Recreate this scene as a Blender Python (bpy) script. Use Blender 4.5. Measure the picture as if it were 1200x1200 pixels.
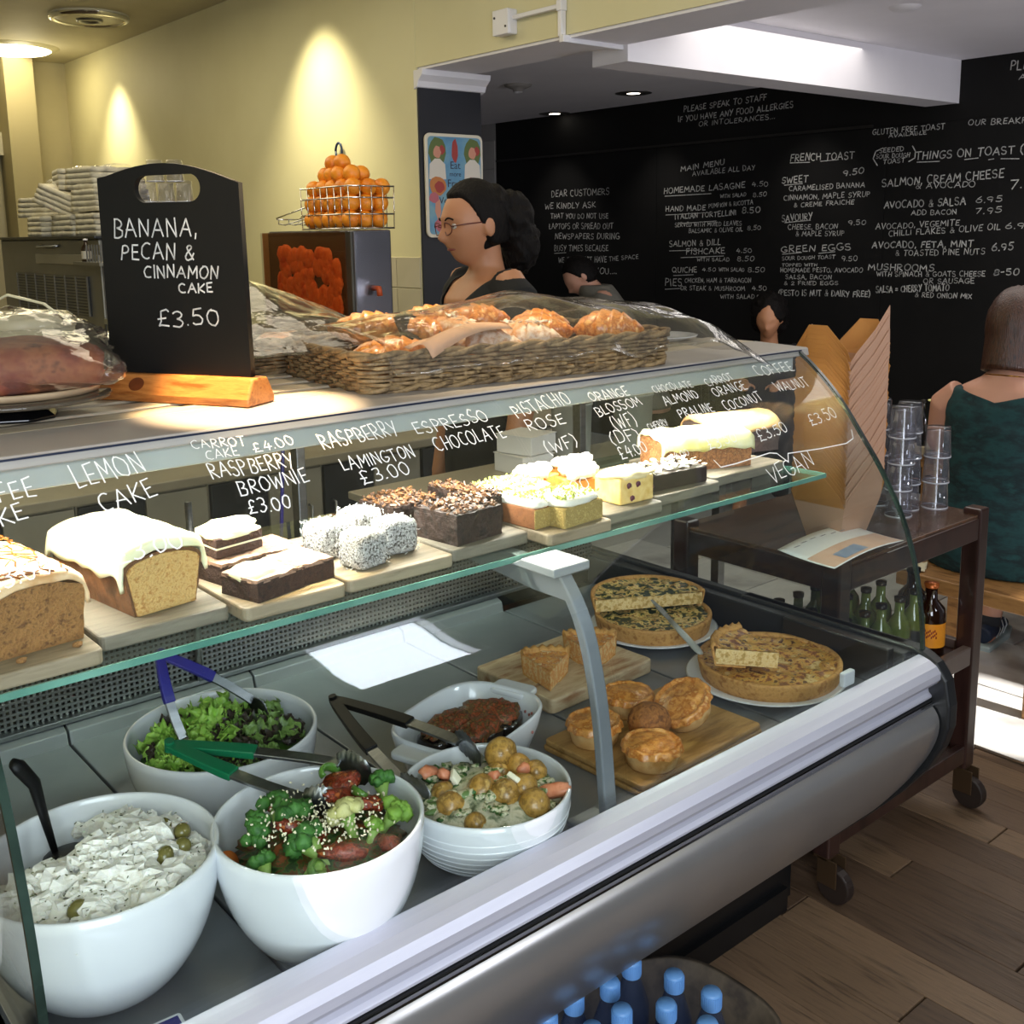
import bpy, bmesh, math, random
from mathutils import Vector, Matrix, noise, Euler
from math import sin, cos, pi, sqrt, atan2, radians, exp, hypot

for _o in list(bpy.data.objects):
    bpy.data.objects.remove(_o)
SC = bpy.context.scene
COL = SC.collection
RND = random.Random(7)

# ------------------------------------------------------------------ camera
PITCH, ROLL, YAW = .175687, -.015608, .872847
_f = Vector((cos(YAW)*cos(PITCH), sin(YAW)*cos(PITCH), -sin(PITCH)))
_r = Vector((sin(YAW), -cos(YAW), 0.0))
_u = _r.cross(_f)
_r2 = _r*cos(ROLL) + _u*sin(ROLL)
_u2 = _u*cos(ROLL) - _r*sin(ROLL)
cam_data = bpy.data.cameras.new('camera')
cam_data.sensor_fit = 'HORIZONTAL'
cam_data.sensor_width = 36.0
cam_data.lens = 1253.5/1200*36
cam_data.shift_y = -(600-493.45)/1200
cam_data.clip_start = .02
cam = bpy.data.objects.new('camera', cam_data)
COL.objects.link(cam)
cam.matrix_world = Matrix(((_r2.x, _u2.x, -_f.x, 0), (_r2.y, _u2.y, -_f.y, 0), (_r2.z, _u2.z, -_f.z, 1.62), (0, 0, 0, 1)))
SC.camera = cam

# ------------------------------------------------------------------ world, view, lights
SC.view_settings.view_transform = 'Standard'
SC.view_settings.look = 'None'
SC.view_settings.gamma = 1.0
SC.view_settings.use_curve_mapping = False
SC.view_settings.exposure = 0.0
SC.cycles.transparent_max_bounces = 40
SC.cycles.max_bounces = 8
SC.cycles.caustics_reflective = False
SC.cycles.caustics_refractive = False
world = bpy.data.worlds.new('world')
SC.world = world
world.use_nodes = True
world.node_tree.nodes['Background'].inputs['Color'].default_value = (.80, .86, 1.0, 1)
world.node_tree.nodes['Background'].inputs['Strength'].default_value = .12


def light(name, kind, loc, target, energy, color, size=.2, size_y=None, cone=None, blend=.6):
    d = bpy.data.lights.new(name, kind)
    d.energy = energy
    d.color = color
    if kind == 'AREA':
        d.shape = 'RECTANGLE' if size_y else 'SQUARE'
        d.size = size
        if size_y:
            d.size_y = size_y
    else:
        d.shadow_soft_size = size
    if kind == 'SPOT':
        d.spot_size = radians(cone)
        d.spot_blend = blend
    o = bpy.data.objects.new(name, d)
    COL.objects.link(o)
    o.location = loc
    v = Vector(target)-Vector(loc)
    o.rotation_euler = v.to_track_quat('-Z', 'Y').to_euler()
    return o


WARM = (1.0, .90, .62)
DAY = (.84, .90, 1.0)
# daylight through the two shop windows and the open door in the street wall (y = -1.6)
light('window_daylight', 'AREA', (2.27, -1.22, 2.55), (2.27, 2, 2.55), 30, DAY, .62, .76)
light('window_daylight', 'AREA', (-.58, -1.22, 1.65), (-.2, 2, 1.1), 120, DAY, 1.62, 2.25)
light('sun_through_door', 'SPOT', (3.75, -2.9, 3.65), (3.38, 1.56, 0), 5500, (1, .98, .95), .04, cone=6, blend=.25)
# added upward spots in place of street daylight bounced onto the beam and ceiling
for _x, _e in ((3.9, 105), (5.2, 105)):
    light('bounce_fill', 'SPOT', (_x, -.9, .75), (_x+.2, 3.0, 2.6), _e, (.93, .92, 1.0), .03, cone=95, blend=1)
# tube inside the display case
light('case_tube', 'AREA', (1.07, 1.40, 1.318), (1.07, 1.42, .7), 19, (1.0, .95, .86), 1.58, .03)
# warm spots over the case top
light('top_spot', 'SPOT', (.66, 1.50, 2.9), (.70, 1.43, 1.37), 800, (1.0, .72, .40), .03, cone=12, blend=.25)
light('top_spot', 'SPOT', (1.35, 1.75, 2.9), (1.22, 1.58, 1.4), 190, (1.0, .80, .52), .04, cone=30, blend=.8)
# scallops of light on the yellow wall
light('wall_spot', 'SPOT', (2.64, 5.05, 2.93), (2.97, 5.05, 1.4), 120, WARM, .04, cone=84, blend=1)
light('wall_spot', 'SPOT', (2.72, 7.9, 2.93), (2.97, 7.9, 1.4), 110, WARM, .04, cone=80, blend=1)
light('kitchen_glow', 'AREA', (1.5, 5.2, 2.9), (1.5, 5.2, 0), 30, WARM, 1.4, 2.4)
light('ceiling_glow', 'POINT', (2.49, 8.3, 2.75), (0, 0, 0), 5, WARM, .1)
light('staff_glow', 'AREA', (1.5, 2.9, 2.9), (1.7, 2.8, 0), 13, (1, .88, .66), 1.2, 1.2)
# downlights of the cafe side, washing the blackboard
for _y, _e in ((6.46, 14), (5.38, 14), (4.1, 13), (2.4, 8)):
    light('downlight_beam', 'SPOT', (5.55, _y, 2.50), (5.99, _y, 1.2), _e, (1, .93, .82), .03, cone=75, blend=.9)
light('cafe_fill', 'AREA', (4.3, 2.0, 2.50), (4.3, 2.0, 0), 26, (1, .95, .88), 1.4, 2.5)  # added soft fill for the cafe side, no fitting of its own

# ------------------------------------------------------------------ materials


def lin(h):
    h = h.lstrip('#')
    out = []
    for i in (0, 2, 4):
        c = int(h[i:i+2], 16)/255
        out.append(c/12.92 if c <= .04045 else ((c+.055)/1.055)**2.4)
    return (*out, 1.0)


_M = {}


def mat(name, cols, rough=.5, metal=0.0, ns=8, det=4, bump=0.0, bs=40, ramp=None, stretch=None, coat=0.0, spec=.5, sss=0.0, kind='noise', trans=0.0, emit=None, es=1.0):
    """cols: one or more hex colours spread over a procedural noise."""
    if name in _M:
        return _M[name]
    m = bpy.data.materials.new(name)
    m.use_nodes = True
    nt = m.node_tree
    b = nt.nodes['Principled BSDF']
    b.inputs['Roughness'].default_value = rough
    b.inputs['Metallic'].default_value = metal
    b.inputs['Coat Weight'].default_value = coat
    b.inputs['Specular IOR Level'].default_value = spec
    if sss:
        b.inputs['Subsurface Weight'].default_value = sss
        b.inputs['Subsurface Radius'].default_value = (.01, .006, .003)
    if trans:
        b.inputs['Transmission Weight'].default_value = trans
    tc = nt.nodes.new('ShaderNodeTexCoord')
    mp = nt.nodes.new('ShaderNodeMapping')
    nt.links.new(tc.outputs['Object'], mp.inputs['Vector'])
    if stretch:
        mp.inputs['Scale'].default_value = stretch
    if isinstance(cols, str):
        cols = [cols]
    if len(cols) == 1:
        b.inputs['Base Color'].default_value = lin(cols[0])
    else:
        if kind == 'voronoi':
            t = nt.nodes.new('ShaderNodeTexVoronoi')
            t.inputs['Scale'].default_value = ns
            out = t.outputs['Color']
        elif kind == 'brick':
            t = nt.nodes.new('ShaderNodeTexNoise')
            out = t.outputs['Fac']
        else:
            t = nt.nodes.new('ShaderNodeTexNoise')
            t.inputs['Scale'].default_value = ns
            t.inputs['Detail'].default_value = det
            t.inputs['Roughness'].default_value = .6
            out = t.outputs['Fac']
        nt.links.new(mp.outputs['Vector'], t.inputs['Vector'])
        r = nt.nodes.new('ShaderNodeValToRGB')
        lo, hi = ramp or (.35, .65)
        e = r.color_ramp.elements
        e[0].position = lo
        e[0].color = lin(cols[0])
        e[1].position = hi
        e[1].color = lin(cols[-1])
        for i, c in enumerate(cols[1:-1], 1):
            x = e.new(lo+(hi-lo)*i/(len(cols)-1))
            x.color = lin(c)
        nt.links.new(out, r.inputs['Fac'])
        nt.links.new(r.outputs['Color'], b.inputs['Base Color'])
    if bump:
        t2 = nt.nodes.new('ShaderNodeTexNoise')
        t2.inputs['Scale'].default_value = bs
        t2.inputs['Detail'].default_value = 5
        nt.links.new(mp.outputs['Vector'], t2.inputs['Vector'])
        bn = nt.nodes.new('ShaderNodeBump')
        bn.inputs['Strength'].default_value = min(1, bump)
        bn.inputs['Distance'].default_value = .004
        nt.links.new(t2.outputs['Fac'], bn.inputs['Height'])
        nt.links.new(bn.outputs['Normal'], b.inputs['Normal'])
    if emit:
        b.inputs['Emission Color'].default_value = lin(emit)
        b.inputs['Emission Strength'].default_value = es
    _M[name] = m
    return m


def glass(name, tint='#ffffff', ior=1.45, rough=0.0, haze=0.0, bump=0.0, hazecol='#ffffff', gcol='#ffffff'):
    """Thin clear sheet: transparent with a Fresnel mirror on each face."""
    if name in _M:
        return _M[name]
    m = bpy.data.materials.new(name)
    m.use_nodes = True
    nt = m.node_tree
    nt.nodes.clear()
    N = nt.nodes.new
    out = N('ShaderNodeOutputMaterial')
    tr = N('ShaderNodeBsdfTransparent')
    tr.inputs['Color'].default_value = lin(tint)
    gl = N('ShaderNodeBsdfGlossy')
    gl.inputs['Roughness'].default_value = rough
    gl.inputs['Color'].default_value = lin(gcol)
    fr = N('ShaderNodeFresnel')
    fr.inputs['IOR'].default_value = ior
    mx = N('ShaderNodeMixShader')
    # the far face of a solid pane sees the same Fresnel as the near one
    geo = N('ShaderNodeNewGeometry')
    mul = N('ShaderNodeMapRange')
    mul.inputs['From Min'].default_value = 0
    mul.inputs['From Max'].default_value = 1
    mul.inputs['To Min'].default_value = ior
    mul.inputs['To Max'].default_value = 1/ior
    nt.links.new(geo.outputs['Backfacing'], mul.inputs['Value'])
    # Fresnel node already inverts on backfaces: feed the inverse so it stays out of total reflection
    nt.links.new(mul.outputs['Result'], fr.inputs['IOR'])
    nt.links.new(fr.outputs['Fac'], mx.inputs['Fac'])
    nt.links.new(tr.outputs['BSDF'], mx.inputs[1])
    nt.links.new(gl.outputs['BSDF'], mx.inputs[2])
    last = mx
    if haze:
        df = N('ShaderNodeBsdfDiffuse')
        df.inputs['Color'].default_value = lin(hazecol)
        m2 = N('ShaderNodeMixShader')
        m2.inputs['Fac'].default_value = haze
        nt.links.new(mx.outputs['Shader'], m2.inputs[1])
        nt.links.new(df.outputs['BSDF'], m2.inputs[2])
        last = m2
    if bump:
        tc = N('ShaderNodeTexCoord')
        t2 = N('ShaderNodeTexNoise')
        t2.inputs['Scale'].default_value = 18
        t2.inputs['Detail'].default_value = 3
        nt.links.new(tc.outputs['Object'], t2.inputs['Vector'])
        bn = N('ShaderNodeBump')
        bn.inputs['Strength'].default_value = bump
        bn.inputs['Distance'].default_value = .02
        nt.links.new(t2.outputs['Fac'], bn.inputs['Height'])
        nt.links.new(bn.outputs['Normal'], gl.inputs['Normal'])
        nt.links.new(bn.outputs['Normal'], fr.inputs['Normal'])
    nt.links.new(last.outputs['Shader'], out.inputs['Surface'])
    _M[name] = m
    return m


STEEL = mat('brushed_steel', ['#8b8d90', '#9b9da0'], rough=.34, metal=1, ns=3, stretch=(1, 30, 30))
ALU = mat('anodised_aluminium', ['#c6c7d6', '#d0d1de'], rough=.46, metal=.5, ns=2, stretch=(1, 20, 20))
BELLY = mat('belly_steel', ['#a3a1a0', '#b0aeac'], rough=.28, metal=.75, ns=1.5)
DARKMET = mat('dark_metal', '#3c3e41', rough=.4, metal=.7)
DECK = mat('tray_steel', ['#7c8085', '#8d9196'], rough=.34, metal=.5, ns=4, bump=.1, bs=6)
BLACKPL = mat('black_plastic', '#121314', rough=.35)
RUBBER = mat('black_rubber', '#15171a', rough=.45)
CERAMIC = mat('white_ceramic', ['#dfe2e6', '#e9ebee'], rough=.16, coat=.5, ns=2)
GLASS = glass('clear_glass', '#f8fbfa', ior=1.36)
SHELFGLASS = glass('shelf_glass', '#eaf5f0', ior=1.4)
EDGEGLASS = mat('green_glass_edge', ['#4d8577', '#79ab9b'], rough=.12, ns=6, coat=.5)
DARKEDGE = mat('dark_glass_edge', ['#141c19', '#2b3b34'], rough=.12, ns=9, coat=.5)
WRAP = glass('clear_film', '#f7f7f7', ior=1.26, rough=.06, haze=.008, bump=.25)
CHALK = mat('white_chalk', ['#9d9d9a', '#d0d0cd'], rough=.9, ns=60, ramp=(.3, .6))
PEN = mat('white_pen', '#f4f4f0', rough=.7, emit=None)
BLACKBOARD = mat('blackboard_paint', ['#0b0b0b', '#121111'], rough=.72, ns=2, spec=.25)

# ------------------------------------------------------------------ mesh helpers


class MB:
    def __init__(self):
        self.v, self.f, self.mi, self.cur = [], [], [], 0

    def add(self, vs, fs):
        n = len(self.v)
        self.v += [tuple(p) for p in vs]
        self.f += [tuple(i+n for i in q) for q in fs]
        self.mi += [self.cur]*len(fs)
        return self

    def box(self, c, s, rot=None, taper=1.0):
        x, y, z = s[0]/2, s[1]/2, s[2]/2
        t = taper
        P = [Vector(p) for p in ((-x, -y, -z), (x, -y, -z), (x, y, -z), (-x, y, -z), (-x*t, -y*t, z), (x*t, -y*t, z), (x*t, y*t, z), (-x*t, y*t, z))]
        if rot is not None:
            R = rot if isinstance(rot, Matrix) else Euler(rot).to_matrix()
            P = [R @ p for p in P]
        c = Vector(c)
        return self.add([p+c for p in P], [(0, 3, 2, 1), (4, 5, 6, 7), (0, 1, 5, 4), (1, 2, 6, 5), (2, 3, 7, 6), (3, 0, 4, 7)])

    def span(self, a, b):
        return self.box([(a[i]+b[i])/2 for i in range(3)], [abs(b[i]-a[i]) for i in range(3)])

    def lathe(self, prof, n=32, c=(0, 0, 0), closed=False, sx=1, sy=1, sq=0):
        vs, fs = [], []
        m = len(prof)
        for j in range(n):
            a = 2*pi*j/n
            k = 1.0
            if sq:
                k = 1/((abs(cos(a))**sq+abs(sin(a))**sq)**(1/sq))
            for r, z in prof:
                vs.append((c[0]+r*cos(a)*sx*k, c[1]+r*sin(a)*sy*k, c[2]+z))
        for j in range(n):
            j2 = (j+1) % n
            for i in range(m-1):
                if prof[i][0] < 1e-6:
                    fs.append((j*m+i, j2*m+i+1, j*m+i+1))
                elif prof[i+1][0] < 1e-6:
                    fs.append((j*m+i, j2*m+i, j*m+i+1))
                else:
                    fs.append((j*m+i, j2*m+i, j2*m+i+1, j*m+i+1))
        return self.add(vs, fs)

    def tube(self, path, r, n=8, cap=True, flat=1.0, upv=None):
        P = [Vector(p) for p in path]
        m = len(P)
        R = r if isinstance(r, (list, tuple)) else [r]*m
        vs, fs = [], []
        up = Vector(upv) if upv else None
        prev = None
        for i, p in enumerate(P):
            t = (P[min(i+1, m-1)]-P[max(i-1, 0)])
            if t.length < 1e-9:
                t = Vector((0, 0, 1))
            t.normalize()
            if up is not None:
                a = t.cross(up)
                if a.length < 1e-6:
                    a = t.orthogonal()
            elif prev is None:
                a = t.orthogonal()
            else:
                a = prev-t*prev.dot(t)
                if a.length < 1e-6:
                    a = t.orthogonal()
            a.normalize()
            prev = a
            b = t.cross(a)
            for k in range(n):
                q = 2*pi*(k+.5)/n
                vs.append(p+a*cos(q)*R[i]+b*sin(q)*R[i]*flat)
        for i in range(m-1):
            for k in range(n):
                k2 = (k+1) % n
                fs.append((i*n+k, i*n+k2, (i+1)*n+k2, (i+1)*n+k))
        if cap:
            fs.append(tuple(range(n-1, -1, -1)))
            fs.append(tuple((m-1)*n+k for k in range(n)))
        return self.add(vs, fs)

    def grid(self, fn, nu, nv, keep=None, wrap=False):
        vs = [fn(i/nu, j/nv) for i in range(nu+1) for j in range(nv+1)]
        fs = []
        for i in range(nu):
            for j in range(nv):
                if keep and not keep((i+.5)/nu, (j+.5)/nv):
                    continue
                a = i*(nv+1)+j
                fs.append((a, a+nv+1, a+nv+2, a+1))
        return self.add(vs, fs)

    def ball(self, c, r, nu=12, nv=8, amp=0, freq=10, seed=0, power=2.0):
        if not isinstance(r, (list, tuple)):
            r = (r, r, r)
        vs, fs = [], []
        for j in range(1, nv):
            th = pi*j/nv
            for i in range(nu):
                ph = 2*pi*i/nu
                d = Vector((sin(th)*cos(ph), sin(th)*sin(ph), cos(th)))
                if power != 2:
                    k = (abs(d.x)**power+abs(d.y)**power+abs(d.z)**power)**(-1/power)
                else:
                    k = 1
                if amp:
                    k *= 1+amp*noise.noise(d*freq+Vector((seed, seed*1.7, 3.1)))
                vs.append((c[0]+d.x*k*r[0], c[1]+d.y*k*r[1], c[2]+d.z*k*r[2]))
        vs.append((c[0], c[1], c[2]+r[2]))
        vs.append((c[0], c[1], c[2]-r[2]))
        T, B = len(vs)-2, len(vs)-1
        for j in range(nv-2):
            for i in range(nu):
                i2 = (i+1) % nu
                fs.append((j*nu+i, (j+1)*nu+i, (j+1)*nu+i2, j*nu+i2))
        for i in range(nu):
            i2 = (i+1) % nu
            fs.append((T, i, i2))
            fs.append((B, (nv-2)*nu+i2, (nv-2)*nu+i))
        return self.add(vs, fs)

    def prism(self, pts, axis, a, b):
        """extrude a closed 2D outline between a and b along axis 0/1/2"""
        n = len(pts)

        def P(p, t):
            q = list(p)
            q.insert(axis, t)
            return tuple(q)
        vs = [P(p, a) for p in pts]+[P(p, b) for p in pts]
        fs = [tuple(range(n)), tuple(range(2*n-1, n-1, -1))]
        for i in range(n):
            j = (i+1) % n
            fs.append((i, i+n, j+n, j))
        return self.add(vs, fs)

    def xf(self, M):
        self.v = [tuple(M @ Vector(p)) for p in self.v]
        return self

    def build(self, name, mats, parent=None, smooth=False, loc=None, rot=None, bevel=0, kind=None, seg=2, fixn=True, sub=0, solid=0, disp=None, rim=True):
        me = bpy.data.meshes.new(name)
        me.from_pydata(self.v, [], self.f)
        if not isinstance(mats, (list, tuple)):
            mats = [mats]
        for m in mats:
            me.materials.append(m)
        me.polygons.foreach_set('material_index', self.mi)
        if fixn or bevel or disp:
            bm = bmesh.new()
            bm.from_mesh(me)
            if fixn:
                bmesh.ops.recalc_face_normals(bm, faces=bm.faces)
            if disp:
                for v in bm.verts:
                    v.co = v.co + disp(v.co)
            bm.to_mesh(me)
            bm.free()
        if smooth:
            me.polygons.foreach_set('use_smooth', [True]*len(me.polygons))
        me.update()
        o = bpy.data.objects.new(name, me)
        COL.objects.link(o)
        if parent:
            o.parent = parent
        if loc is not None:
            o.location = loc
        if rot is not None:
            o.rotation_euler = rot
        if solid:
            md = o.modifiers.new('thickness', 'SOLIDIFY')
            md.thickness = solid
            md.offset = 0
            md.use_rim = rim
        if bevel:
            md = o.modifiers.new('bevel', 'BEVEL')
            md.width = bevel
            md.segments = seg
            md.limit_method = 'ANGLE'
            md.angle_limit = radians(40)
        if sub:
            md = o.modifiers.new('subdivision', 'SUBSURF')
            md.levels = sub
            md.render_levels = sub
        if kind:
            o['kind'] = kind
        return o


def tag(o, label, cat, group=None, kind=None):
    o['label'] = label
    o['category'] = cat
    if group:
        o['group'] = group
    if kind:
        o['kind'] = kind
    return o


def thing(name, label, cat, loc=(0, 0, 0), rz=0.0, group=None):
    o = bpy.data.objects.new(name, None)
    o.empty_display_size = .05
    COL.objects.link(o)
    o.location = loc
    o.rotation_euler = (0, 0, rz)
    return tag(o, label, cat, group)


def struct(name, mb, mats, **k):
    o = mb.build(name, mats, **k)
    if not k.get('parent'):
        o['kind'] = 'structure'
    return o


def dup(root, loc=None, rot=None, label=None, group=None, scale=None):
    r = root.copy()
    COL.objects.link(r)
    if loc is not None:
        r.location = loc
    if rot is not None:
        r.rotation_euler = rot
    if scale is not None:
        r.scale = scale
    if label:
        r['label'] = label
    if group:
        r['group'] = group
    for ch in list(root.children):
        c = ch.copy()
        COL.objects.link(c)
        c.parent = r
        for g in list(ch.children):
            d = g.copy()
            COL.objects.link(d)
            d.parent = c
    return r


def pts_noise(p, f, a, s=0):
    q = Vector(p)*f+Vector((s, 0, 0))
    return Vector((noise.noise(q), noise.noise(q+Vector((9, 0, 0))), noise.noise(q+Vector((0, 9, 0)))))*a


# ------------------------------------------------------------------ handwriting
def _arc(cx, cy, rx, ry, a0, a1, n=8):
    return [(cx+rx*cos(radians(a0+(a1-a0)*i/n)), cy+ry*sin(radians(a0+(a1-a0)*i/n))) for i in range(n+1)]


GL = {
    'A': (.7, [[(0, 0), (.34, 1), (.7, 0)], [(.1, .36), (.6, .38)]]),
    'B': (.6, [[(.05, 0), (.05, 1)], [(.05, 1)]+_arc(.25, .76, .28, .24, 90, -90, 6)+_arc(.28, .26, .32, .26, 90, -90, 6)+[(.05, 0)]]),
    'C': (.6, [_arc(.36, .5, .36, .5, 55, 300, 10)]),
    'D': (.62, [[(.06, 0), (.06, 1)], [(.06, 1)]+_arc(.2, .5, .42, .5, 90, -90, 8)+[(.06, 0)]]),
    'E': (.52, [[(.5, 1), (.06, .97), (.04, .03), (.52, .02)], [(.05, .5), (.42, .53)]]),
    'F': (.5, [[(.5, 1), (.06, .97), (.05, 0)], [(.05, .5), (.4, .52)]]),
    'G': (.66, [_arc(.36, .5, .36, .5, 55, 330, 10)+[(.66, .42), (.4, .42)]]),
    'H': (.62, [[(.05, 1), (.04, 0)], [(.58, 1), (.57, 0)], [(.05, .5), (.58, .52)]]),
    'I': (.14, [[(.07, 1), (.07, 0)]]),
    'J': (.45, [[(.38, 1), (.38, .2)]+_arc(.2, .2, .18, .2, 0, -160, 5)]),
    'K': (.6, [[(.05, 1), (.05, 0)], [(.55, 1), (.08, .45), (.6, 0)]]),
    'L': (.5, [[(.06, 1), (.04, .02), (.5, .03)]]),
    'M': (.8, [[(.02, 0), (.1, 1), (.4, .35), (.7, 1), (.78, 0)]]),
    'N': (.64, [[(.04, 0), (.06, 1), (.58, .03), (.6, 1)]]),
    'O': (.68, [_arc(.34, .5, .34, .5, 95, 465, 14)]),
    'P': (.56, [[(.05, 0), (.05, 1)]+_arc(.22, .74, .3, .26, 90, -90, 6)+[(.05, .48)]]),
    'Q': (.7, [_arc(.34, .5, .34, .5, 90, 450, 14), [(.42, .25), (.7, -.06)]]),
    'R': (.6, [[(.05, 0), (.05, 1)]+_arc(.22, .75, .3, .25, 90, -90, 6)+[(.1, .5), (.6, 0)]]),
    'S': (.54, [_arc(.28, .75, .25, .25, 40, 250, 7)+_arc(.27, .25, .26, .26, 80, -150, 7)]),
    'T': (.62, [[(0, .98), (.62, 1)], [(.31, .98), (.3, 0)]]),
    'U': (.62, [[(.04, 1), (.05, .3)]+_arc(.31, .3, .26, .3, 180, 360, 7)+[(.58, 1)]]),
    'V': (.64, [[(0, 1), (.32, 0), (.64, 1)]]),
    'W': (.86, [[(0, 1), (.2, 0), (.43, .75), (.64, 0), (.86, 1)]]),
    'X': (.6, [[(0, 1), (.6, 0)], [(.6, 1), (0, 0)]]),
    'Y': (.6, [[(0, 1), (.3, .5)], [(.6, 1), (.2, -.05)]]),
    'Z': (.58, [[(.02, 1), (.56, .98), (.02, .03), (.58, .02)]]),
    '0': (.58, [_arc(.29, .5, .28, .5, 95, 465, 12)]),
    '2': (.54, [_arc(.26, .74, .25, .26, 160, -40, 7)+[(.03, .02), (.54, .03)]]),
    '3': (.5, [_arc(.22, .75, .24, .24, 140, -90, 7)+_arc(.22, .26, .28, .27, 85, -140, 7)]),
    '4': (.56, [[(.3, 1), (.02, .38), (.56, .42)], [(.44, .75), (.4, 0)]]),
    '5': (.54, [[(.5, 1), (.12, .98), (.08, .6)]+_arc(.24, .32, .28, .31, 100, -140, 8)]),
    '6': (.54, [[(.44, 1), (.14, .62)]+_arc(.28, .28, .26, .28, 150, 510, 11)]),
    '7': (.54, [[(.02, .98), (.52, 1), (.18, 0)]]),
    '8': (.54, [_arc(.27, .75, .22, .24, -90, 270, 10), _arc(.27, .26, .26, .26, 90, 450, 10)]),
    '9': (.54, [_arc(.27, .7, .25, .28, 20, 380, 10)+[(.5, .5), (.34, 0)]]),
    '£': (.62, [_arc(.36, .78, .2, .22, 20, 180, 6)+[(.2, .3), (.05, .03), (.2, .08), (.6, .02)], [(.02, .45), (.42, .47)]]),
    '&': (.6, [[(.58, .02), (.18, .66)]+_arc(.28, .8, .14, .18, 200, -20, 6)+[(.12, .42)]+_arc(.24, .2, .2, .2, 140, 320, 6)+[(.56, .44)]]),
    '.': (.1, [[(.03, .0), (.07, .06)]]),
    ',': (.12, [[(.1, .1), (.02, -.18)]]),
    "'": (.1, [[(.06, 1), (.04, .78)]]),
    '-': (.4, [[(.04, .48), (.36, .5)]]),
    '=': (.5, [[(.04, .34), (.46, .36)], [(.04, .62), (.46, .64)]]),
    '(': (.25, [[(.24, 1.12), (.04, .8), (.02, .3), (.22, -.1)]]),
    ')': (.25, [[(.02, 1.12), (.22, .8), (.24, .3), (.04, -.1)]]),
    ' ': (.3, []),
}


def write(mb, text, a, b, h, w, fn, rng, jit=.04):
    """a, b: baseline ends in the surface's own 2D coordinates; fn(p) -> 3D point"""
    ax, ay = a
    bx, by = b
    L = hypot(bx-ax, by-ay)
    if text == '_':
        strokes = [([(0, 0), (.5*L, rng.uniform(-.1, .1)*w), (L, 0)], 1, 0)]
        dx, dy = (bx-ax)/L, (by-ay)/L
        _ribbon(mb, [(ax+dx*p[0]-dy*p[1], ay+dy*p[0]+dx*p[1]) for p in strokes[0][0]], w, fn)
        return
    adv = sum(GL[c][0]+.2 for c in text)-.2
    sx = L/adv
    dx, dy = (bx-ax)/L, (by-ay)/L
    nx, ny = -dy, dx
    if (by == ay or True) and ny < 0:
        nx, ny = -nx, -ny
    x = 0
    for c in text:
        gw, st = GL[c]
        oy = rng.uniform(-.06, .06)
        sc = rng.uniform(.9, 1.08)
        sl = rng.uniform(-.04, .12)
        for s in st:
            pl = []
            for px, py in s:
                u = (x+px+sl*py+rng.uniform(-jit, jit)*.5)*sx
                v = (py*sc+oy+rng.uniform(-jit, jit)*.5)*h
                pl.append((ax+dx*u+nx*v, ay+dy*u+ny*v))
            _ribbon(mb, pl, w, fn)
        x += gw+.2


def _ribbon(mb, pl, w, fn):
    """a pen stroke: one overlapping flat quad for each piece of the line"""
    e = w*.5
    for (x0, y0), (x1, y1) in zip(pl, pl[1:]):
        tx, ty = x1-x0, y1-y0
        l = hypot(tx, ty)
        if l < 1e-6:
            continue
        tx, ty = tx/l*e, ty/l*e
        x0, y0, x1, y1 = x0-tx*.6, y0-ty*.6, x1+tx*.6, y1+ty*.6
        mb.add([fn((x0-ty, y0+tx)), fn((x0+ty, y0-tx)), fn((x1+ty, y1-tx)), fn((x1-ty, y1+tx))], [(0, 1, 2, 3)])


def print_text(name, txt, size, m, parent, M, bold=0.0, align='CENTER', extrude=.0003):
    cu = bpy.data.curves.new(name, 'FONT')
    cu.body = txt
    cu.size = size
    cu.align_x = align
    cu.align_y = 'CENTER'
    cu.offset = bold
    cu.extrude = extrude
    cu.resolution_u = 3
    t = bpy.data.objects.new(name, cu)
    COL.objects.link(t)
    dg = bpy.context.evaluated_depsgraph_get()
    me = bpy.data.meshes.new_from_object(t.evaluated_get(dg))
    bpy.data.objects.remove(t)
    me.name = name
    me.materials.clear()
    me.materials.append(m)
    o = bpy.data.objects.new(name, me)
    COL.objects.link(o)
    o.parent = parent
    o.matrix_local = M
    return o

# ================================================================== ROOM
YEL = mat('cream_yellow_paint', ['#cfc79c', '#d6cfa6'], rough=.6, ns=1.2)
WHITEP = mat('white_paint', ['#dcd9dd', '#e4e1e5'], rough=.6, ns=1.5)
KCEIL = mat('kitchen_ceiling_paint', ['#bdb596', '#c8c0a2'], rough=.7, ns=1.5)
BROWNFL = mat('sub_floor', '#4a3928', rough=.6)
GREYFL = mat('grey_floor', '#a3a09c', rough=.5)

fl = MB().span((-1.5, -1.2, -.06), (3.12, 9.0, -.012))
floor = struct('floor', fl, BROWNFL)
wood_cols = [('#6a5541', '#776049'), ('#5b4736', '#685341'), ('#725b46', '#7f674f'), ('#634e3c', '#584535')]
wm = [mat('oak_plank_%d' % i, [a, b, '#33251a'], rough=.45, ns=4, det=10, stretch=(16, 1.3, 1), ramp=(.3, .74), bump=.35, bs=9) for i, (a, b) in enumerate(wood_cols)]
pm = []
for i in range(4):
    b = MB().box((0, 0, 0), (.1085, 1.195, .012))
    o = b.build('floor_plank', wm[i], floor, loc=(0, 0, 0), bevel=.0012, seg=1)
    pm.append(o)
first = [True]*4
ix = 0
x = .755
while x < 3.1:
    y = -.9+(ix*.37) % 1.2
    while y < 2.7:
        k = RND.randrange(4)
        if first[k]:
            o = pm[k]
            first[k] = False
        else:
            o = pm[k].copy()
            COL.objects.link(o)
        o.location = (x+.055, y, -.006+RND.uniform(-.0008, .0004))
        y += 1.2
    x += .11
    ix += 1
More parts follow.
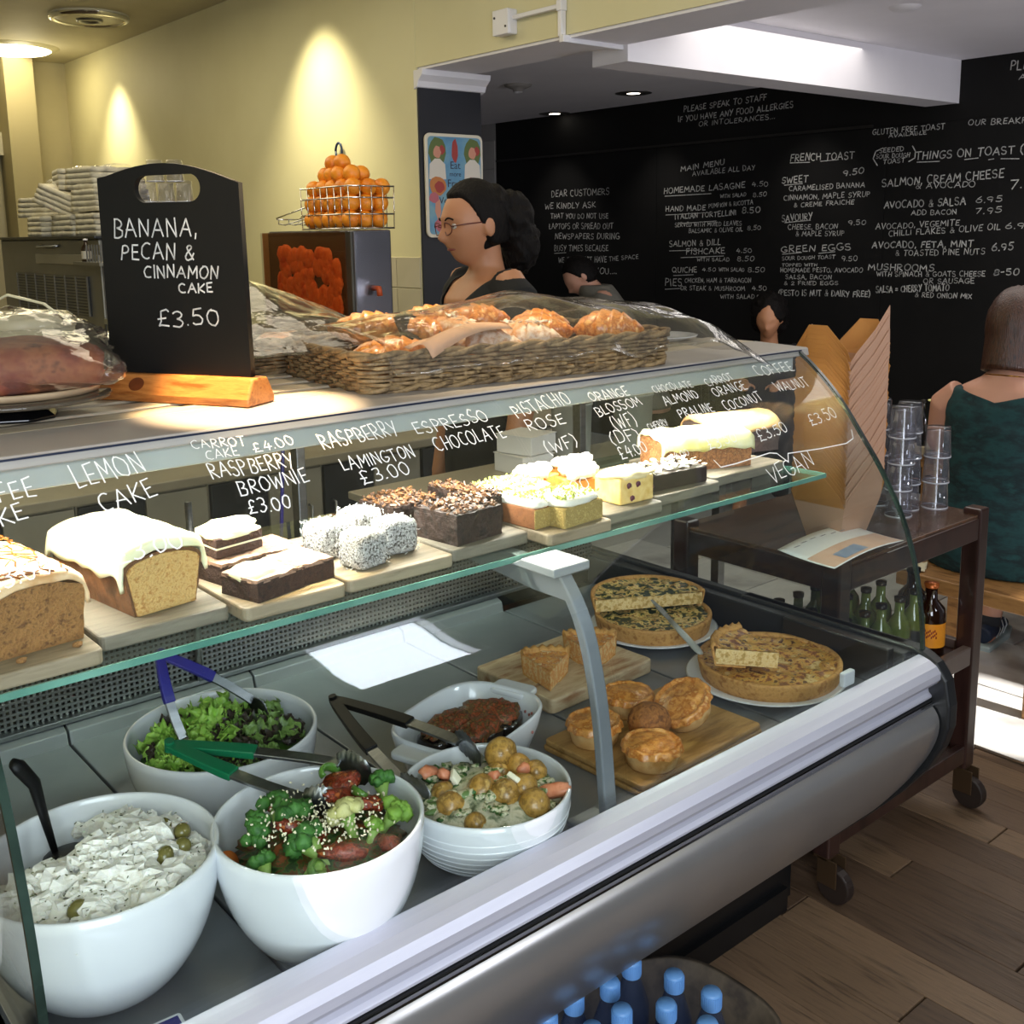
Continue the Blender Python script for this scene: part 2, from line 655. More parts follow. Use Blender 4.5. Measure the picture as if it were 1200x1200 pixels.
TILEM = mat('pale_floor_tile', ['#b4b0ab', '#c5c1bb', '#a19d98'], rough=.35, ns=3, bump=.1, bs=5)
fc = struct('floor', MB().span((3.12, -1.2, -.06), (6.0, 8.6, -.004)), GREYFL)
t0 = None
for i in range(5):
    for j in range(8):
        if t0 is None:
            t0 = MB().box((0, 0, 0), (.442, .442, .012)).build('floor_tile', TILEM, fc, bevel=.001, seg=1)
            o = t0
        else:
            o = t0.copy()
            COL.objects.link(o)
        o.location = (3.12+.225+i*.45, .2+j*.45+(.2 if i % 2 else 0), -.001)
struct('trim_1', MB().span((3.108, -1.1, -.01), (3.122, 4.2, .004)), mat('metal_strip', '#8f8a80', rough=.35, metal=1))

wf = struct('wall_far', MB().span((6.0, -1.2, 0), (6.1, 7.31, 2.53)), BLACKBOARD)
# blackboard sheets with a thin ledge across them
MB().span((5.994, -1.1, .0), (6.0, 1.9, 2.2)).build('board_panel', BLACKBOARD, wf, bevel=.002)
for a, b in ((1.905, 3.60), (3.605, 5.45), (5.455, 7.3)):
    MB().span((5.994, a, .0), (6.0, b, 2.2)).build('board_panel', BLACKBOARD, wf, bevel=.002)
MB().span((5.985, 3.7, 2.205), (6.0, 7.3, 2.222)).build('ledge', mat('ledge_black', '#1c1a18', rough=.5), wf)
wt = struct('wall_far', MB().span((6.0, 7.31, 0), (6.1, 8.6, 2.53)), mat('grey_white_wall', '#9c9a98', rough=.5))
TW = mat('glazed_white_tile', ['#a5a39f', '#b0aea9'], rough=.2, ns=2)
tl = None
for r in range(9):
    for c in range(5):
        if tl is None:
            tl = MB().box((0, 0, 0), (.01, .236, .236)).build('tile', TW, wt, bevel=.002, seg=1)
            o = tl
        else:
            o = tl.copy()
            COL.objects.link(o)
        o.location = (5.996, 7.44+c*.24, .35+r*.24)
struct('wall_side', MB().span((3.366, 8.5, 0), (6.1, 8.6, 2.53)), WHITEP)
struct('ceiling', MB().span((3.3, -1.2, 2.53), (6.1, 8.6, 2.6)), WHITEP)
struct('ceiling', MB().span((-1.5, -1.2, 2.975), (3.3, 9.1, 3.05)), KCEIL)
# bulkhead over the opening and the beam that runs from it to the blackboard
bh = struct('trim_2', MB().span((3.003, -1.2, 2.36), (3.3, 4.5, 2.975)), WHITEP)
MB().span((2.995, -1.2, 2.372), (3.003, 4.23, 2.975)).build('fascia', YEL, bh)
struct('trim_3', MB().span((3.3, 3.165, 2.295), (6.0, 3.37, 2.53)), WHITEP)
# yellow kitchen wall
wk = struct('wall_kitchen', MB().span((2.992, 4.222, 0), (3.3, 9.1, 2.975)), YEL)
KT = mat('kitchen_white_tile', ['#b5ad95', '#c2baa2'], rough=.2, ns=2)
tl = None
for r in range(4):
    for c in range(8):
        if tl is None:
            tl = MB().box((0, 0, 0), (.008, .196, .146)).build('tile', KT, wk, bevel=.0015, seg=1)
            o = tl
        else:
            o = tl.copy()
            COL.objects.link(o)
        o.location = (2.990, 4.325+c*.2, .98+r*.15)
PIL = mat('dark_navy_paint', ['#17181d', '#1d1e24'], rough=.6, ns=2)
wp = struct('wall_pillar', MB().span((2.996, 4.212, 0), (3.366, 4.52, 2.36)), PIL)
# crown moulding
MO = mat('white_gloss_paint', '#dcdadd', rough=.35)
prof = [(4.232, 2.275), (4.205, 2.285), (4.195, 2.31), (4.165, 2.335), (4.158, 2.36), (4.232, 2.36)]
MB().prism(prof, 0, 2.985, 3.39).build('crown_moulding', MO, wp, bevel=.002)
# left end of the kitchen
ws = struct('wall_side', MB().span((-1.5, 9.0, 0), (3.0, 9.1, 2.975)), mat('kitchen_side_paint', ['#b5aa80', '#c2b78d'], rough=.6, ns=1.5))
struct('wall_pillar', MB().span((2.45, 8.7, 0), (2.66, 9.0, 2.975)), mat('darker_cream_paint', '#a89d78', rough=.65))  # pillar in a darker cream than the side wall
dr = struct('door_1', MB().span((1.75, 8.93, 0), (2.42, 8.97, 2.25)), mat('cream_door', '#b5ab8a', rough=.5))
for zz in (.35, 1.2, 1.75):
    MB().span((1.86, 8.915, zz), (2.31, 8.93, zz+.38)).build('panel', mat('cream_door', '#b5ab8a'), dr, bevel=.01)
MB().tube([(2.36, 8.93, 1.95), (2.36, 8.88, 1.95), (2.2, 8.88, 1.95)], .012, 8).build('door_handle', STEEL, dr, smooth=True)
struct('trim_4', MB().span((1.7, 8.9, 2.25), (2.47, 9.0, 2.42)), mat('cream_gloss', '#d8d0b4', rough=.4))
struct('wall_west', MB().span((-1.6, -1.2, 0), (-1.5, 9.1, 2.975)), YEL)
# street wall: a small high window, a tall window and an open door
sw = MB()
for a, b in (((.25, -1.2, 0), (1.95, -1.1, 2.975)), ((1.95, -1.2, 0), (2.60, -1.1, 2.15)), ((1.95, -1.2, 2.945), (2.60, -1.1, 2.975)), ((2.60, -1.2, 0), (3.05, -1.1, 2.975)), ((3.05, -1.2, 2.75), (5.55, -1.1, 2.975)), ((5.55, -1.2, 0), (6.1, -1.1, 2.975)), ((-1.5, -1.2, 0), (.25, -1.1, .50)), ((-1.5, -1.2, 2.80), (.25, -1.1, 2.975)), ((-1.5, -1.2, .5), (-1.42, -1.1, 2.80))):
    sw.span(a, b)
struct('wall_street', sw, mat('dark_street_wall', ['#2c2926', '#38342f'], rough=.7, ns=1))
for nm, x0, x1, z0, z1 in (('window_1', 1.95, 2.60, 2.15, 2.945), ('window_2', -1.42, .25, .50, 2.80)):
    fr = MB().span((x0, -1.18, z0), (x1, -1.12, z0+.04)).span((x0, -1.18, z1-.04), (x1, -1.12, z1)).span((x0, -1.18, z0), (x0+.04, -1.12, z1)).span((x1-.04, -1.18, z0), (x1, -1.12, z1))
    struct(nm, fr, MO)

# junction box and white conduit on the bulkhead
jb = thing('junction_box', 'square white junction box on the yellow bulkhead above the opening', 'electrical box', (2.995, 3.545, 2.465))
MB().box((-.024, 0, 0), (.048, .10, .10)).build('box_body', MO, jb, bevel=.006)
MB().box((-.05, 0, 0), (.006, .10, .10)).build('cover', MO, jb, bevel=.003)
for s in (-1, 1):
    MB().tube([(-.052, s*.035, s*.02), (-.056, s*.035, s*.02)], .005, 8).build('screw', DARKMET, jb)
cd = thing('cable_conduit', 'white plastic conduit running along the bulkhead edge to the beam', 'conduit', (2.985, 3.2, 2.37))
MB().span((-.02, .0, -.005), (.006, .022, .6)).span((-.024, -.004, .09), (.008, .026, .13)).build('upright_run', MO, cd, bevel=.003)
MB().span((-.02, -.012, -.028), (.40, .014, .0)).build('lower_run', MO, cd, bevel=.003)
MB().span((-.018, .02, .10), (.006, .30, .118)).build('branch_run', MO, cd, bevel=.003)

# ceiling fittings
EM = mat('lit_diffuser', '#fff6d8', emit='#fff0c0', es=9)
d = thing('ceiling_light', 'round lit ceiling light at the far end of the kitchen', 'ceiling light', (2.44, 8.45, 2.975))
MB().lathe([(.0, -.02), (.30, -.02), (.33, 0)], 40).build('rim', mat('light_rim', '#b8b08c', rough=.4), d, smooth=True)
MB().lathe([(.0, -.045), (.16, -.042), (.25, -.032), (.275, -.019)], 40).build('diffuser', EM, d, smooth=True)
d = thing('ceiling_speaker', 'round white ceiling fitting with chrome rim above the kitchen', 'ceiling fitting', (2.5, 6.99, 2.975))
MB().lathe([(.0, -.022), (.12, -.03), (.20, -.026), (.23, -.01), (.235, 0)], 40).build('disc', mat('fitting_cream', '#cfc7a6', rough=.4), d, smooth=True)
MB().lathe([(.05, -.028), (.06, -.04), (.075, -.04), (.08, -.03)], 24).build('inner_ring', STEEL, d, smooth=True)
MB().lathe([(.205, -.024), (.215, -.036), (.232, -.03), (.238, -.012)], 40).build('chrome_rim', mat('chrome', '#d8d8d8', rough=.12, metal=1), d, smooth=True)
dl = None
for i, (x, y) in enumerate(((5.906, 6.458), (5.5, 5.22))):
    d = thing('ceiling_downlight', ['small lit downlight in the low ceiling nearer the dark pillar', 'small lit downlight in the low ceiling nearer the white beam'][i], 'ceiling light', (x, y, 2.53), group='downlights of the low ceiling')
    MB().lathe([(.045, -.004), (.10, -.008), (.125, -.003), (.125, 0)], 28).build('ring', mat('brushed_ring', '#6e6a66', rough=.4, metal=.8), d, smooth=True)
    MB().lathe([(0, -.003), (.046, -.004)], 20).build('lens', mat('lit_lens', '#ffffff', emit='#fff4e0', es=8), d)
d = thing('smoke_detector', 'small round smoke detector on the low ceiling beside the dark pillar', 'smoke detector', (4.56, 5.326, 2.53))
MB().lathe([(.0, -.045), (.03, -.045), (.035, -.03), (.06, -.022), (.085, -.012), (.09, 0)], 24).build('body', mat('detector_plastic', '#8f8a84', rough=.5), d, smooth=True)
MB().lathe([(.02, -.046), (.026, -.052), (.032, -.046)], 16).build('sensor_ring', MO, d, smooth=True)
d = thing('ceiling_rose', 'small flat round fitting on the white ceiling beyond the beam', 'ceiling fitting', (4.356, 2.563, 2.53))
MB().lathe([(.0, -.014), (.05, -.014), (.07, 0)], 24).build('cap', MO, d, smooth=True)

# enamel sign on the pillar
sg = thing('enamel_sign', 'vintage fruit and vegetable tin sign with cream rim hanging on the dark pillar', 'sign', (3.187, 4.208, 1.838))
def rrect(w, h, r, n=5):
    out = []
    for cx, cy, a in ((w/2-r, h/2-r, 0), (-w/2+r, h/2-r, 90), (-w/2+r, -h/2+r, 180), (w/2-r, -h/2+r, 270)):
        out += _arc(cx, cy, r, r, a, a+90, n)
    return out
MB().prism(rrect(.345, .485, .03), 1, -.012, 0).build('rim', mat('cream_enamel', '#d5cdb9', rough=.4), sg, bevel=.003)
MB().prism(rrect(.315, .455, .02), 1, -.014, -.0125).build('sign_face', mat('sign_blue', ['#4f7fa0', '#5f90ae', '#7aa0a8'], rough=.45, ns=6), sg)
SP = {'green': '#5a6a38', 'red': '#9a3a34', 'dark': '#2a2e33', 'skin': '#c48a72', 'white': '#cfc8bb', 'orange': '#b8743c', 'pink': '#b0616a', 'pale': '#a8b890'}
def patch(nm, pts, c, dpt):
    MB().prism(pts, 1, -.0142-dpt, -.014).build(nm, mat('print_'+c, SP[c], rough=.6), sg)
def disc(cx, cz, rx, rz, n=14, s=3):
    rr = random.Random(s)
    return [(cx+rx*cos(2*pi*i/n)*rr.uniform(.85, 1.1), cz+rz*sin(2*pi*i/n)*rr.uniform(.85, 1.1)) for i in range(n)]
for sx in (-1, 1):
    patch('printed_leaves', disc(sx*.105, .150, .052, .075, s=5), 'green', .0001)
    patch('printed_leaves', disc(sx*.105+.028, .165, .018, .022, s=15), 'red', .0002)
    patch('printed_figure', [(sx*.105-.05, .03), (sx*.105+.05, .03), (sx*.105+.045, .10), (sx*.105+.015, .125), (sx*.105-.015, .125), (sx*.105-.045, .10)], 'white', .0003)
    patch('printed_figure', disc(sx*.105, .155, .022, .03, s=2), 'skin', .0005)
    patch('printed_fruit', disc(sx*.105, .0, .055, .045, s=8), 'orange' if sx < 0 else 'pink', .0006)
    patch('printed_fruit', disc(sx*.105+.01, -.005, .03, .028, s=9), 'red' if sx < 0 else 'pale', .0008)
    patch('printed_fruit', disc(sx*.11-.02, -.055, .03, .025, s=4), 'pink', .0009)
patch('printed_fruit', disc(0, .165, .02, .055, s=4), 'red', .0004)
patch('printed_vegetable', [(-.12, -.06), (-.095, -.065), (-.09, -.12), (-.105, -.17), (-.125, -.12)], 'skin', .0004)
patch('printed_vegetable', disc(-.085, -.185, .045, .035, s=6), 'pink', .0006)
patch('printed_vegetable', disc(.03, -.19, .07, .03, s=7), 'green', .0005)
INK = mat('sign_ink', '#26283a', rough=.6)
for tx, zz, sz in (('Eat', .095, .05), ('more', .055, .032), ('Fruit', .01, .052), ('and', -.03, .022), ('Vegetables', -.07, .046)):
    print_text('sign_lettering', tx, sz, INK, sg, Matrix.Translation((0, -.0146, zz)) @ Matrix.Rotation(radians(90), 4, 'X'))
MB().box((.03, -.016, -.135), (.075, .003, .045)).build('printed_tag', mat('print_white', '#cfc8bb'), sg)

# ---- chalk writing on the blackboard
BBT = [('DEAR CUSTOMERS', 6.6, 1.889, 5.94, 1.886, 0.059), ('WE KINDLY ASK', 6.68, 1.795, 6.09, 1.793, 0.054), ('THAT YOU DO NOT USE', 6.61, 1.718, 5.95, 1.705, 0.046), ('LAPTOPS OR SPREAD OUT', 6.63, 1.635, 5.9, 1.627, 0.053), ('NEWSPAPERS DURING', 6.56, 1.552, 5.83, 1.549, 0.053), ('BUSY TIMES BECAUSE', 6.57, 1.456, 5.95, 1.458, 0.054), ("WE JUST DON'T HAVE", 6.52, 1.359, 5.97, 1.373, 0.054), ('THE SPACE', 5.94, 1.379, 5.63, 1.402, 0.039), ('THANKYOU....', 6.38, 1.279, 5.86, 1.283, 0.053), ('PLEASE SPEAK TO STAFF', 5.2, 2.432, 4.49, 2.444, 0.045), ('IF YOU HAVE ANY FOOD ALLERGIES', 5.25, 2.367, 4.28, 2.376, 0.045), ('OR INTOLERANCES...', 5.06, 2.322, 4.42, 2.319, 0.039), ('MAIN MENU', 5.22, 2.022, 4.83, 2.048, 0.041), ('AVAILABLE ALL DAY', 5.11, 1.987, 4.57, 2.0, 0.04), ('HOMEMADE LASAGNE', 5.38, 1.872, 4.65, 1.886, 0.047), ('4.50', 4.59, 1.889, 4.46, 1.889, 0.039), ('WITH SALAD', 4.86, 1.825, 4.64, 1.829, 0.029), ('8.50', 4.58, 1.821, 4.47, 1.823, 0.034), ('HAND MADE', 5.36, 1.743, 4.99, 1.746, 0.042), ('PUMPKIN & RICOTTA', 4.96, 1.758, 4.58, 1.776, 0.035), ('ITALIAN TORTELLINI', 5.27, 1.687, 4.72, 1.705, 0.042), ('8.50', 4.67, 1.716, 4.52, 1.718, 0.045), ('SERVED WITH MIXED LEAVES', 5.27, 1.632, 4.67, 1.636, 0.035), ('BALSAMIC & OLIVE OIL', 5.14, 1.588, 4.66, 1.595, 0.035), ('8.50', 4.62, 1.601, 4.51, 1.605, 0.034), ('SALMON & DILL', 5.32, 1.491, 4.85, 1.503, 0.048), ('FISHCAKE', 5.16, 1.437, 4.81, 1.445, 0.048), ('4.50', 4.71, 1.451, 4.58, 1.452, 0.035), ('WITH SALAD', 5.06, 1.389, 4.77, 1.392, 0.03), ('8.50', 4.7, 1.393, 4.56, 1.394, 0.04), ('QUICHE', 5.29, 1.306, 5.06, 1.31, 0.043), ('4.50', 5.01, 1.317, 4.89, 1.32, 0.03), ('WITH SALAD', 4.86, 1.32, 4.64, 1.324, 0.029), ('8.50', 4.61, 1.319, 4.47, 1.322, 0.04), ('PIES', 5.36, 1.205, 5.2, 1.209, 0.062), ('CHICKEN, HAM & TARRAGON', 5.17, 1.235, 4.58, 1.25, 0.036), ('OR STEAK & MUSHROOM', 5.21, 1.178, 4.63, 1.191, 0.036), ('4.50', 4.57, 1.198, 4.45, 1.202, 0.035), ('WITH SALAD', 4.84, 1.13, 4.55, 1.141, 0.035), ('8.50', 4.53, 1.136, 4.42, 1.14, 0.034), ('FRENCH TOAST', 4.29, 2.039, 3.82, 2.028, 0.052), ('9.50', 3.89, 1.928, 3.75, 1.937, 0.041), ('SWEET', 4.35, 1.901, 4.15, 1.903, 0.049), ('CARAMELISED BANANA', 4.29, 1.85, 3.74, 1.854, 0.037), ('CINNAMON, MAPLE SYRUP', 4.33, 1.791, 3.7, 1.797, 0.037), ('& CREME FRAICHE', 4.25, 1.745, 3.81, 1.754, 0.032), ('SAVOURY', 4.34, 1.653, 4.11, 1.666, 0.049), ('CHEESE, BACON', 4.29, 1.603, 3.92, 1.604, 0.038), ('9.50', 3.84, 1.624, 3.72, 1.628, 0.036), ('& MAPLE SYRUP', 4.23, 1.558, 3.87, 1.561, 0.038), ('GREEN EGGS', 4.34, 1.453, 3.82, 1.471, 0.049), ('SOUR DOUGH TOAST', 4.33, 1.403, 3.93, 1.418, 0.027), ('9.50', 3.88, 1.402, 3.77, 1.403, 0.037), ('TOPPED WITH', 4.33, 1.363, 4.06, 1.367, 0.022), ('HOMEMADE PESTO, AVOCADO', 4.34, 1.324, 3.73, 1.335, 0.033), ('SALSA, BACON', 4.3, 1.28, 3.95, 1.288, 0.033), ('& 2 FRIED EGGS', 4.31, 1.24, 3.9, 1.252, 0.028), ('(PESTO IS NUT & DAIRY FREE)', 4.35, 1.171, 3.67, 1.184, 0.044), ('GLUTEN FREE TOAST', 3.7, 2.162, 3.24, 2.159, 0.039), ('AVAILABLE', 3.59, 2.138, 3.35, 2.14, 0.025), ('OUR BREAKFAST', 3.1, 2.168, 2.67, 2.15, 0.036), ('PLEASE', 2.88, 2.441, 2.67, 2.433, 0.057), ('ALSO', 2.83, 2.387, 2.66, 2.381, 0.031), ('(', 3.7, 2.0, 3.65, 1.988, 0.101), ('SEEDED', 3.65, 2.053, 3.49, 2.052, 0.03), ('SOUR DOUGH', 3.67, 2.019, 3.45, 2.015, 0.03), ('TOAST', 3.62, 1.986, 3.48, 1.988, 0.03), (')', 3.46, 1.997, 3.42, 1.984, 0.098), ('THINGS ON TOAST (', 3.41, 1.998, 2.78, 1.993, 0.052), ('SALMON, CREAM CHEESE', 3.62, 1.85, 2.88, 1.87, 0.054), ('& AVOCADO', 3.4, 1.831, 3.04, 1.826, 0.039), ('7.95', 2.84, 1.809, 2.66, 1.811, 0.059), ('AVOCADO & SALSA', 3.6, 1.722, 3.09, 1.728, 0.049), ('6.95', 3.03, 1.736, 2.88, 1.741, 0.038), ('ADD BACON', 3.42, 1.678, 3.14, 1.677, 0.034), ('7.95', 3.03, 1.675, 2.88, 1.681, 0.038), ('AVOCADO, VEGEMITE', 3.65, 1.596, 3.12, 1.614, 0.04), ('CHILLI FLAKES & OLIVE OIL', 3.56, 1.554, 2.88, 1.587, 0.04), ('6.95', 2.85, 1.591, 2.7, 1.594, 0.037), ('AVOCADO, FETA, MINT', 3.67, 1.482, 3.03, 1.493, 0.045), ('& TOASTED PINE NUTS', 3.51, 1.437, 2.96, 1.45, 0.04), ('6.95', 2.92, 1.469, 2.8, 1.475, 0.047), ('MUSHROOMS', 3.69, 1.352, 3.26, 1.349, 0.046), ('WITH SPINACH & GOATS CHEESE', 3.63, 1.311, 2.95, 1.326, 0.035), ('8-50', 2.9, 1.332, 2.76, 1.339, 0.042), ('OR SAUSAGE', 3.32, 1.278, 3.01, 1.286, 0.035), ('SALSA = CHERRY TOMATO', 3.63, 1.212, 3.16, 1.238, 0.046), ('& RED ONION MIX', 3.37, 1.195, 3.02, 1.198, 0.035), ('_', 5.37, 1.854, 4.94, 1.857, 0.0), ('_', 5.36, 1.719, 4.94, 1.728, 0.0), ('_', 5.23, 1.656, 4.89, 1.668, 0.0), ('_', 5.32, 1.46, 5.04, 1.467, 0.0), ('_', 5.21, 1.412, 4.82, 1.427, 0.0), ('_', 5.28, 1.282, 5.09, 1.292, 0.0), ('_', 5.36, 1.18, 5.2, 1.191, 0.0), ('_', 4.29, 2.029, 4.14, 2.025, -0.0), ('_', 4.06, 2.026, 3.93, 2.029, 0.0), ('_', 4.33, 1.889, 4.19, 1.894, 0.0), ('_', 4.32, 1.647, 4.12, 1.66, 0.0), ('_', 4.33, 1.442, 4.18, 1.454, 0.0), ('_', 4.05, 1.449, 3.93, 1.46, 0.0), ('_', 3.4, 1.983, 3.26, 1.98, -0.0), ('_', 3.11, 1.981, 3.03, 1.985, 0.0), ('_', 2.97, 1.972, 2.94, 1.975, 0.0), ('_', 2.9, 1.973, 2.8, 1.967, -0.0), ('_', 6.57, 1.435, 6.43, 1.442, 0.0)]
rg = random.Random(3)
groups = {'house_notice': range(0, 9), 'allergy_notice': range(9, 12), 'main_menu': range(12, 40), 'toast_menu': range(40, 59), 'things_on_toast_menu': range(59, 90), 'underline': range(90, len(BBT))}
for gi, (gname, rngs) in enumerate(groups.items()):
    mb = MB()
    for i in rngs:
        if i >= len(BBT):
            continue
        t, y0, z0, y1, z1, h = BBT[i]
        w = .0060 if h > .04 else .0044
        # the surface's own axis runs from -y (text reads towards -y)
        write(mb, t, (-y0, z0), (-y1, z1), max(h*.82, .01), w, lambda p: (5.9925, -p[0], p[1]), rg)
    mb.build('chalk_writing', CHALK, wf, fixn=False)

# ================================================================== DISPLAY CASE
PROF = [(1.014, .783), (1.018, .84), (1.026, .90), (1.036, .95), (1.050, .998), (1.070, 1.05), (1.097, 1.10), (1.130, 1.153), (1.168, 1.204), (1.203, 1.25), (1.241, 1.293), (1.290, 1.337), (1.325, 1.362)]
PS = [0]
for _a, _b in zip(PROF, PROF[1:]):
    PS.append(PS[-1]+hypot(_b[0]-_a[0], _b[1]-_a[1]))


def gp(s):
    """point of the curved front glass at arc length s"""
    s = min(max(s, 0), PS[-1]-1e-6)
    i = max(k for k in range(len(PS)-1) if PS[k] <= s)
    t = (s-PS[i])/(PS[i+1]-PS[i])
    P = [PROF[min(max(k, 0), len(PROF)-1)] for k in (i-1, i, i+1, i+2)]
    o = []
    for c in (0, 1):
        a, b, d, e = (p[c] for p in P)
        o.append(.5*((2*b)+(-a+d)*t+(2*a-5*b+4*d-e)*t*t+(-a+3*b-3*d+e)*t**3))
    return o


def gn(s):
    a, b = gp(s-.004), gp(s+.004)
    y, z = b[0]-a[0], b[1]-a[1]
    l = hypot(y, z)
    return (-z/l, y/l)   # outward (towards -y)


X0, X1 = .24, 1.90
case = thing('display_case', 'long curved glass refrigerated display case full of cakes, salads and quiches', 'display case', (1.07, 1.5, 0))
OFF = Vector((-1.07, -1.5, 0))


def cb_(mb, name, m, **k):
    mb.xf(Matrix.Translation(OFF))
    return mb.build(name, m, case, **k)


cb_(MB().span((.26, 1.384, .02), (2.02, 1.42, .60)).span((.26, 1.98, .02), (2.02, 2.04, .66)).span((.26, 1.384, .02), (.30, 2.04, .6)).span((1.98, 1.384, .02), (2.02, 2.04, .3)), 'base_panel', BLACKPL)
cb_(MB().span((.28, 1.37, 0), (1.99, 2.0, .06)), 'plinth', BLACKPL)
# belly: curved steel skin from the rail down to the base
BP = [(1.0, .705), (.985, .698), (.968, .68), (.963, .655), (.970, .62), (.99, .575), (1.03, .51), (1.09, .43), (1.16, .355), (1.24, .28), (1.32, .21), (1.39, .155)]
def lp(P, t):
    x = t*(len(P)-1)
    i = min(int(x), len(P)-2)
    t = x-i
    Q = [P[min(max(k, 0), len(P)-1)] for k in (i-1, i, i+1, i+2)]
    o = []
    for c in (0, 1):
        a, b, d, e = (p[c] for p in Q)
        o.append(.5*((2*b)+(-a+d)*t+(2*a-5*b+4*d-e)*t*t+(-a+3*b-3*d+e)*t**3))
    return o
cb_(MB().grid(lambda u, v: (X0+.01+(X1-.03-X0)*u, *lp(BP, v)), 1, 44), 'belly_panel', BELLY, smooth=True, solid=.004, rim=False)
# aluminium front rail
RP = [(1.02, .778), (1.014, .790), (1.004, .788), (.990, .784), (.975, .776), (.966, .765), (.966, .752), (.973, .742), (.984, .735), (.990, .727), (.988, .719), (.982, .714), (.982, .709), (1.02, .706)]
cb_(MB().prism(RP, 0, X0-.01, X1-.015), 'front_rail', ALU, bevel=.0015)
cb_(MB().prism([(.984, .7075), (.980, .7065), (.980, .7035), (1.0, .702), (1.0, .7075)], 0, X0, X1-.015), 'rail_groove', BLACKPL)
cb_(MB().prism([(.985, .7032), (.975, .7), (.974, .697), (.985, .697)], 0, X0, X1-.015), 'rail_bead', mat('chrome', '#d8d8d8', rough=.12, metal=1))
# end caps, black curved rubber and side panels
CP = [(1.03, .80), (1.008, .795), (.978, .78), (.955, .75), (.945, .70), (.945, .655), (.957, .61), (.985, .555), (1.04, .48), (1.11, .40), (1.19, .315), (1.28, .235), (1.39, .14), (1.42, .14), (1.42, .30), (1.45, .80)]
for xa, xb in ((X1-.016, X1+.018), (X0-.03, X0-.006)):
    cb_(MB().prism(CP, 0, xa, xb), 'end_cap', RUBBER, bevel=.006, seg=3)
for xa, xb in ((X1-.012, X1+.012), (X0-.024, X0-.008)):
    cb_(MB().prism([(1.05, .70), (1.42, .30), (1.42, .1), (2.03, .1), (2.03, .80), (1.05, .80)], 0, xa, xb), 'side_panel', DARKMET, bevel=.003)
# display deck, one panel for each gap
DX = [.25, .54, .905, 1.27, 1.56, 1.885]
cb_(MB().span((.245, 1.02, .66), (1.89, 2.0, .70)), 'tray_base', BLACKPL)
for a, b in zip(DX, DX[1:]):
    cb_(MB().span((a+.0025, 1.022, .700), (b-.0025, 1.90, .72)), 'deck_panel', DECK, bevel=.002)
    if a < 1.5:
        cb_(MB().prism([(1.895, .70), (1.905, .742), (1.925, .750), (1.93, .70)], 0, a+.002, b-.002), 'rear_riser', DECK, bevel=.002)
cb_(MB().lathe([(0, .0004), (.008, .0004)], 14, (.87, 1.72, .7202)), 'drain_hole', BLACKPL)
# black gap, perforated grille, upper frame
cb_(MB().span((.25, 1.928, .72), (1.885, 1.95, .757)), 'shadow_gap', BLACKPL)
g = MB()
x = .255
while x < 1.885:
    g.box((x, 1.934, .820), (.0044, .004, .128))
    x += .0105
z = .760
while z < .884:
    g.box((1.069, 1.932, z), (1.632, .004, .0044))
    z += .0105
cb_(g, 'perforated_grille', STEEL, kind='stuff')
cb_(MB().span((.25, 1.945, .75), (1.885, 1.965, .885)), 'grille_backing', mat('grille_void', '#0c0c0d', rough=.8))
cb_(MB().span((.25, 1.915, .752), (1.885, 1.940, .762)).span((.25, 1.91, .885), (1.885, 1.97, .915)), 'grille_frame', STEEL, bevel=.002)
for x in (.25, 1.06, 1.872):
    cb_(MB().span((x-.008, 1.95, .9), (x+.012, 1.98, 1.355)), 'rear_post', STEEL, bevel=.002)
cb_(MB().tube([(.80, 1.92, .76), (.80, 1.92, 1.12)], .007, 10), 'shelf_post', STEEL, smooth=True)
# inside end sill at the right
cb_(MB().span((1.858, 1.03, .72), (1.888, 1.92, .792)), 'end_sill', DARKMET, bevel=.003)
cb_(MB().span((1.835, 1.05, .72), (1.858, 1.30, .80)), 'corner_block', BLACKPL, bevel=.004)
# curved front glass in two panes
for a, b in ((X0+.004, 1.061), (1.0625, X1-.004)):
    cb_(MB().grid(lambda u, v: (a+(b-a)*u, gp(v*PS[-1])[0], gp(v*PS[-1])[1]), 1, 60), 'front_glass', GLASS, smooth=True, solid=.006, rim=False)
# end glasses and their coloured edges
def endprof(off=0):
    out = []
    for i in range(41):
        s = PS[-1]*i/40
        y, z = gp(s)
        ny, nz = gn(s)
        out.append((y+ny*off, z+nz*off))
    return out
for xe in (X1-.002, X0):
    o = endprof()
    cb_(MB().prism(o+[(1.96, 1.352), (1.96, .795), (1.03, .785)], 0, xe-.003, xe+.003), 'end_glass', GLASS)
    r0, r1 = endprof(.004), endprof(-.002)
    m = MB()
    for i in range(40):
        m.prism([r0[i], r0[i+1], r1[i+1], r1[i]], 0, xe-.0045, xe+.0045)
    cb_(m, 'glass_edge', DARKEDGE if xe < 1 else DARKEDGE)
# top rail, lamp housing and tube
cb_(MB().prism([(1.318, 1.352), (1.322, 1.369), (1.46, 1.373), (1.46, 1.358)], 0, X0, X1+.03), 'top_rail', mat('top_rail_metal', ['#9f9892', '#aca59e'], rough=.5, metal=.2, ns=2), bevel=.003)
cb_(MB().span((X0+.01, 1.317, 1.3640), (X1, 1.3195, 1.3665)), 'rail_seal', mat('blue_black_seal', '#20283a', rough=.3))
cb_(MB().prism([(1.330, 1.322), (1.330, 1.353), (1.43, 1.358), (1.43, 1.332), (1.385, 1.332), (1.375, 1.322)], 0, X0+.01, X1-.01), 'lamp_housing', mat('housing_grey', ['#a9aca8', '#b6b9b4'], rough=.45, ns=2), bevel=.003)
cb_(MB().tube([(X0+.03, 1.405, 1.328), (X1-.04, 1.405, 1.328)], .008, 12), 'lamp_tube', mat('lit_tube', '#ffffff', emit='#fff4dc', es=6), smooth=True)
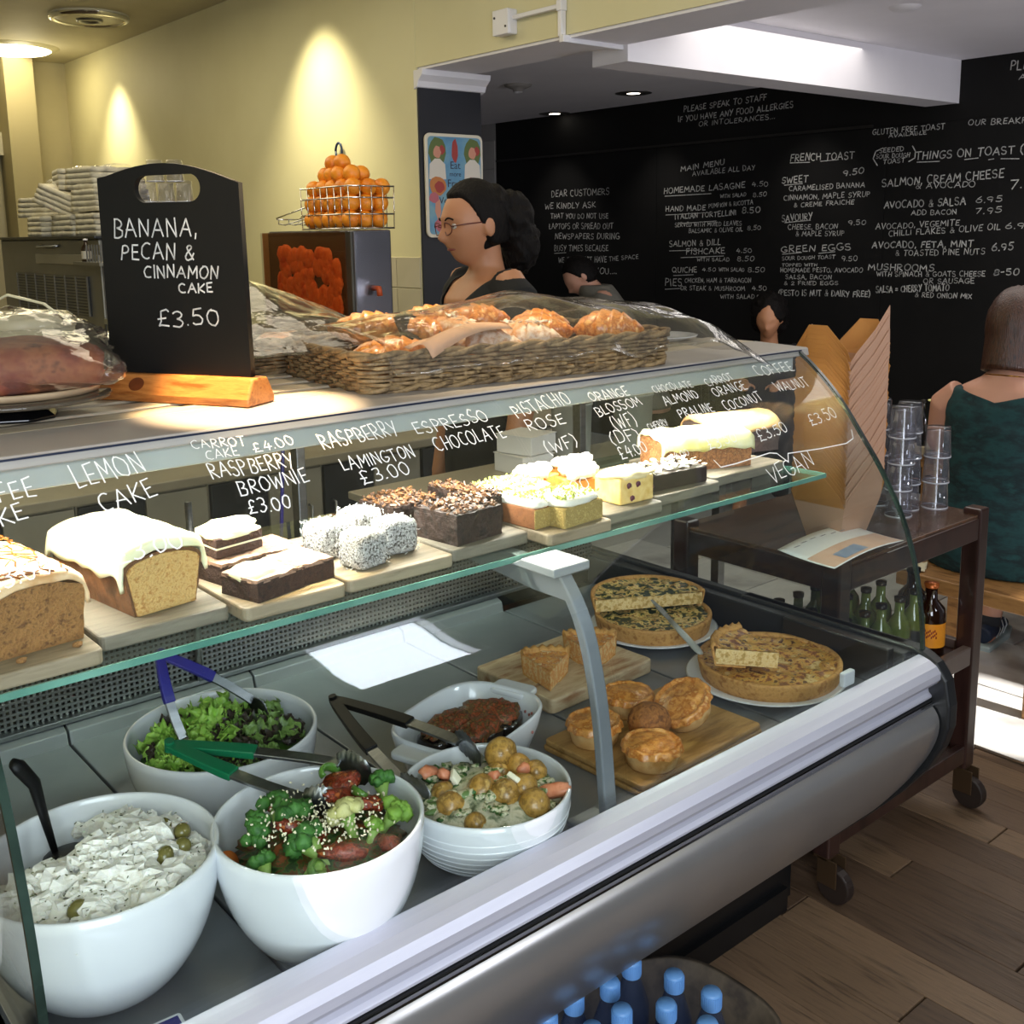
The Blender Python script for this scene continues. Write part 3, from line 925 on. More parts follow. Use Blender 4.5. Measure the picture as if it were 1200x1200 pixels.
# counter top slats
SL = mat('counter_slat', ['#a89c86', '#b7ab94', '#9a8e78'], rough=.5, ns=4, stretch=(1.5, 25, 25))
SL2 = mat('counter_slat_dark', ['#8c806c', '#9a8d78'], rough=.5, ns=4, stretch=(1.5, 25, 25))
y = 1.462
k = 0
while y < 2.05:
    w = .052 if k % 2 == 0 else .030
    cb_(MB().span((X0, y, 1.352), (X1+.03, min(y+w-.003, 2.06), 1.3725 if k % 2 == 0 else 1.3695)), 'top_slat', SL if k % 2 == 0 else SL2, bevel=.0015, seg=1)
    y += w
    k += 1
cb_(MB().span((X0, 1.44, 1.338), (X1+.03, 2.06, 1.352)), 'top_board', mat('top_board', '#8a8474', rough=.6))
# glass shelf and the arm that carries it
cb_(MB().span((X0+.012, 1.23, 1.112), (X1-.03, 1.66, 1.120)), 'glass_shelf', SHELFGLASS)
cb_(MB().span((X0+.012, 1.2275, 1.1115), (X1-.03, 1.2305, 1.1205)), 'shelf_front_edge', EDGEGLASS)
cb_(MB().span((X1-.031, 1.2305, 1.1115), (X1-.028, 1.66, 1.1205)), 'shelf_end_edge', EDGEGLASS)
AP = [(1.040, .74), (1.046, .80), (1.054, .88), (1.066, .95), (1.085, 1.02), (1.11, 1.07), (1.145, 1.112)]
ARM = mat('grey_arm_paint', ['#7f858b', '#8b9197'], rough=.4, metal=.3, ns=3)
outer = [lp(AP, i/20) for i in range(21)]
inner = [(y+.016, z-.004) for y, z in outer]
cb_(MB().prism(outer+[(1.25, 1.118), (1.56, 1.112), (1.60, 1.10), (1.20, 1.070)]+inner[::-1][3:], 0, 1.045, 1.070), 'support_arm', ARM, bevel=.003)
cb_(MB().prism([(1.125, 1.112), (1.125, 1.126), (1.20, 1.126), (1.225, 1.112)], 0, 1.020, 1.094), 'arm_head', mat('arm_head_grey', '#a0a6aa', rough=.4, metal=.3), bevel=.002)
cb_(MB().box((1.057, 1.075, .7245), (.06, .07, .009)), 'arm_foot', ARM, bevel=.002)
cb_(MB().box((1.66, 1.030, .80), (.035, .012, .028)), 'glass_clip', mat('clear_white_clip', '#c9ccd2', rough=.3), bevel=.003)
# pen writing on the outside of the glass
GTT = [('TOFFEE', 0.262, 0.616, 0.351, 0.619, 0.026), ('CAKE', 0.267, 0.583, 0.334, 0.591, 0.023), ('LEMON', 0.398, 0.618, 0.485, 0.628, 0.032), ('CAKE', 0.415, 0.582, 0.484, 0.591, 0.025), ('RASPBERRY', 0.559, 0.601, 0.676, 0.599, 0.024), ('BROWNIE', 0.585, 0.569, 0.686, 0.573, 0.022), ('CARROT', 0.554, 0.651, 0.625, 0.646, 0.014), ('CAKE', 0.565, 0.632, 0.609, 0.632, 0.014), ('£4.00', 0.631, 0.632, 0.692, 0.635, 0.015), ('RASPBERRY', 0.729, 0.618, 0.858, 0.624, 0.027), ('LAMINGTON', 0.742, 0.581, 0.863, 0.582, 0.02), ('ESPRESSO', 0.886, 0.617, 1.025, 0.624, 0.024), ('CHOCOLATE', 0.904, 0.584, 1.037, 0.589, 0.023), ('PISTACHIO', 1.08, 0.62, 1.208, 0.632, 0.025), ('ROSE', 1.086, 0.592, 1.167, 0.595, 0.021), ('(WF)', 1.097, 0.544, 1.164, 0.55, 0.022), ('ORANGE', 1.252, 0.629, 1.345, 0.628, 0.019), ('BLOSSOM', 1.243, 0.597, 1.357, 0.605, 0.019), ('(WF)', 1.261, 0.566, 1.315, 0.567, 0.025), ('(DF)', 1.235, 0.54, 1.303, 0.539, 0.023), ('£4.00', 1.239, 0.51, 1.304, 0.516, 0.021), ('CHOCOLATE', 1.406, 0.625, 1.51, 0.625, 0.017), ('ALMOND', 1.41, 0.594, 1.505, 0.602, 0.018), ('PRALINE', 1.424, 0.566, 1.518, 0.567, 0.018), ('CHERRY', 1.335, 0.553, 1.385, 0.556, 0.013), ('(WF)', 1.346, 0.518, 1.38, 0.517, 0.013), ('£4.00', 1.345, 0.491, 1.394, 0.494, 0.012), ('CARROT', 1.549, 0.622, 1.632, 0.628, 0.018), ('ORANGE', 1.548, 0.596, 1.646, 0.601, 0.019), ('COCONUT', 1.549, 0.563, 1.666, 0.572, 0.02), ('£3.50', 1.45, 0.494, 1.529, 0.5, 0.021), ('COFFEE', 1.707, 0.626, 1.823, 0.627, 0.024), ('WALNUT', 1.728, 0.583, 1.831, 0.584, 0.022), ('£3.50', 1.59, 0.489, 1.681, 0.499, 0.023), ('£3.50', 1.757, 0.497, 1.851, 0.505, 0.025), ('£3.00', 0.271, 0.508, 0.341, 0.519, 0.024), ('£3.00', 0.41, 0.512, 0.492, 0.517, 0.022), ('£3.00', 0.587, 0.542, 0.645, 0.54, 0.019), ('£3.00', 0.761, 0.553, 0.841, 0.558, 0.021), ('£4.00', 1.05, 0.468, 1.145, 0.477, 0.019), ('VEGAN', 1.561, 0.408, 1.701, 0.419, 0.03)]
rg = random.Random(11)
def gfn(p):
    y, z = gp(p[1])
    n = gn(p[1])
    return (p[0], y+n[0]*.0042, z+n[1]*.0042)
words = {}
for t, x0, s0, x1, s1, h in GTT:
    mb = MB()
    write(mb, t, (x0, s0), (x1, s1), h, .0018 if h > .017 else .0013, gfn, rg, jit=.07)
    mb.xf(Matrix.Translation(OFF))
    mb.build('pen_writing', PEN, case, fixn=False)
BR = [(1.445, .474), (1.453, .459), (1.493, .459), (1.596, .464), (1.615, .460), (1.633, .438), (1.645, .455), (1.745, .449), (1.83, .447), (1.86, .454), (1.87, .472)]
mb = MB()
_ribbon(mb, [tuple(p) for p in BR], .002, gfn)
mb.xf(Matrix.Translation(OFF))
mb.build('pen_bracket', PEN, case, fixn=False)
# maker's plate lying at the front of the tray
pl = thing('maker_sticker', 'blue and white maker sticker stuck on the steel tray below the feta bowl', 'sticker', (.335, 1.100, .7202), rz=radians(-4))
MB().prism(rrect(.150, .042, .004), 2, 0, .0008).build('backing', mat('sticker_white', '#e8eaee', rough=.4), pl)
MB().box((0, .004, .001), (.142, .026, .0006)).build('blue_band', mat('sticker_blue', '#221f7a', rough=.4), pl)
STW = mat('sticker_lettering', '#f2f3f6', rough=.5)
print_text('lettering', 'scan', .024, STW, pl, Matrix.Translation((-.022, .003, .0014)), bold=.0007, align='RIGHT')
print_text('lettering', 'frost', .024, STW, pl, Matrix.Translation((-.019, .003, .0014)), align='LEFT')

# ================================================================== SHELF: boards and cakes
SB = mat('shelf_board_wood', ['#8b7b63', '#9a8a72', '#786950'], rough=.6, ns=3, det=8, stretch=(2, 14, 14), bump=.15, bs=12)
SBG = mat('grey_board_wood', ['#726a5c', '#807868', '#60584a'], rough=.6, ns=3, det=8, stretch=(2, 14, 14), bump=.15, bs=12)
ZG = 1.1205
boards = [(.250, .402, 1.236, 1.47, SB, 'pale wooden board under the coffee loaf cake'),
          (.405, .580, 1.272, 1.50, SBG, 'grey wooden board under the lemon loaf cake'),
          (.583, .742, 1.245, 1.50, SB, 'wooden board under the raspberry brownies'),
          (.745, .935, 1.252, 1.50, SB, 'wooden board under the coconut lamingtons'),
          (.938, 1.100, 1.268, 1.50, SBG, 'wooden board under the dark chocolate crumble cake'),
          (1.075, 1.238, 1.222, 1.262, SB, ''),
          (1.255, 1.405, 1.252, 1.50, SBG, 'grey wooden board under the pale berry cheesecake'),
          (1.410, 1.600, 1.280, 1.52, SBG, 'grey board under the dark almond tart'),
          (1.605, 1.840, 1.305, 1.54, SBG, 'grey board under the coconut and walnut loaves')]
boards[5] = (1.103, 1.252, 1.228, 1.47, SB, 'pale rounded board under the pistachio slices')
for x0, x1, y0, y1, m, lab in boards:
    w, d = x1-x0-.004, y1-y0
    o = MB().prism(rrect(w, d, .010, 4), 2, 0, .0195).build('serving_board', m, loc=((x0+x1)/2, (y0+y1)/2, ZG), bevel=.003)
    tag(o, lab, 'board', 'wooden boards on the glass shelf')
ZB = ZG+.0195
CRUMB = mat('golden_crumb', ['#c99a55', '#dcb572', '#b98543'], rough=.85, ns=170, det=6, bump=1, bs=300)
COFCR = mat('coffee_crumb', ['#8a5c30', '#a3743f', '#6c4522'], rough=.85, ns=150, det=6, bump=1, bs=300)
CRUST = mat('brown_cake_crust', ['#5c3c22', '#6f4a2a', '#43290f'], rough=.8, ns=30, bump=.6, bs=90)
ICEW = mat('lemon_icing', ['#f6eebb', '#fdf8dc'], rough=.35, ns=20, sss=.2, bump=.15, bs=30)
ICEC = mat('coffee_icing', ['#e2b986', '#efcea2', '#d3a06a'], rough=.4, ns=18, sss=.1, bump=.2, bs=30)
CARAM = mat('caramel_drizzle', '#8a4e1c', rough=.25, coat=.5)
BROWN = mat('brownie_crumb', ['#2b1710', '#3d2318', '#1b0d08'], rough=.8, ns=150, det=6, bump=1, bs=220)
BRTOP = mat('brownie_crust', ['#8a6a54', '#a58570', '#6a4a38'], rough=.5, ns=80, det=6, bump=.5, bs=60)
CHOC = mat('dark_choc_crumble', ['#1d110b', '#33211a', '#0f0805'], rough=.7, ns=60, bump=1, bs=100)
COCO = mat('coconut_crust', ['#2c2723', '#8e8b87', '#c9c8c5', '#3b3632'], rough=.9, ns=260, det=3, ramp=(.36, .64), bump=1, bs=160)
PISC = mat('green_crumb_cake', ['#b59a55', '#a2894a', '#c6ad68'], rough=.85, ns=220, bump=1, bs=300)
PISB = mat('pistachio_bits', ['#9aa83c', '#b7c060', '#7b8a2c'], rough=.7, ns=40)
SPONGE = mat('brown_sponge_side', ['#7d4c2b', '#935d36', '#69401f'], rough=.75, ns=30, bump=.5, bs=90)
CHEESE = mat('baked_cheesecake', ['#e8c06a', '#f2d186', '#dcae56'], rough=.6, ns=25, bump=.5, bs=60)
BERRY = mat('berry_purple', ['#4c1530', '#6b2342'], rough=.35)
MERG = mat('white_meringue', ['#f3ecd6', '#fbf8ec'], rough=.6, ns=20, bump=.2)


def loaf_outline(w, h, flare=1.1, n=8):
    """cross-section (x,z) of a tin loaf: narrower foot, domed top"""
    out = [(-w/2/flare, 0), (w/2/flare, 0), (w/2, h*.8)]
    for i in range(1, n):
        a = pi*i/n
        out.append((w/2*cos(a), h*.8+h*.22*sin(a)))
    out.append((-w/2, h*.8))
    return out


def loaf_grid(w, l, h, flare, nx, ny, seed, amp):
    """closed loaf block, long along y, densely gridded and roughened"""
    m = MB()
    pr = loaf_outline(w, h, flare, 10)
    # resample
    per = []
    for i in range(len(pr)):
        a, b = pr[i], pr[(i+1) % len(pr)]
        d = hypot(b[0]-a[0], b[1]-a[1])
        k = max(1, int(d/(w/nx)))
        for j in range(k):
            per.append((a[0]+(b[0]-a[0])*j/k, a[1]+(b[1]-a[1])*j/k))
    n = len(per)
    def P(u, v):
        p = per[int(round(v*n)) % n]
        return (p[0], (u-.5)*l, p[1])
    m.grid(P, ny, n)
    # ends as fans of rings
    for e in (-.5, .5):
        def Q(u, v, e=e):
            p = per[int(round(v*n)) % n]
            return (p[0]*(1-u), e*l, p[1]*(1-u)+h*.45*u)
        m.grid(Q, 8, n)
    m.v = [tuple(Vector(p)+pts_noise(p, 60, amp, seed)*(1 if p[2] > .002 else 0)) for p in m.v]
    return m


def icing_cap(w, l, h, drop, seed, amp=.003, ny=28, nx=24, thick=.010, dripf=30):
    """thick soft icing over the top of a loaf"""
    m = MB()
    def P(u, v):
        y = (u-.5)*l*1.015
        a = (v-.5)*2
        k = min(1, abs(a)/.80)
        x = a/abs(a)*k*w*.515 if a else 0
        zt = h*.80+h*.22*sqrt(max(0, 1-min(1, abs(x)/(w*.515))**2))+thick
        if abs(a) > .80:
            d = drop*(.8+.45*noise.noise(Vector((y*dripf, a*2, seed))))
            zt = h*.80+thick*.3-d*(abs(a)-.80)/.20
        e = min(1, (.5-abs(u-.5))/.06)
        zt -= (1-e)**2*thick*.9
        q = Vector((x, y, zt))
        return q+Vector((0, 0, 1))*noise.noise(q*40+Vector((seed, 0, 0)))*amp
    m.grid(P, ny, nx)
    return m


# --- coffee loaf with caramel drizzle
def Rz(a): return (0, 0, a)
t = thing('coffee_loaf_cake', 'coffee loaf cake with pale icing and a caramel lattice at the end of the shelf', 'cake', (.333, 1.385, ZB), rz=radians(6))
loaf_grid(.112, .205, .078, 1.12, 26, 36, 1, .0025).build('cake_body', COFCR, t, smooth=True)
icing_cap(.114, .208, .078, .020, 2).build('icing', ICEC, t, smooth=True, solid=.004)
def loaftop(x, y, w=.114, h=.078, th=.0125):
    return (x, y, h*.80+h*.22*sqrt(max(0, 1-min(1, abs(x)/(w*.515))**2))+th)
m = MB()
for i in range(9):
    y0 = -.10+i*.026
    m.tube([loaftop(-.054+.108*k/10, y0+.012*sin(k*.9+i)+.004*k) for k in range(11)], .0014, 5)
for i in range(5):
    x0 = -.044+i*.022
    m.tube([loaftop(x0+.006*sin(k*1.3+i), -.10+.2*k/12) for k in range(13)], .0014, 5)
m.build('caramel_drizzle', CARAM, t, smooth=True, kind='stuff')
for px, py in ((-.02, -.128), (.045, -.122)):
    o = MB().ball((0, 0, .003), (.006, .005, .0035), 10, 6, amp=.5, freq=2, seed=px).build('cake_crumb', COFCR, loc=(.333+px, 1.385+py, ZB))
    tag(o, 'loose cake crumb in front of the coffee loaf, '+('nearer the end of the case' if px < 0 else 'nearer the lemon loaf'), 'crumb', 'loose crumbs before the coffee loaf')
# --- lemon loaf
t = thing('lemon_loaf_cake', 'lemon loaf cake under thick glossy white icing with a cut golden face', 'cake', (.497, 1.420, ZB), rz=radians(8))
loaf_grid(.112, .200, .078, 1.25, 26, 36, 5, .002).build('cake_crust', CRUST, t, smooth=True)
mm = MB()
pr = loaf_outline(.104, .074, 1.25)
mm.prism(pr, 1, -.1035, -.0995)
mm.build('cut_face', CRUMB, t, bevel=.001)
icing_cap(.118, .204, .078, .018, 4, thick=.016).build('icing', ICEW, t, smooth=True, solid=.005)


def brownie(name, lab, loc, w, l, h, rz, top, side, seed, group=None, cat='brownie', rx=0.0, blob=None):
    t = thing(name, lab, cat, loc, rz=rz, group=group)
    m = MB()
    def blk(w, l, z0, z1, amp):
        b = MB()
        nx, ny, nz = max(4, int(w/.006)), max(4, int(l/.006)), max(2, int((z1-z0)/.006))
        for s in (0, 1):
            b.grid(lambda u, v: ((u-.5)*w, (v-.5)*l, z1 if s else z0), nx, ny)
            b.grid(lambda u, v: ((u-.5)*w, (s-.5)*l, z0+(z1-z0)*v), nx, nz)
            b.grid(lambda u, v: ((s-.5)*w, (u-.5)*l, z0+(z1-z0)*v), ny, nz)
        b.v = [tuple(Vector(p)+pts_noise(p, 70, amp, seed)*(1 if p[2] > z0+1e-5 else .0)) for p in b.v]
        return b
    blk(w, l, 0, h*.88, .0028).build('body', side, t)
    blk(w*.99, l*.99, h*.82, h, .0022).build('top_crust', top, t)
    if blob:
        b = MB().ball((blob[0], blob[1], h), (blob[2], blob[3], .011), 24, 12, amp=.25, freq=1.6, seed=seed)
        b.build('icing', ICEW, t, smooth=True)
    return t


brownie('raspberry_brownie', 'raspberry brownie square half covered by a pool of white icing, frontmost on its board', (.640, 1.300, ZB), .082, .075, .030, radians(14), BRTOP, BROWN, 1, 'raspberry brownies', blob=(-.012, .004, .034, .03))
brownie('raspberry_brownie', 'cracked raspberry brownie square nearest the lamingtons', (.707, 1.318, ZB), .062, .078, .030, radians(6), BRTOP, BROWN, 2, 'raspberry brownies')
brownie('raspberry_brownie', 'flat raspberry brownie square lying under the iced slice', (.640, 1.400, ZB), .085, .08, .030, radians(10), BRTOP, BROWN, 3, 'raspberry brownies')
brownie('raspberry_brownie', 'cracked raspberry brownie square at the back of its board', (.712, 1.41, ZB), .055, .085, .028, radians(4), BRTOP, BROWN, 4, 'raspberry brownies')
t = thing('carrot_cake_slice', 'dark cake slice with thick white icing lying on the brownies', 'cake slice', (.645, 1.410, ZB+.0315), rz=radians(10))
MB().prism([(-.040, -.026), (.040, -.026), (.034, .03), (-.034, .03)], 2, 0, .012).build('lower_sponge', BROWN, t, bevel=.002)
MB().prism([(-.039, -.025), (.039, -.025), (.033, .029), (-.033, .029)], 2, .012, .015).build('filling', ICEW, t, bevel=.001)
MB().prism([(-.040, -.026), (.040, -.026), (.034, .03), (-.034, .03)], 2, .015, .029).build('upper_sponge', BROWN, t, bevel=.002)
MB().ball((0, 0, .033), (.042, .031, .011), 24, 12, amp=.25, freq=2, seed=3, power=3.2).build('icing', ICEW, t, smooth=True)

# --- lamingtons
def lamington(lab, loc, rz, seed):
    t = thing('lamington', lab, 'lamington', loc, rz=rz, group='coconut lamingtons')
    MB().ball((0, 0, .0265), (.030, .029, .0265), 20, 14, amp=.05, freq=4, seed=seed, power=6).build('sponge_cube', COCO, t, smooth=True)
    m = MB()
    rr = random.Random(seed)
    for i in range(200):
        f = rr.choice('xxyyz')
        a, b = rr.uniform(-.028, .028), rr.uniform(-.026, .026)
        s = rr.choice((-1, 1))
        p = (s*.030, a, .0265+b) if f == 'x' else (a, s*.029, .0265+b) if f == 'y' else (a, b, .053)
        m.box(p, (rr.uniform(.002, .006), .0009, .0009), rot=(rr.uniform(0, 3), rr.uniform(0, 3), rr.uniform(0, 3)))
    m.build('coconut_shreds', mat('coconut_white', '#cfcfcb', rough=.8), t, kind='stuff')
for lab, x, y, rz, s in (('lamington cube closest to the glass beside the brownies', .803, 1.302, .15, 1), ('lamington cube standing next to the dark chocolate cake', .876, 1.330, -.1, 2), ('lamington cube behind, on the brownie side of its board', .790, 1.385, .3, 3), ('lamington cube behind, partly hidden by the others', .868, 1.415, .1, 4)):
    lamington(lab, (x, y, ZB), rz, s)

# --- chocolate crumble cake pieces
def crumble(lab, loc, w, l, h, rz, seed):
    t = brownie('chocolate_crumble_cake', lab, loc, w, l, h, rz, CHOC, CHOC, seed, 'espresso chocolate cakes', 'cake')
    m = MB()
    rr = random.Random(seed)
    for i in range(170):
        m.box((rr.uniform(-w/2, w/2), rr.uniform(-l/2, l/2), h+rr.uniform(0, .006)), (rr.uniform(.004, .012), rr.uniform(.002, .005), rr.uniform(.002, .004)), rot=(rr.uniform(-.6, .6), rr.uniform(-.6, .6), rr.uniform(0, 3)))
    m.build('crumble_topping', mat('crumble_bits', ['#3a2214', '#7a5230', '#20120a', '#a5764a'], rough=.5, ns=50, ramp=(.35, .7)), t, kind='stuff')
    return t
crumble('dark chocolate crumble cake piece nearest the lamingtons and the glass', (1.003, 1.335, ZB), .100, .10, .048, .12, 5)
crumble('dark chocolate crumble cake piece touching the pistachio slices', (1.075, 1.41, ZB), .046, .14, .048, .1, 6)
crumble('dark chocolate crumble cake piece at the back, above the lamingtons', (.965, 1.445, ZB), .10, .09, .046, .1, 7)

# --- pistachio slices
def pist(lab, loc, w, l, rz, seed, side):
    t = thing('pistachio_slice', lab, 'cake slice', loc, rz=rz, group='pistachio rose slices')
    MB().box((0, 0, .017), (w, l, .034)).build('sponge', side, t, bevel=.002)
    MB().box((0, -l/2-.0004, .017), (w*.97, .002, .032)).build('cut_face', PISC, t)
    MB().ball((0, 0, .040), (w*.51, l*.51, .008), 24, 10, amp=.12, freq=5, seed=seed, power=5).build('cream_icing', MERG, t, smooth=True)
    m = MB()
    rr = random.Random(seed)
    for i in range(int(90*w*l/.005)):
        s = rr.uniform(.002, .0055)
        m.box((rr.uniform(-.46, .46)*w, rr.uniform(-.46, .46)*l, .0475+rr.uniform(0, .003)), (s, s*.7, s*.6), rot=(rr.uniform(0, 3), rr.uniform(0, 3), rr.uniform(0, 3)))
    m.build('pistachio_bits', PISB, t, kind='stuff')
pist('pistachio slice with its green crumb side facing the glass', (1.190, 1.285, ZB), .098, .085, .1, 11, PISC)
pist('narrow pistachio slice showing brown sponge beside the chocolate cake', (1.122, 1.318, ZB), .036, .10, .06, 12, SPONGE)
pist('pistachio slice at the back of its board', (1.17, 1.40, ZB), .11, .10, .1, 13, SPONGE)

# --- meringue and cheesecake
def mering(lab, x, y, rz, s):
    t = thing('meringue_slice', lab, 'cake slice', (x, y, ZB), rz=rz, group='white topped slices behind the cheesecake')
    MB().prism([(-.045, -.03), (.045, -.02), (.03, .035), (-.04, .03)], 2, 0, .028).build('sponge', mat('golden_base', ['#b9782e', '#d59a4a'], rough=.6, ns=20), t, bevel=.002)
    m = MB()
    rr = random.Random(s)
    for i in range(9):
        m.ball((rr.uniform(-.032, .032), rr.uniform(-.02, .022), .036+rr.uniform(0, .006)), (rr.uniform(.012, .018), rr.uniform(.010, .016), .011), 12, 8, amp=.3, freq=2, seed=i)
    m.build('white_topping', MERG, t, smooth=True)
mering('white topped slice nearest the pistachio slices', 1.29, 1.47, .2, 1)
mering('white topped slice tucked against the berry cheesecake', 1.345, 1.405, -.2, 2)
mering('white topped slice at the very back beside the plastic tub', 1.395, 1.475, .1, 3)
t = thing('berry_cheesecake_slice', 'baked cheesecake slice with dark berries on the wooden board', 'cheesecake', (1.368, 1.315, ZB), rz=radians(4))
MB().prism([(-.052, -.032), (.030, -.042), (.052, .022), (-.045, .035)], 2, 0, .047).build('filling', CHEESE, t, bevel=.004, seg=3)
MB().ball((-.002, -.003, .047), (.05, .036, .008), 22, 8, amp=.3, freq=3, seed=3, power=3.5).build('crinkled_crust', mat('pale_crust', ['#f3dfae', '#e2c48a'], rough=.5, ns=20), t, smooth=True)
for bx, by, bz in ((-.030, -.0345, .034), (-.008, -.037, .034), (-.022, -.035, .010), (.036, -.032, .02)):
    MB().ball((bx, by, bz), (.0065, .003, .0055), 10, 6, amp=.3, freq=3, seed=bx).build('berry', BERRY, t, smooth=True)
# --- almond tart
t = thing('dark_almond_tart', 'dark chocolate tart slice strewn with flaked almonds on a grey board', 'tart', (1.500, 1.345, ZB), rz=radians(-2))
MB().prism([(-.080, -.040), (.078, -.046), (.086, .036), (-.074, .044)], 2, 0, .032).build('chocolate_body', mat('chocolate_tart', ['#20130e', '#32211a'], rough=.5, ns=20, bump=.4), t, bevel=.004)
m = MB()
rr = random.Random(4)
for i in range(120):
    m.ball((rr.uniform(-.075, .078), rr.uniform(-.038, .034), .034+rr.uniform(0, .007)), (.0075, .005, .0008), 7, 4)
    Mx = Matrix.Translation(Vector(m.v[-1])) @ Euler((rr.uniform(-.6, .6), rr.uniform(-.6, .6), rr.uniform(0, 3))).to_matrix().to_4x4() @ Matrix.Translation(-Vector(m.v[-1]))
    k = len(m.v)-23
    m.v[k:] = [tuple(Mx @ Vector(p)) for p in m.v[k:]]
m.build('flaked_almonds', mat('almond_flake', ['#e8dcc0', '#f5efe0'], rough=.6, ns=30), t, kind='stuff')
# --- two loaves at the far end
t = thing('coconut_loaf_cake', 'carrot loaf cake with rough yellow coconut icing on the shelf under the vegan bracket', 'cake', (1.672, 1.408, ZB), rz=radians(70))
loaf_grid(.098, .205, .066, 1.06, 24, 36, 8, .003).build('cake_body', mat('carrot_crumb', ['#a8693a', '#bf8450', '#85502a', '#d8a870'], rough=.85, ns=130, bump=1, bs=220, ramp=(.3, .7)), t, smooth=True)
icing_cap(.104, .208, .066, .016, 7, amp=.006, thick=.010).build('icing', mat('yellow_icing', ['#e9da78', '#f6edaa', '#fbf6d2'], rough=.5, ns=14, bump=.3), t, smooth=True, solid=.004)
t = thing('walnut_loaf_cake', 'brown walnut loaf cake with tan icing, last on the shelf at the end glass', 'cake', (1.845, 1.455, ZB), rz=radians(74))
loaf_grid(.095, .19, .070, 1.06, 22, 34, 9, .0025).build('cake_body', mat('walnut_crumb', ['#4c3a36', '#5f4b45', '#3a2b28'], rough=.85, ns=140, bump=.8, bs=110), t, smooth=True)
icing_cap(.099, .19, .070, .012, 8, amp=.004, thick=.010).build('icing', mat('tan_icing', ['#d9a86c', '#e8be88', '#c7915a'], rough=.5, ns=14, bump=.3), t, smooth=True, solid=.004)

# ================================================================== TRAY: bowls, dishes, boards
ZT = .72


def bowl_prof(R, H, foot=.45, t=.006, p=2.3):
    out = [(0, .002), (R*foot*.8, .002), (R*foot*.86, 0), (R*foot, .002)]
    n = 16
    r0 = R*foot
    for i in range(1, n+1):
        u = i/n
        out.append((r0+(R-r0)*(1-(1-u)**p)**(1/p) if False else r0+(R-r0)*sin(u*pi/2)**.85, .002+(H-.002)*u**1.35))
    out.append((R-t*.5, H+.0022))
    for i in range(n, -1, -1):
        u = i/n
        out.append((max(.001, r0+(R-r0)*sin(u*pi/2)**.85-t), .002+(H-.002)*u**1.35+t*(1-u)*.9))
    out.append((0, t))
    return out


def make_bowl(lab, x, y, R, H, **k):
    t = thing('serving_bowl', lab, 'bowl', (x, y, ZT))
    MB().lathe(bowl_prof(R, H, **k), 72).build('bowl_body', CERAMIC, t, smooth=True)
    return t


make_bowl('deep white bowl of crumbled feta salad nearest the end of the case', .370, 1.230, .141, .170)
make_bowl('deep white bowl of broccoli and dried tomato salad', .612, 1.125, .134, .170)
make_bowl('white bowl of green leaf salad at the back of the tray', .650, 1.490, .146, .145)
pb = make_bowl('ridged white bowl of new potato salad by the aluminium rail', .891, 1.135, .125, .108, foot=.55)
m = MB()
for i in range(7):
    u = .30+.085*i
    r = .125*.55+(.125*.45)*sin(u*pi/2)**.85
    z = .002+.106*u**1.35
    m.lathe([(r-.001, z-.0015), (r+.0013, z), (r-.001, z+.0015)], 72)
m.build('ridges', CERAMIC, pb, smooth=True)

rr = random.Random(21)


def inbowl(x, y, z, R, a, r):
    return Vector((x+r*R*cos(a), y+r*R*sin(a), z))


# ---- feta salad
FETA = mat('feta', ['#e9e6dc', '#f4f2ea', '#dcd8cb'], rough=.8, ns=60, bump=.6, bs=120, sss=.1)
HERB = mat('dried_herb', ['#4b5230', '#6a6f48', '#2f3420'], rough=.8, ns=40)
m = MB()
h = MB()
cx, cy = .370, 1.230
for i in range(560):
    a, r = rr.uniform(0, 2*pi), sqrt(rr.uniform(0, 1))*.93
    px, py = cx+.128*r*cos(a), cy+.128*r*sin(a)
    if (px-.340)**2+(py-1.298)**2 < .064**2:
        continue
    z = ZT+.128+.040*(1-r*r)+rr.uniform(-.008, .012)+.012*noise.noise(Vector((px*20, py*20, 0)))
    s = rr.uniform(.005, .0185)
    m.ball((px, py, z), (s, s*rr.uniform(.6, 1), s*rr.uniform(.5, .8)), 7, 5, amp=.9, freq=2.5, seed=i, power=rr.uniform(2.2, 6))
    for k in range(3):
        h.box((px+rr.uniform(-.01, .01), py+rr.uniform(-.01, .01), z+s*.62), (rr.uniform(.001, .004), .001, .0008), rot=(rr.uniform(-.5, .5), rr.uniform(-.5, .5), rr.uniform(0, 3)))
tag(m.build('crumbled_feta', FETA, kind='stuff'), 'crumbled white feta heaped in the end bowl', 'cheese')
tag(h.build('dried_herbs', HERB, kind='stuff'), 'dried herb flecks scattered over the feta', 'herbs')
m = MB()
m.ball((cx, cy, ZT+.095), (.126, .126, .045), 28, 10, amp=.1, freq=4)
tag(m.build('aubergine_salad', mat('dark_olive_mix', ['#1d1a18', '#3a3424', '#26201c', '#55502c'], rough=.4, ns=25, bump=.6), kind='stuff', smooth=True), 'dark aubergine and olive mix under the crumbled feta', 'salad')
OLV = mat('green_olive', ['#5f5a2c', '#77703a', '#4c4722'], rough=.25, ns=10, coat=.4)
for i, (a, b, c, lab) in enumerate(((.452, 1.238, .168, 'brown green olive beside the feta, nearest the bowl rim'), (.470, 1.218, .163, 'brown green olive against the feta, further from the rim'), (.458, 1.192, .160, 'olive half buried by feta at the bowl rim'), (.318, 1.148, .160, 'olive showing through the feta at the front of the bowl'), (.432, 1.180, .163, 'small olive between feta pieces above the tray gap'))):
    o = MB().ball((0, 0, 0), (.013, .011, .011), 14, 10).build('green_olive', OLV, smooth=True, loc=(a, b, ZT+c), rot=(.3, .2*i, i))
    tag(o, lab, 'olive', 'olives in the feta salad')

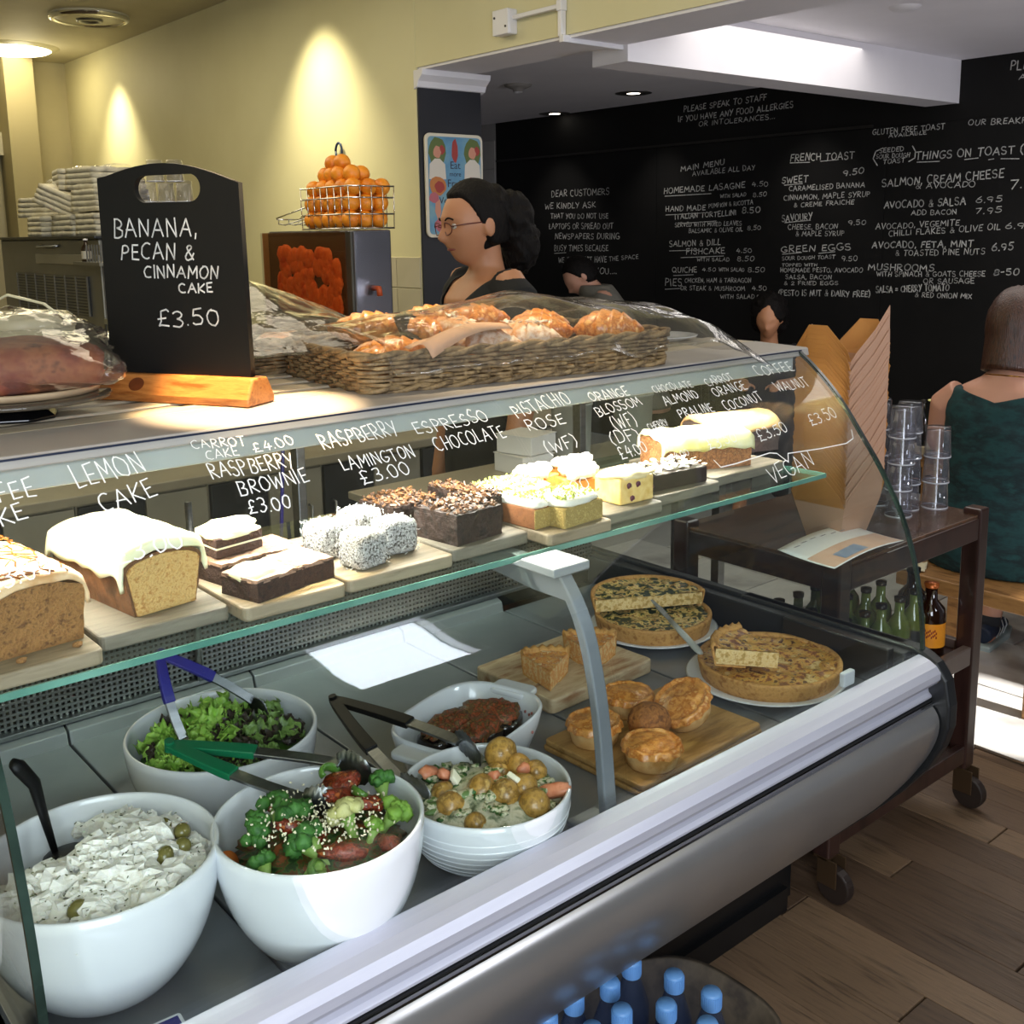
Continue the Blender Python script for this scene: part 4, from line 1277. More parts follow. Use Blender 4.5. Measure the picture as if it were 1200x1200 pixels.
# ---- broccoli salad
BRO = [mat('broccoli_green', ['#2f5f28', '#447a30', '#234a1e'], rough=.6, ns=40, bump=.6, bs=80), mat('broccoli_pale', ['#6f9a36', '#8bb04a'], rough=.6, ns=40, bump=.6, bs=80), mat('broccoli_cream', ['#c3c07c', '#d6d39a'], rough=.6, ns=40, bump=.6, bs=80)]
STALK = mat('broccoli_stalk', ['#86ad4e', '#9fc066'], rough=.5, ns=10)
SESAME = mat('sesame', '#efe6c8', rough=.6)


def broccoli(lab, loc, s, shade, rot, seed):
    t = thing('broccoli_floret', lab, 'broccoli', loc, group='broccoli florets')
    t.rotation_euler = rot
    r2 = random.Random(seed)
    m = MB()
    for i in range(16):
        a, b = r2.uniform(0, 2*pi), r2.uniform(0, .9)
        m.ball((s*b*cos(a)*.85, s*b*sin(a)*.85, s*(.55+.35*(1-b*b))), s*r2.uniform(.28, .42), 9, 6, amp=.5, freq=5, seed=seed+i)
    m.build('head', BRO[shade], t, smooth=True)
    MB().tube([(0, 0, -s*.9), (0, 0, -s*.2), (0, 0, s*.5)], [s*.28, s*.26, s*.5], 8).build('stalk', STALK, t, smooth=True)
    return t
bx, by = .612, 1.125
def bp_(dx, dy, dz): return (bx+dx, by+dy, ZT+.135+dz)
# image-left is roughly +y/-x : L=(-.766,.643), toward viewer F=(-.643,-.766)
def lf(l, f, z): return (bx-.766*l-.643*f, by+.643*l-.766*f, ZT+.138+z)
for lab, l, f, z, s, sh, rot, sd in (('upright broccoli floret with pale stalk near the bowl wall', .075, .02, .018, .024, 0, (.5, -.3, 0), 1),
        ('dark broccoli floret in the middle, under the tongs', .030, .005, .020, .028, 0, (.2, .2, 1), 2),
        ('dark broccoli floret dusted with sesame at the front', -.005, .055, .016, .030, 0, (-.7, -.5, 0), 3),
        ('deep green broccoli floret at the far rim', -.072, -.075, .022, .023, 0, (.2, .3, 2), 4),
        ('bright broccoli floret against the rim facing the potatoes', -.088, -.010, .018, .024, 1, (.3, .6, 0), 5),
        ('cream coloured broccoli chunk with sesame', -.040, .010, .026, .026, 2, (-.3, .3, 1), 6),
        ('pale broccoli tip between cream chunk and rim', -.070, .022, .018, .017, 1, (0, .5, 0), 7),
        ('small broccoli piece at the front rim', .050, .085, .008, .020, 0, (-.5, 0, 0), 8),
        ('broccoli stalk end at the front of the bowl', -.02, .095, .004, .018, 1, (-1.2, .2, 0), 9),
        ('dark broccoli floret low beside the bowl wall', .060, -.03, .014, .026, 0, (.3, -.2, 3), 10)):
    broccoli(lab, lf(l, f, z), s, sh, rot, sd)
TOM = mat('dried_tomato', ['#7a2414', '#9c3c1e', '#541610', '#b8622c'], rough=.38, ns=110, coat=.25, bump=1, bs=130, ramp=(.36, .64))
for i, (lab, l, f, z, sx, sy, rz) in enumerate((('long dried tomato standing upright at the back', -.025, -.035, .040, .012, .042, 1.9), ('dried tomato curled in the middle of the bowl', .018, .030, .030, .010, .035, 1.0), ('wide dried tomato covered in sesame', -.062, -.025, .034, .024, .018, .2), ('dried tomato strip lying at the front rim', -.040, .065, .022, .012, .030, .9), ('orange dried tomato leaning on the far rim', -.015, -.075, .034, .018, .028, 1.4), ('dried tomato piece close to the upright floret', .062, -.045, .024, .022, .012, .5), ('small dried tomato at the rim facing the potatoes', -.092, .03, .012, .012, .016, .3))):
    o = MB().ball((0, 0, 0), (sx, sy, .009), 16, 10, amp=.5, freq=2.2, seed=i).build('dried_tomato', TOM, smooth=True, loc=lf(l, f, z), rot=(rr.uniform(-.5, .5), rr.uniform(-.5, .5), rz))
    tag(o, lab, 'dried tomato', 'dried tomatoes in the broccoli salad')
CAR = mat('carrot', ['#c8662a', '#d8803c'], rough=.45, ns=20)
o = MB().lathe([(0, -.006), (.014, -.006), (.015, 0), (.014, .006), (0, .006)], 20).build('carrot_slice', CAR, smooth=True, loc=lf(.108, .045, -.004), rot=(.9, .5, 0))
tag(o, 'thick orange carrot slice against the bowl wall', 'carrot')
PEP = mat('green_pepper', ['#3f6a24', '#5c8a35', '#7ba048'], rough=.3, ns=8, coat=.3)
for i, (lab, l, f, z, rz) in enumerate((('rolled green pepper strip at the back rim', .002, -.092, .040, .2), ('green bean piece under the sesame tomato', -.045, -.045, .034, 1.2), ('green leaf strip at the front of the broccoli bowl', -.012, .09, .012, .6))):
    pts = [(cos(a)*.016, sin(a)*.010, a*.001) for a in [k*.4 for k in range(10)]]
    o = MB().tube(pts, .0065, 8, flat=.6).build('green_pepper_strip', PEP, smooth=True, loc=lf(l, f, z), rot=(.8, .3, rz))
    tag(o, lab, 'pepper', 'green pepper strips')
m = MB()
m.ball((bx, by, ZT+.124), (.104, .104, .030), 60, 26, amp=.22, freq=8)
tag(m.build('salad_base', mat('mixed_green_base', ['#1f3a16', '#3d6426', '#6f2c18', '#2c5220', '#8a4a24'], rough=.5, ns=55, bump=.8, ramp=(.38, .62)), kind='stuff', smooth=True), 'dressed greens filling the broccoli bowl', 'salad')
m = MB()
for i in range(420):
    l, f = rr.gauss(-.01, .045), rr.gauss(.02, .04)
    if l*l+f*f > .1**2:
        continue
    p = lf(l, f, .052-rr.random()*.022)
    m.box(p, (.0034, .002, .0012), rot=(rr.uniform(0, 3), rr.uniform(0, 3), rr.uniform(0, 3)))
tag(m.build('sesame_seeds', SESAME, kind='stuff'), 'sesame seeds sprinkled over the broccoli salad', 'seeds')

# ---- leaf salad: crumpled leaves
LEAFM = [mat('frilly_lettuce', ['#7fb03a', '#a4cc5c', '#5e9428'], rough=.45, ns=14, sss=.1), mat('oak_leaf', ['#5c7a3a', '#7c9a4e', '#46602c'], rough=.45, ns=14), mat('dark_leaf', ['#2b2a20', '#3c2f26', '#34402a'], rough=.45, ns=14)]


def leaf_mesh(L, W, seed, frill=.3):
    m = MB()
    def P(u, v):
        x = (u-.5)*L
        w = W*sin(pi*min(1, .12+u*.86))**.6*(1+.16*sin(u*34+seed))
        y = (v-.5)*w
        z = .25*W*(abs(v-.5)*2)**2+frill*W*.35*noise.noise(Vector((u*7, v*7, seed)))+.2*L*(u-.5)**2
        return (x, y, z+.006*sin(u*22+v*9+seed)*abs(v-.5)*2)
    m.grid(P, 14, 8)
    return m
lx, ly = .650, 1.490
m = MB().ball((lx, ly, ZT+.085), (.128, .128, .035), 28, 10, amp=.1, freq=4)
tag(m.build('salad_base', mat('leafy_base', ['#2f4a1c', '#4f7a2a', '#20301a'], rough=.5, ns=30, bump=.8), kind='stuff', smooth=True), 'packed leaves filling the leaf salad bowl', 'salad')
protos = [[leaf_mesh(.07, .045, s+10*k, .8).build('lettuce_leaf', LEAFM[k], smooth=True, solid=.0006) for s in range(3)] for k in range(3)]
used = set()
cnt = 0
for i in range(150):
    a, r = rr.uniform(0, 2*pi), sqrt(rr.uniform(0, 1))*.9
    dx, dy = r*cos(a)*.125, r*sin(a)*.125
    l = -.766*dx+.643*dy   # towards the viewer's left
    k = 0 if l > -.025 + rr.uniform(-.03, .03) else (1 if rr.random() < .7 else 2)
    if rr.random() < .06:
        k = 2
    s = rr.randrange(3)
    p = protos[k][s]
    if (k, s) in used:
        p2 = p.copy()
        COL.objects.link(p2)
        p = p2
    used.add((k, s))
    p.location = (lx+dx, ly+dy, ZT+.118+.020*(1-r*r)+rr.uniform(-.006, .012))
    p.rotation_euler = (rr.uniform(-1.0, 1.0), rr.uniform(-.9, .9), rr.uniform(0, 6.28))
    sc = rr.uniform(.4, .85)
    p.scale = (sc, sc, sc)
    tag(p, ['frilly bright green lettuce leaf in the leaf salad', 'dull green oak leaf in the leaf salad', 'dark reddish leaf in the leaf salad'][k], 'lettuce', ['bright lettuce leaves', 'dull oak leaves', 'dark red leaves'][k])

# ---- potato salad
px_, py_ = .891, 1.135
def pf(l, f, z): return (px_-.766*l-.643*f, py_+.643*l-.766*f, ZT+.080+z)
POT = mat('new_potato', ['#8f6a2c', '#b48a40', '#7c5a24', '#c9a55c'], rough=.42, ns=55, bump=.3, bs=90, ramp=(.34, .68), coat=.3)
for i, (lab, l, f, z, s) in enumerate((('largest new potato on top at the back of the bowl', -.022, -.062, .044, .026), ('new potato coated in dressing behind the middle', -.048, -.042, .030, .022), ('new potato by the far rim with dressing', -.073, -.035, .026, .020), ('new potato half hidden beneath the largest one', -.018, -.035, .026, .018), ('new potato right of the egg slice', -.056, .012, .026, .023), ('cut new potato in the middle of the bowl', .006, .018, .028, .024), ('new potato beside the cut one, specked with herbs', -.028, .030, .028, .024), ('new potato at the front rim near the aluminium rail', -.070, .045, .018, .025), ('new potato touching the spoon tip', .048, .045, .020, .022), ('new potato at the rim under the tongs', .062, .012, .018, .020), ('small new potato at the very front of the bowl', .012, .082, .012, .018))):
    o = MB().ball((0, 0, 0), (s, s*.92, s*.9), 18, 12, amp=.08, freq=1.5, seed=i).build('new_potato', POT, smooth=True, loc=pf(l, f, z), rot=(i, i*2, i*.7))
    tag(o, lab, 'potato', 'new potatoes in the salad bowl')
SALM = mat('salmon_pink', ['#c87450', '#d98f6c', '#b8623e'], rough=.4, ns=30)
for i, (lab, l, f, z, sx, sy) in enumerate((('salmon piece by the bowl wall next to the tongs', .082, -.03, .030, .02, .011), ('salmon piece beside the egg white', .062, -.018, .034, .014, .010), ('small salmon piece in the centre', -.012, -.002, .038, .010, .008), ('orange salmon piece among the back potatoes', -.056, -.022, .038, .010, .007), ('long salmon strip leaning on the rim', -.098, .012, .022, .010, .026))):
    o = MB().ball((0, 0, 0), (sx, sy, .008), 14, 8, amp=.3, freq=2, seed=i, power=3).build('salmon_piece', SALM, smooth=True, loc=pf(l, f, z), rot=(.4, .5, i))
    tag(o, lab, 'salmon', 'salmon pieces in the potato salad')
for i, (lab, l, f, z) in enumerate((('white egg wedge beside the salmon', .045, -.002, .036), ('pale yellow egg wedge between two potatoes', -.045, .018, .044))):
    o = MB().prism([(0, -.012), (.012, 0), (0, .016), (-.008, 0)], 2, -.004, .004).build('egg_wedge', mat('egg_white', ['#e9e4c8', '#f1edda'], rough=.4, ns=20), loc=pf(l, f, z), rot=(.7, .5, i), bevel=.002)
    tag(o, lab, 'egg', 'egg wedges')
m = MB()
m.ball((px_, py_, ZT+.070), (.112, .112, .042), 40, 16, amp=.2, freq=7)
tag(m.build('dressed_salad', mat('creamy_dressing', ['#5a6a44', '#b9b59a', '#cfc9b0', '#8d9478', '#3f4c30'], rough=.4, ns=45, bump=.6, ramp=(.3, .7)), kind='stuff', smooth=True), 'creamy herb dressing between the new potatoes', 'salad')
m = MB()
for i in range(170):
    l, f = rr.gauss(0, .055), rr.gauss(.01, .055)
    if l*l+f*f > .098**2:
        continue
    s = rr.uniform(.007, .014)
    q = pf(l, f, .024+rr.uniform(0, .014)-(l*l+f*f)*1.5)
    m.ball(q, (s, s*.7, s*.4), 8, 5, amp=.8, freq=3, seed=i)
tag(m.build('herb_and_dressing_bits', mat('herb_bits', ['#2f5a24', '#b9b593', '#cfcaae', '#5c7a40'], rough=.45, ns=60, ramp=(.42, .58)), kind='stuff', smooth=True), 'chopped greens and cream lumps on the potato salad', 'salad')

# ---- oval casserole dish with aubergines
cs = thing('casserole_dish', 'white oval oven dish of stuffed aubergines with side handles', 'dish', (1.045, 1.375, ZT), rz=radians(18))
MB().lathe([(0, .004), (.085, .002), (.10, .010), (.115, .05), (.121, .078), (.118, .083), (.113, .078), (.106, .05), (.092, .016), (.075, .010), (0, .010)], 64, sx=1.12, sy=.86, sq=3.2).build('dish_body', CERAMIC, cs, smooth=True)
for s in (-1, 1):
    MB().prism(rrect(.05, .085, .015), 2, .066, .077).xf(Matrix.Translation((s*.146, 0, 0))).build('handle', CERAMIC, cs, bevel=.004, seg=3)
FLW = mat('printed_flowers', '#a8645a', rough=.3)
m = MB()
for i in range(7):
    a = -1.2+i*.13
    m.ball((.124*cos(a)*1.0, .1015*sin(a)*1.05-.002, .055+.006*sin(i*2)), (.003, .002, .003), 6, 4)
m.build('flower_print', FLW, cs, kind='stuff')
AUB = mat('aubergine_topping', ['#7a2e16', '#a5512a', '#4a2412', '#6b5a2a', '#b8663a'], rough=.5, ns=130, bump=1, bs=110, ramp=(.3, .7), coat=.2)
SKIN = mat('aubergine_skin', '#17100f', rough=.2, coat=.5)
for i, (lab, dx, dy, w, l, rz) in enumerate((('stuffed aubergine piece nearest the dish handle', .046, -.012, .092, .118, .75), ('stuffed aubergine piece in the middle of the dish', -.03, .022, .118, .070, .25), ('stuffed aubergine piece at the front wall of the dish', -.020, -.035, .118, .058, .3))):
    t = thing('stuffed_aubergine', lab, 'aubergine', (1.045+dx*cos(.31)-dy*sin(.31), 1.375+dx*sin(.31)+dy*cos(.31), ZT+.047), rz=rz+.31-.3, group='stuffed aubergines in the oval dish')
    MB().ball((0, 0, 0), (w*.5, l*.5, .024), 24, 12, power=4, amp=.05, freq=3).build('aubergine_shell', SKIN, t, smooth=True)
    MB().ball((0, 0, .016), (w*.43, l*.43, .022), 34, 18, power=3.5, amp=.22, freq=9, seed=i).build('minced_filling', AUB, t, smooth=True)

# ---- board with two quiche wedges
BW1 = mat('worn_pale_board', ['#b49a76', '#c9b391', '#9d7450'], rough=.6, ns=4, det=8, stretch=(2, 9, 9), bump=.15)
bd = thing('cutting_board', 'thick worn pale board carrying two tomato quiche wedges', 'board', (1.405, 1.520, ZT), rz=radians(2))
MB().prism(rrect(.290, .225, .012), 2, .0, .030).build('board_slab', BW1, bd, bevel=.004)
QF = mat('tomato_filling', ['#d8a050', '#c9682e', '#e6bb6a', '#a63a24', '#e8cfa0'], rough=.45, ns=90, det=4, ramp=(.38, .62), bump=.6, bs=60)
QC = mat('pastry_crust', ['#b9823f', '#cf9c57', '#a36c30'], rough=.65, ns=60, bump=.5, bs=60)
QCU = mat('custard_cut', ['#e3bd77', '#d98f4a', '#e8cc94', '#b8502e'], rough=.55, ns=110, det=3, bump=.3, ramp=(.3, .75))


def wedge(name, lab, loc, rz, R, ang, h, fm, group=None, rot=None, cutm=None, cm=None):
    t = thing(name, lab, 'quiche', loc, rz=rz, group=group)
    if rot:
        t.rotation_euler = rot
    n = 12
    pts = [(0, 0)]+[(R*cos(-ang/2+ang*i/n), R*sin(-ang/2+ang*i/n)) for i in range(n+1)]
    MB().prism(pts, 2, .003, h*.9).build('custard', cutm or QCU, t, bevel=.001)
    def P(u, v):
        a = -ang/2+ang*v
        r = R*.97*u
        q = Vector((r*cos(a), r*sin(a), h*.9))
        return q+Vector((0, 0, 1))*(.003+.004*noise.noise(q*60+Vector((loc[0]*50, 0, 0))))
    MB().grid(P, 16, 16).build('filling_top', fm, t, smooth=True)
    def Cr(u, v):
        a = -ang/2+ang*v
        k = u*6.0
        pr_ = [(R*.95, h*.92), (R*.98, h*1.06), (R*1.045, h*1.12+.003*sin(a*40)), (R*1.06+.002*sin(a*40), h*.98), (R*1.0, h*.3), (R*.97, 0), (R*.5, 0.0)]
        i = min(int(k), 5)
        f = k-i
        r = pr_[i][0]*(1-f)+pr_[i+1][0]*f
        z = pr_[i][1]*(1-f)+pr_[i+1][1]*f
        return (r*cos(a), r*sin(a), z)
    MB().grid(Cr, 12, 24).build('crust', cm or QC, t, smooth=True, solid=.004)
    return t
wedge('quiche_wedge', 'tomato quiche wedge pointing at the glass, nearest the oval dish', (1.285, 1.430, ZT+.030), radians(54), .105, radians(52), .045, QF, 'tomato quiche wedges')
wedge('quiche_wedge', 'tomato quiche wedge behind the grey support arm', (1.410, 1.440, ZT+.030), radians(50), .11, radians(58), .045, QF, 'tomato quiche wedges')

# ---- board with pies
PIEW = mat('honey_wood_board', ['#9b7440', '#b08850', '#86612f'], rough=.5, ns=4, det=8, stretch=(2, 9, 9), bump=.1)
bd = thing('cutting_board', 'honey coloured wooden board with a grooved edge under the small pies', 'board', (1.330, 1.205, ZT), rz=radians(2))
MB().prism(rrect(.330, .235, .010), 2, .0, .009).build('lower_board', PIEW, bd, bevel=.003)
MB().prism(rrect(.325, .230, .010), 2, .010, .020).build('upper_board', PIEW, bd, bevel=.003)
PT = mat('glazed_pie_lid', ['#c77f35', '#dd9c50', '#b0641f', '#e8b670'], rough=.35, ns=70, det=5, ramp=(.3, .7), bump=.9, bs=50, coat=.3)
PS_ = mat('pale_pie_side', ['#cf9f60', '#deb57c', '#bb8746'], rough=.6, ns=18, bump=.3)


def pie(lab, loc, R, rot):
    t = thing('small_pie', lab, 'pie', loc, group='small round pies')
    t.rotation_euler = rot
    MB().lathe([(0, 0), (R*.76, 0), (R*.80, .003), (R*.92, .030), (R*.90, .033), (0, .033)], 36).build('pastry_case', PS_, t, smooth=True)
    m = MB()
    def P(u, v):
        a = 2*pi*v
        r = R*u*(1+.035*sin(a*14)*u**6)
        z = .033+.010*(1-u**2)+.006*exp(-((u-.9)/.08)**2)+.0018*noise.noise(Vector((r*cos(a)*60, r*sin(a)*60, loc[0]*9)))
        if u > .97:
            z -= .006
        return (r*cos(a), r*sin(a), z)
    m.grid(P, 22, 84)
    m.build('pie_lid', PT, t, smooth=True)
    return t
ZP = ZT+.0205
pie('small pie half hidden by the grey support arm', (1.225, 1.250, ZP), .050, (0, 0, 0))
pie('small pie at the back of the board behind the round scotch egg', (1.352, 1.292, ZP), .050, (0, 0, 1))
pie('small pie tipped up on edge towards the glass', (1.398, 1.185, ZP+.018), .056, (-.45, .30, 2))
pie('small pie at the front corner of the board', (1.240, 1.128, ZP), .052, (0, 0, 3))
o = MB().ball((0, 0, .032), (.036, .036, .033), 28, 18, amp=.05, freq=3, power=2.3).build('scotch_egg', mat('breaded_crust', ['#8a5526', '#a5692f', '#6e4019'], rough=.8, ns=80, bump=1, bs=150), smooth=True, loc=(1.300, 1.190, ZP))
tag(o, 'round brown breaded scotch egg in the middle of the pies', 'scotch egg')

# ---- spinach quiches on a plate
pl1 = thing('dinner_plate', 'white plate under the stacked spinach quiches', 'plate', (1.725, 1.570, ZT))
MB().lathe([(0, .0), (.09, .0), (.10, .003), (.142, .014), (.146, .016), (.141, .0175), (.098, .007), (0, .006)], 64).build('plate_body', CERAMIC, pl1, smooth=True)
SPF = mat('spinach_filling', ['#1c2c14', '#2f4420', '#d9b45c', '#e9d28c', '#c98a3a', '#26381a'], rough=.45, ns=44, det=5, ramp=(.41, .60), bump=.8, bs=50)


def quiche(name, lab, loc, R, h, fm, a0, a1, rot=None, group=None):
    t = thing(name, lab, 'quiche', loc, group=group)
    if rot:
        t.rotation_euler = rot
    full = abs(a1-a0-2*pi) < .01
    n = 72
    pts = [(R*.98*cos(a0+(a1-a0)*i/n), R*.98*sin(a0+(a1-a0)*i/n)) for i in range(n+(0 if full else 1))]
    MB().prism(pts, 2, .003, h*.88).build('custard', QCU2, t)
    def P(u, v):
        a = a0+(a1-a0)*v
        if full:
            r = R*.96*u
            q = Vector((r*cos(a), r*sin(a), h*.88))
        else:
            # sweep chord to arc
            p0 = Vector((R*.96*cos(a), R*.96*sin(a), 0))
            c0 = Vector((R*.96*cos(a0), R*.96*sin(a0), 0)).lerp(Vector((R*.96*cos(a1), R*.96*sin(a1), 0)), v)
            q = c0.lerp(p0, u)
            q.z = h*.88
        return q+Vector((0, 0, 1))*(.002+.005*noise.noise(q*45+Vector((loc[0]*50, 3, 0))))
    MB().grid(P, 24, n).build('filling_top', fm, t, smooth=True)
    def Cr(u, v):
        a = a0+(a1-a0)*v
        k = u*5.0
        pr_ = [(R*.95, h*.88), (R*.975, h*1.02+.002*noise.noise(Vector((a*6, 0, R)))), (R*1.02, h*1.04), (R*1.02, h*.85), (R*.97, .0), (R*.9, 0.0)]
        i = min(int(k), 4)
        f = k-i
        r = pr_[i][0]*(1-f)+pr_[i+1][0]*f
        z = pr_[i][1]*(1-f)+pr_[i+1][1]*f
        return (r*cos(a), r*sin(a), z)
    MB().grid(Cr, 10, n).build('crust', QC, t, smooth=True, solid=.003)
    return t
QCU2 = mat('pale_custard', ['#dcb872', '#e8cd94', '#c9a058', '#a88a4a'], rough=.55, ns=110, bump=.3)
quiche('spinach_quiche', 'whole spinach and feta quiche lying on the plate', (1.725, 1.570, ZT+.0085), .128, .038, SPF, 0, 2*pi)
quiche('spinach_quiche', 'half spinach quiche stacked on the whole one, cut face forward', (1.722, 1.580, ZT+.052), .128, .034, SPF, radians(-20), radians(165), rot=(0, 0, radians(-12)))
# ---- big quiche
pl2 = thing('dinner_plate', 'white plate under the large browned quiche by the end glass', 'plate', (1.690, 1.235, ZT))
MB().lathe([(0, .0), (.10, .0), (.11, .003), (.154, .014), (.158, .016), (.153, .0175), (.108, .007), (0, .006)], 64).build('plate_body', CERAMIC, pl2, smooth=True)
BRF = mat('browned_cheese', ['#7d4522', '#a8662c', '#d9a648', '#c98c3c', '#e0b860', '#5f3018'], rough=.4, ns=60, det=6, ramp=(.40, .60), bump=.8, bs=60, coat=.15)
quiche('browned_quiche', 'large round quiche with deeply browned cheese top on a white plate', (1.700, 1.232, ZT+.0085), .138, .036, BRF, 0, 2*pi)
wedge('browned_quiche_slice', 'thick slice of browned quiche resting on top of the large quiche', (1.655, 1.180, ZT+.050), radians(110), .125, radians(66), .038, BRF, rot=(.03, -.10, radians(108)), cutm=QCU2)
# cake knife across the spinach quiches
kn = thing('cake_knife', 'pale handled knife resting across the spinach quiches and the plate rim', 'knife', (1.640, 1.430, ZT+.075))
d = Vector((1.612, 1.345, ZT+.052))-Vector((1.665, 1.520, ZT+.100))
d.normalize()
c = Vector((0, 0, 0))
MB().tube([c-d*.02, c+d*.03, c+d*.09, c+d*.105], [.006, .008, .0085, .005], 12, flat=.6, upv=(0, 0, 1)).build('handle', mat('pale_handle', '#b9bcb6', rough=.35), kn, smooth=True)
MB().tube([c-d*.10, c-d*.06, c-d*.02], [.004, .010, .007], 4, flat=.12, upv=(0, 0, 1)).build('blade', STEEL, kn)


# ---- tongs
def tongs(lab, hinge, tipA, tipB, m, frac=.47, w=.011, bow=.012):
    t = thing('serving_tongs', lab, 'tongs', hinge)
    H_ = Vector((0, 0, 0))
    A, B = Vector(tipA)-Vector(hinge), Vector(tipB)-Vector(hinge)
    nrm = A.cross(B).normalized()
    for T_, O_ in ((A, B), (B, A)):
        side = (T_-O_)
        side = (side-T_.normalized()*side.dot(T_.normalized())).normalized()
        def pt(u):
            return H_.lerp(T_, u)+side*bow*sin(pi*u)*.6
        hp = [pt(frac*i/8) for i in range(9)]
        a = MB().tube(hp, [w*.75]+[w*(.85+.2*i/8) for i in range(1, 8)]+[w*1.0], 4, flat=.55, upv=nrm).build('handle_grip', m, t, bevel=.0015)
        mp = [pt(frac*.92+(.84-frac*.92)*i/8) for i in range(9)]
        MB().tube(mp, [w*.9]*9, 4, flat=.28, upv=nrm).build('steel_arm', STEEL, t, bevel=.0008, seg=1)
        # scalloped claw
        n = 14
        vs, fs = [], []
        ax = (T_).normalized()
        for i in range(n+1):
            u = i/n
            c = pt(.82+.18*u)-side*(.012*sin(pi*u*.5)**3)
            hw = w*(1.0+.75*sin(pi*min(1, u*1.05))**.7)*(1+.12*sin(u*n*pi*.9))
            if u > .93:
                hw *= .6
            vs += [c+nrm*hw, c+side*.004, c-nrm*hw]
        for i in range(n):
            fs += [(3*i, 3*i+1, 3*i+4, 3*i+3), (3*i+1, 3*i+2, 3*i+5, 3*i+4)]
        MB().add(vs, fs).build('scalloped_tip', STEEL, t, smooth=True, solid=.0012)
    MB().tube([nrm*-.008, nrm*.008], .007, 12).build('hinge_pin', m, t)
    return t
BLUEH = mat('blue_grip', '#26227e', rough=.35)
GREENH = mat('green_grip', '#0c6340', rough=.3)
BLACKH = mat('black_grip', '#0b0b0c', rough=.5, spec=.3)
tongs('blue handled tongs standing in the leaf salad', (.585, 1.555, .985), (.590, 1.470, .845), (.735, 1.500, .862), BLUEH, w=.012)
tongs('green handled tongs lying across the broccoli salad', (.520, 1.370, .925), (.722, 1.170, .898), (.640, 1.125, .888), GREENH, frac=.42, w=.0145)
tongs('black handled tongs reaching into the potato salad', (.880, 1.545, .822), (.925, 1.175, .850), (.800, 1.160, .822), BLACKH, frac=.52, w=.0150)
# black spoon in the feta bowl
sp = thing('serving_spoon', 'black handled spoon sunk in the feta salad', 'spoon', (.345, 1.330, .86))
MB().tube([(.0, -.01, .0), (-.006, .005, .05), (-.012, .006, .09), (-.028, .004, .118), (-.036, .0, .128)], [.005, .0075, .010, .011, .007], 12, flat=.7).build('handle', BLACKH, sp, smooth=True)
MB().ball((.012, -.03, -.008), (.032, .036, .010), 18, 8, power=2.5).build('spoon_bowl', BLACKH, sp, smooth=True)

# ================================================================== ON TOP OF THE CASE
ZC = 1.3725
WICK = mat('wicker', ['#6f5a3c', '#8d7550', '#54422a', '#a38b62'], rough=.65, ns=30, ramp=(.3, .7), bump=.3, bs=60)


def wicker_tray(lab, cx, cy, L, W, H, rz, gaps=9):
    t = thing('wicker_basket', lab, 'basket', (cx, cy, ZC), rz=rz, group=None)
    # perimeter as a rounded rectangle
    pts = rrect(L, W, .03, 4)
    per = []
    for i in range(len(pts)):
        a, b = pts[i], pts[(i+1) % len(pts)]
        d = hypot(b[0]-a[0], b[1]-a[1])
        k = max(1, int(d/.009))
        for j in range(k):
            per.append((a[0]+(b[0]-a[0])*j/k, a[1]+(b[1]-a[1])*j/k))
    n = len(per)
    nor = []
    for i in range(n):
        a, b = per[i-1], per[(i+1) % n]
        x, y = b[0]-a[0], b[1]-a[1]
        l = hypot(x, y)
        nor.append((y/l, -x/l))
    m = MB()
    rows = int(H/.0068)
    for r in range(rows):
        z = .006+r*.0068
        P = []
        for i in range(n+1):
            q = per[i % n]
            o = .0045*sin(i*pi/2.5+(r % 2)*pi)+.004*z/H*2
            P.append((q[0]-nor[i % n][0]*(-o), q[1]+nor[i % n][1]*o, z+.0012*noise.noise(Vector((i*.3, r, 0)))))
        m.tube(P, .0036, 5, cap=False, flat=.75)
    m.build('woven_sides', WICK, t, smooth=True, kind='stuff')
    m = MB()
    for i in range(0, n, 5):
        q = per[i]
        m.tube([(q[0], q[1], 0), (q[0]+nor[i][0]*.004, q[1]+nor[i][1]*.004, H)], .0038, 5)
    m.build('stakes', WICK, t, smooth=True, kind='stuff')
    for z, r, nm in ((.004, .006, 'base_border'), (H, .0065, 'rim_border')):
        for ph in (0, pi):
            P = []
            for i in range(n+1):
                q = per[i % n]
                a = i*.55+ph
                o = .004*cos(a)+.008*z/H
                P.append((q[0]+nor[i % n][0]*o, q[1]+nor[i % n][1]*o, z+.004*sin(a)))
            MB().tube(P, r*.8, 6, cap=False).build(nm, WICK, t, smooth=True)
    MB().prism(rrect(L-.02, W-.02, .03, 4), 2, .002, .007).build('woven_floor', WICK, t)
    return t
wicker_tray('long low wicker basket of croissants along the front of the case top', 1.217, 1.537, .625, .335, .058, radians(-6.4))
wicker_tray('smaller wicker basket behind, nearest the chalkboard sign', 1.015, 1.885, .44, .29, .058, radians(-6.4))

CRO = mat('croissant_golden', ['#d07c2c', '#e69a48', '#b0601e', '#f0b86c'], rough=.36, ns=45, det=6, ramp=(.36, .64), bump=.5, bs=45, coat=.35)
CROD = mat('croissant_dusted', ['#d9b48c', '#c98a4c', '#e8d6bd', '#b87a3e'], rough=.6, ns=22, det=5, ramp=(.32, .68), bump=.5, bs=45)


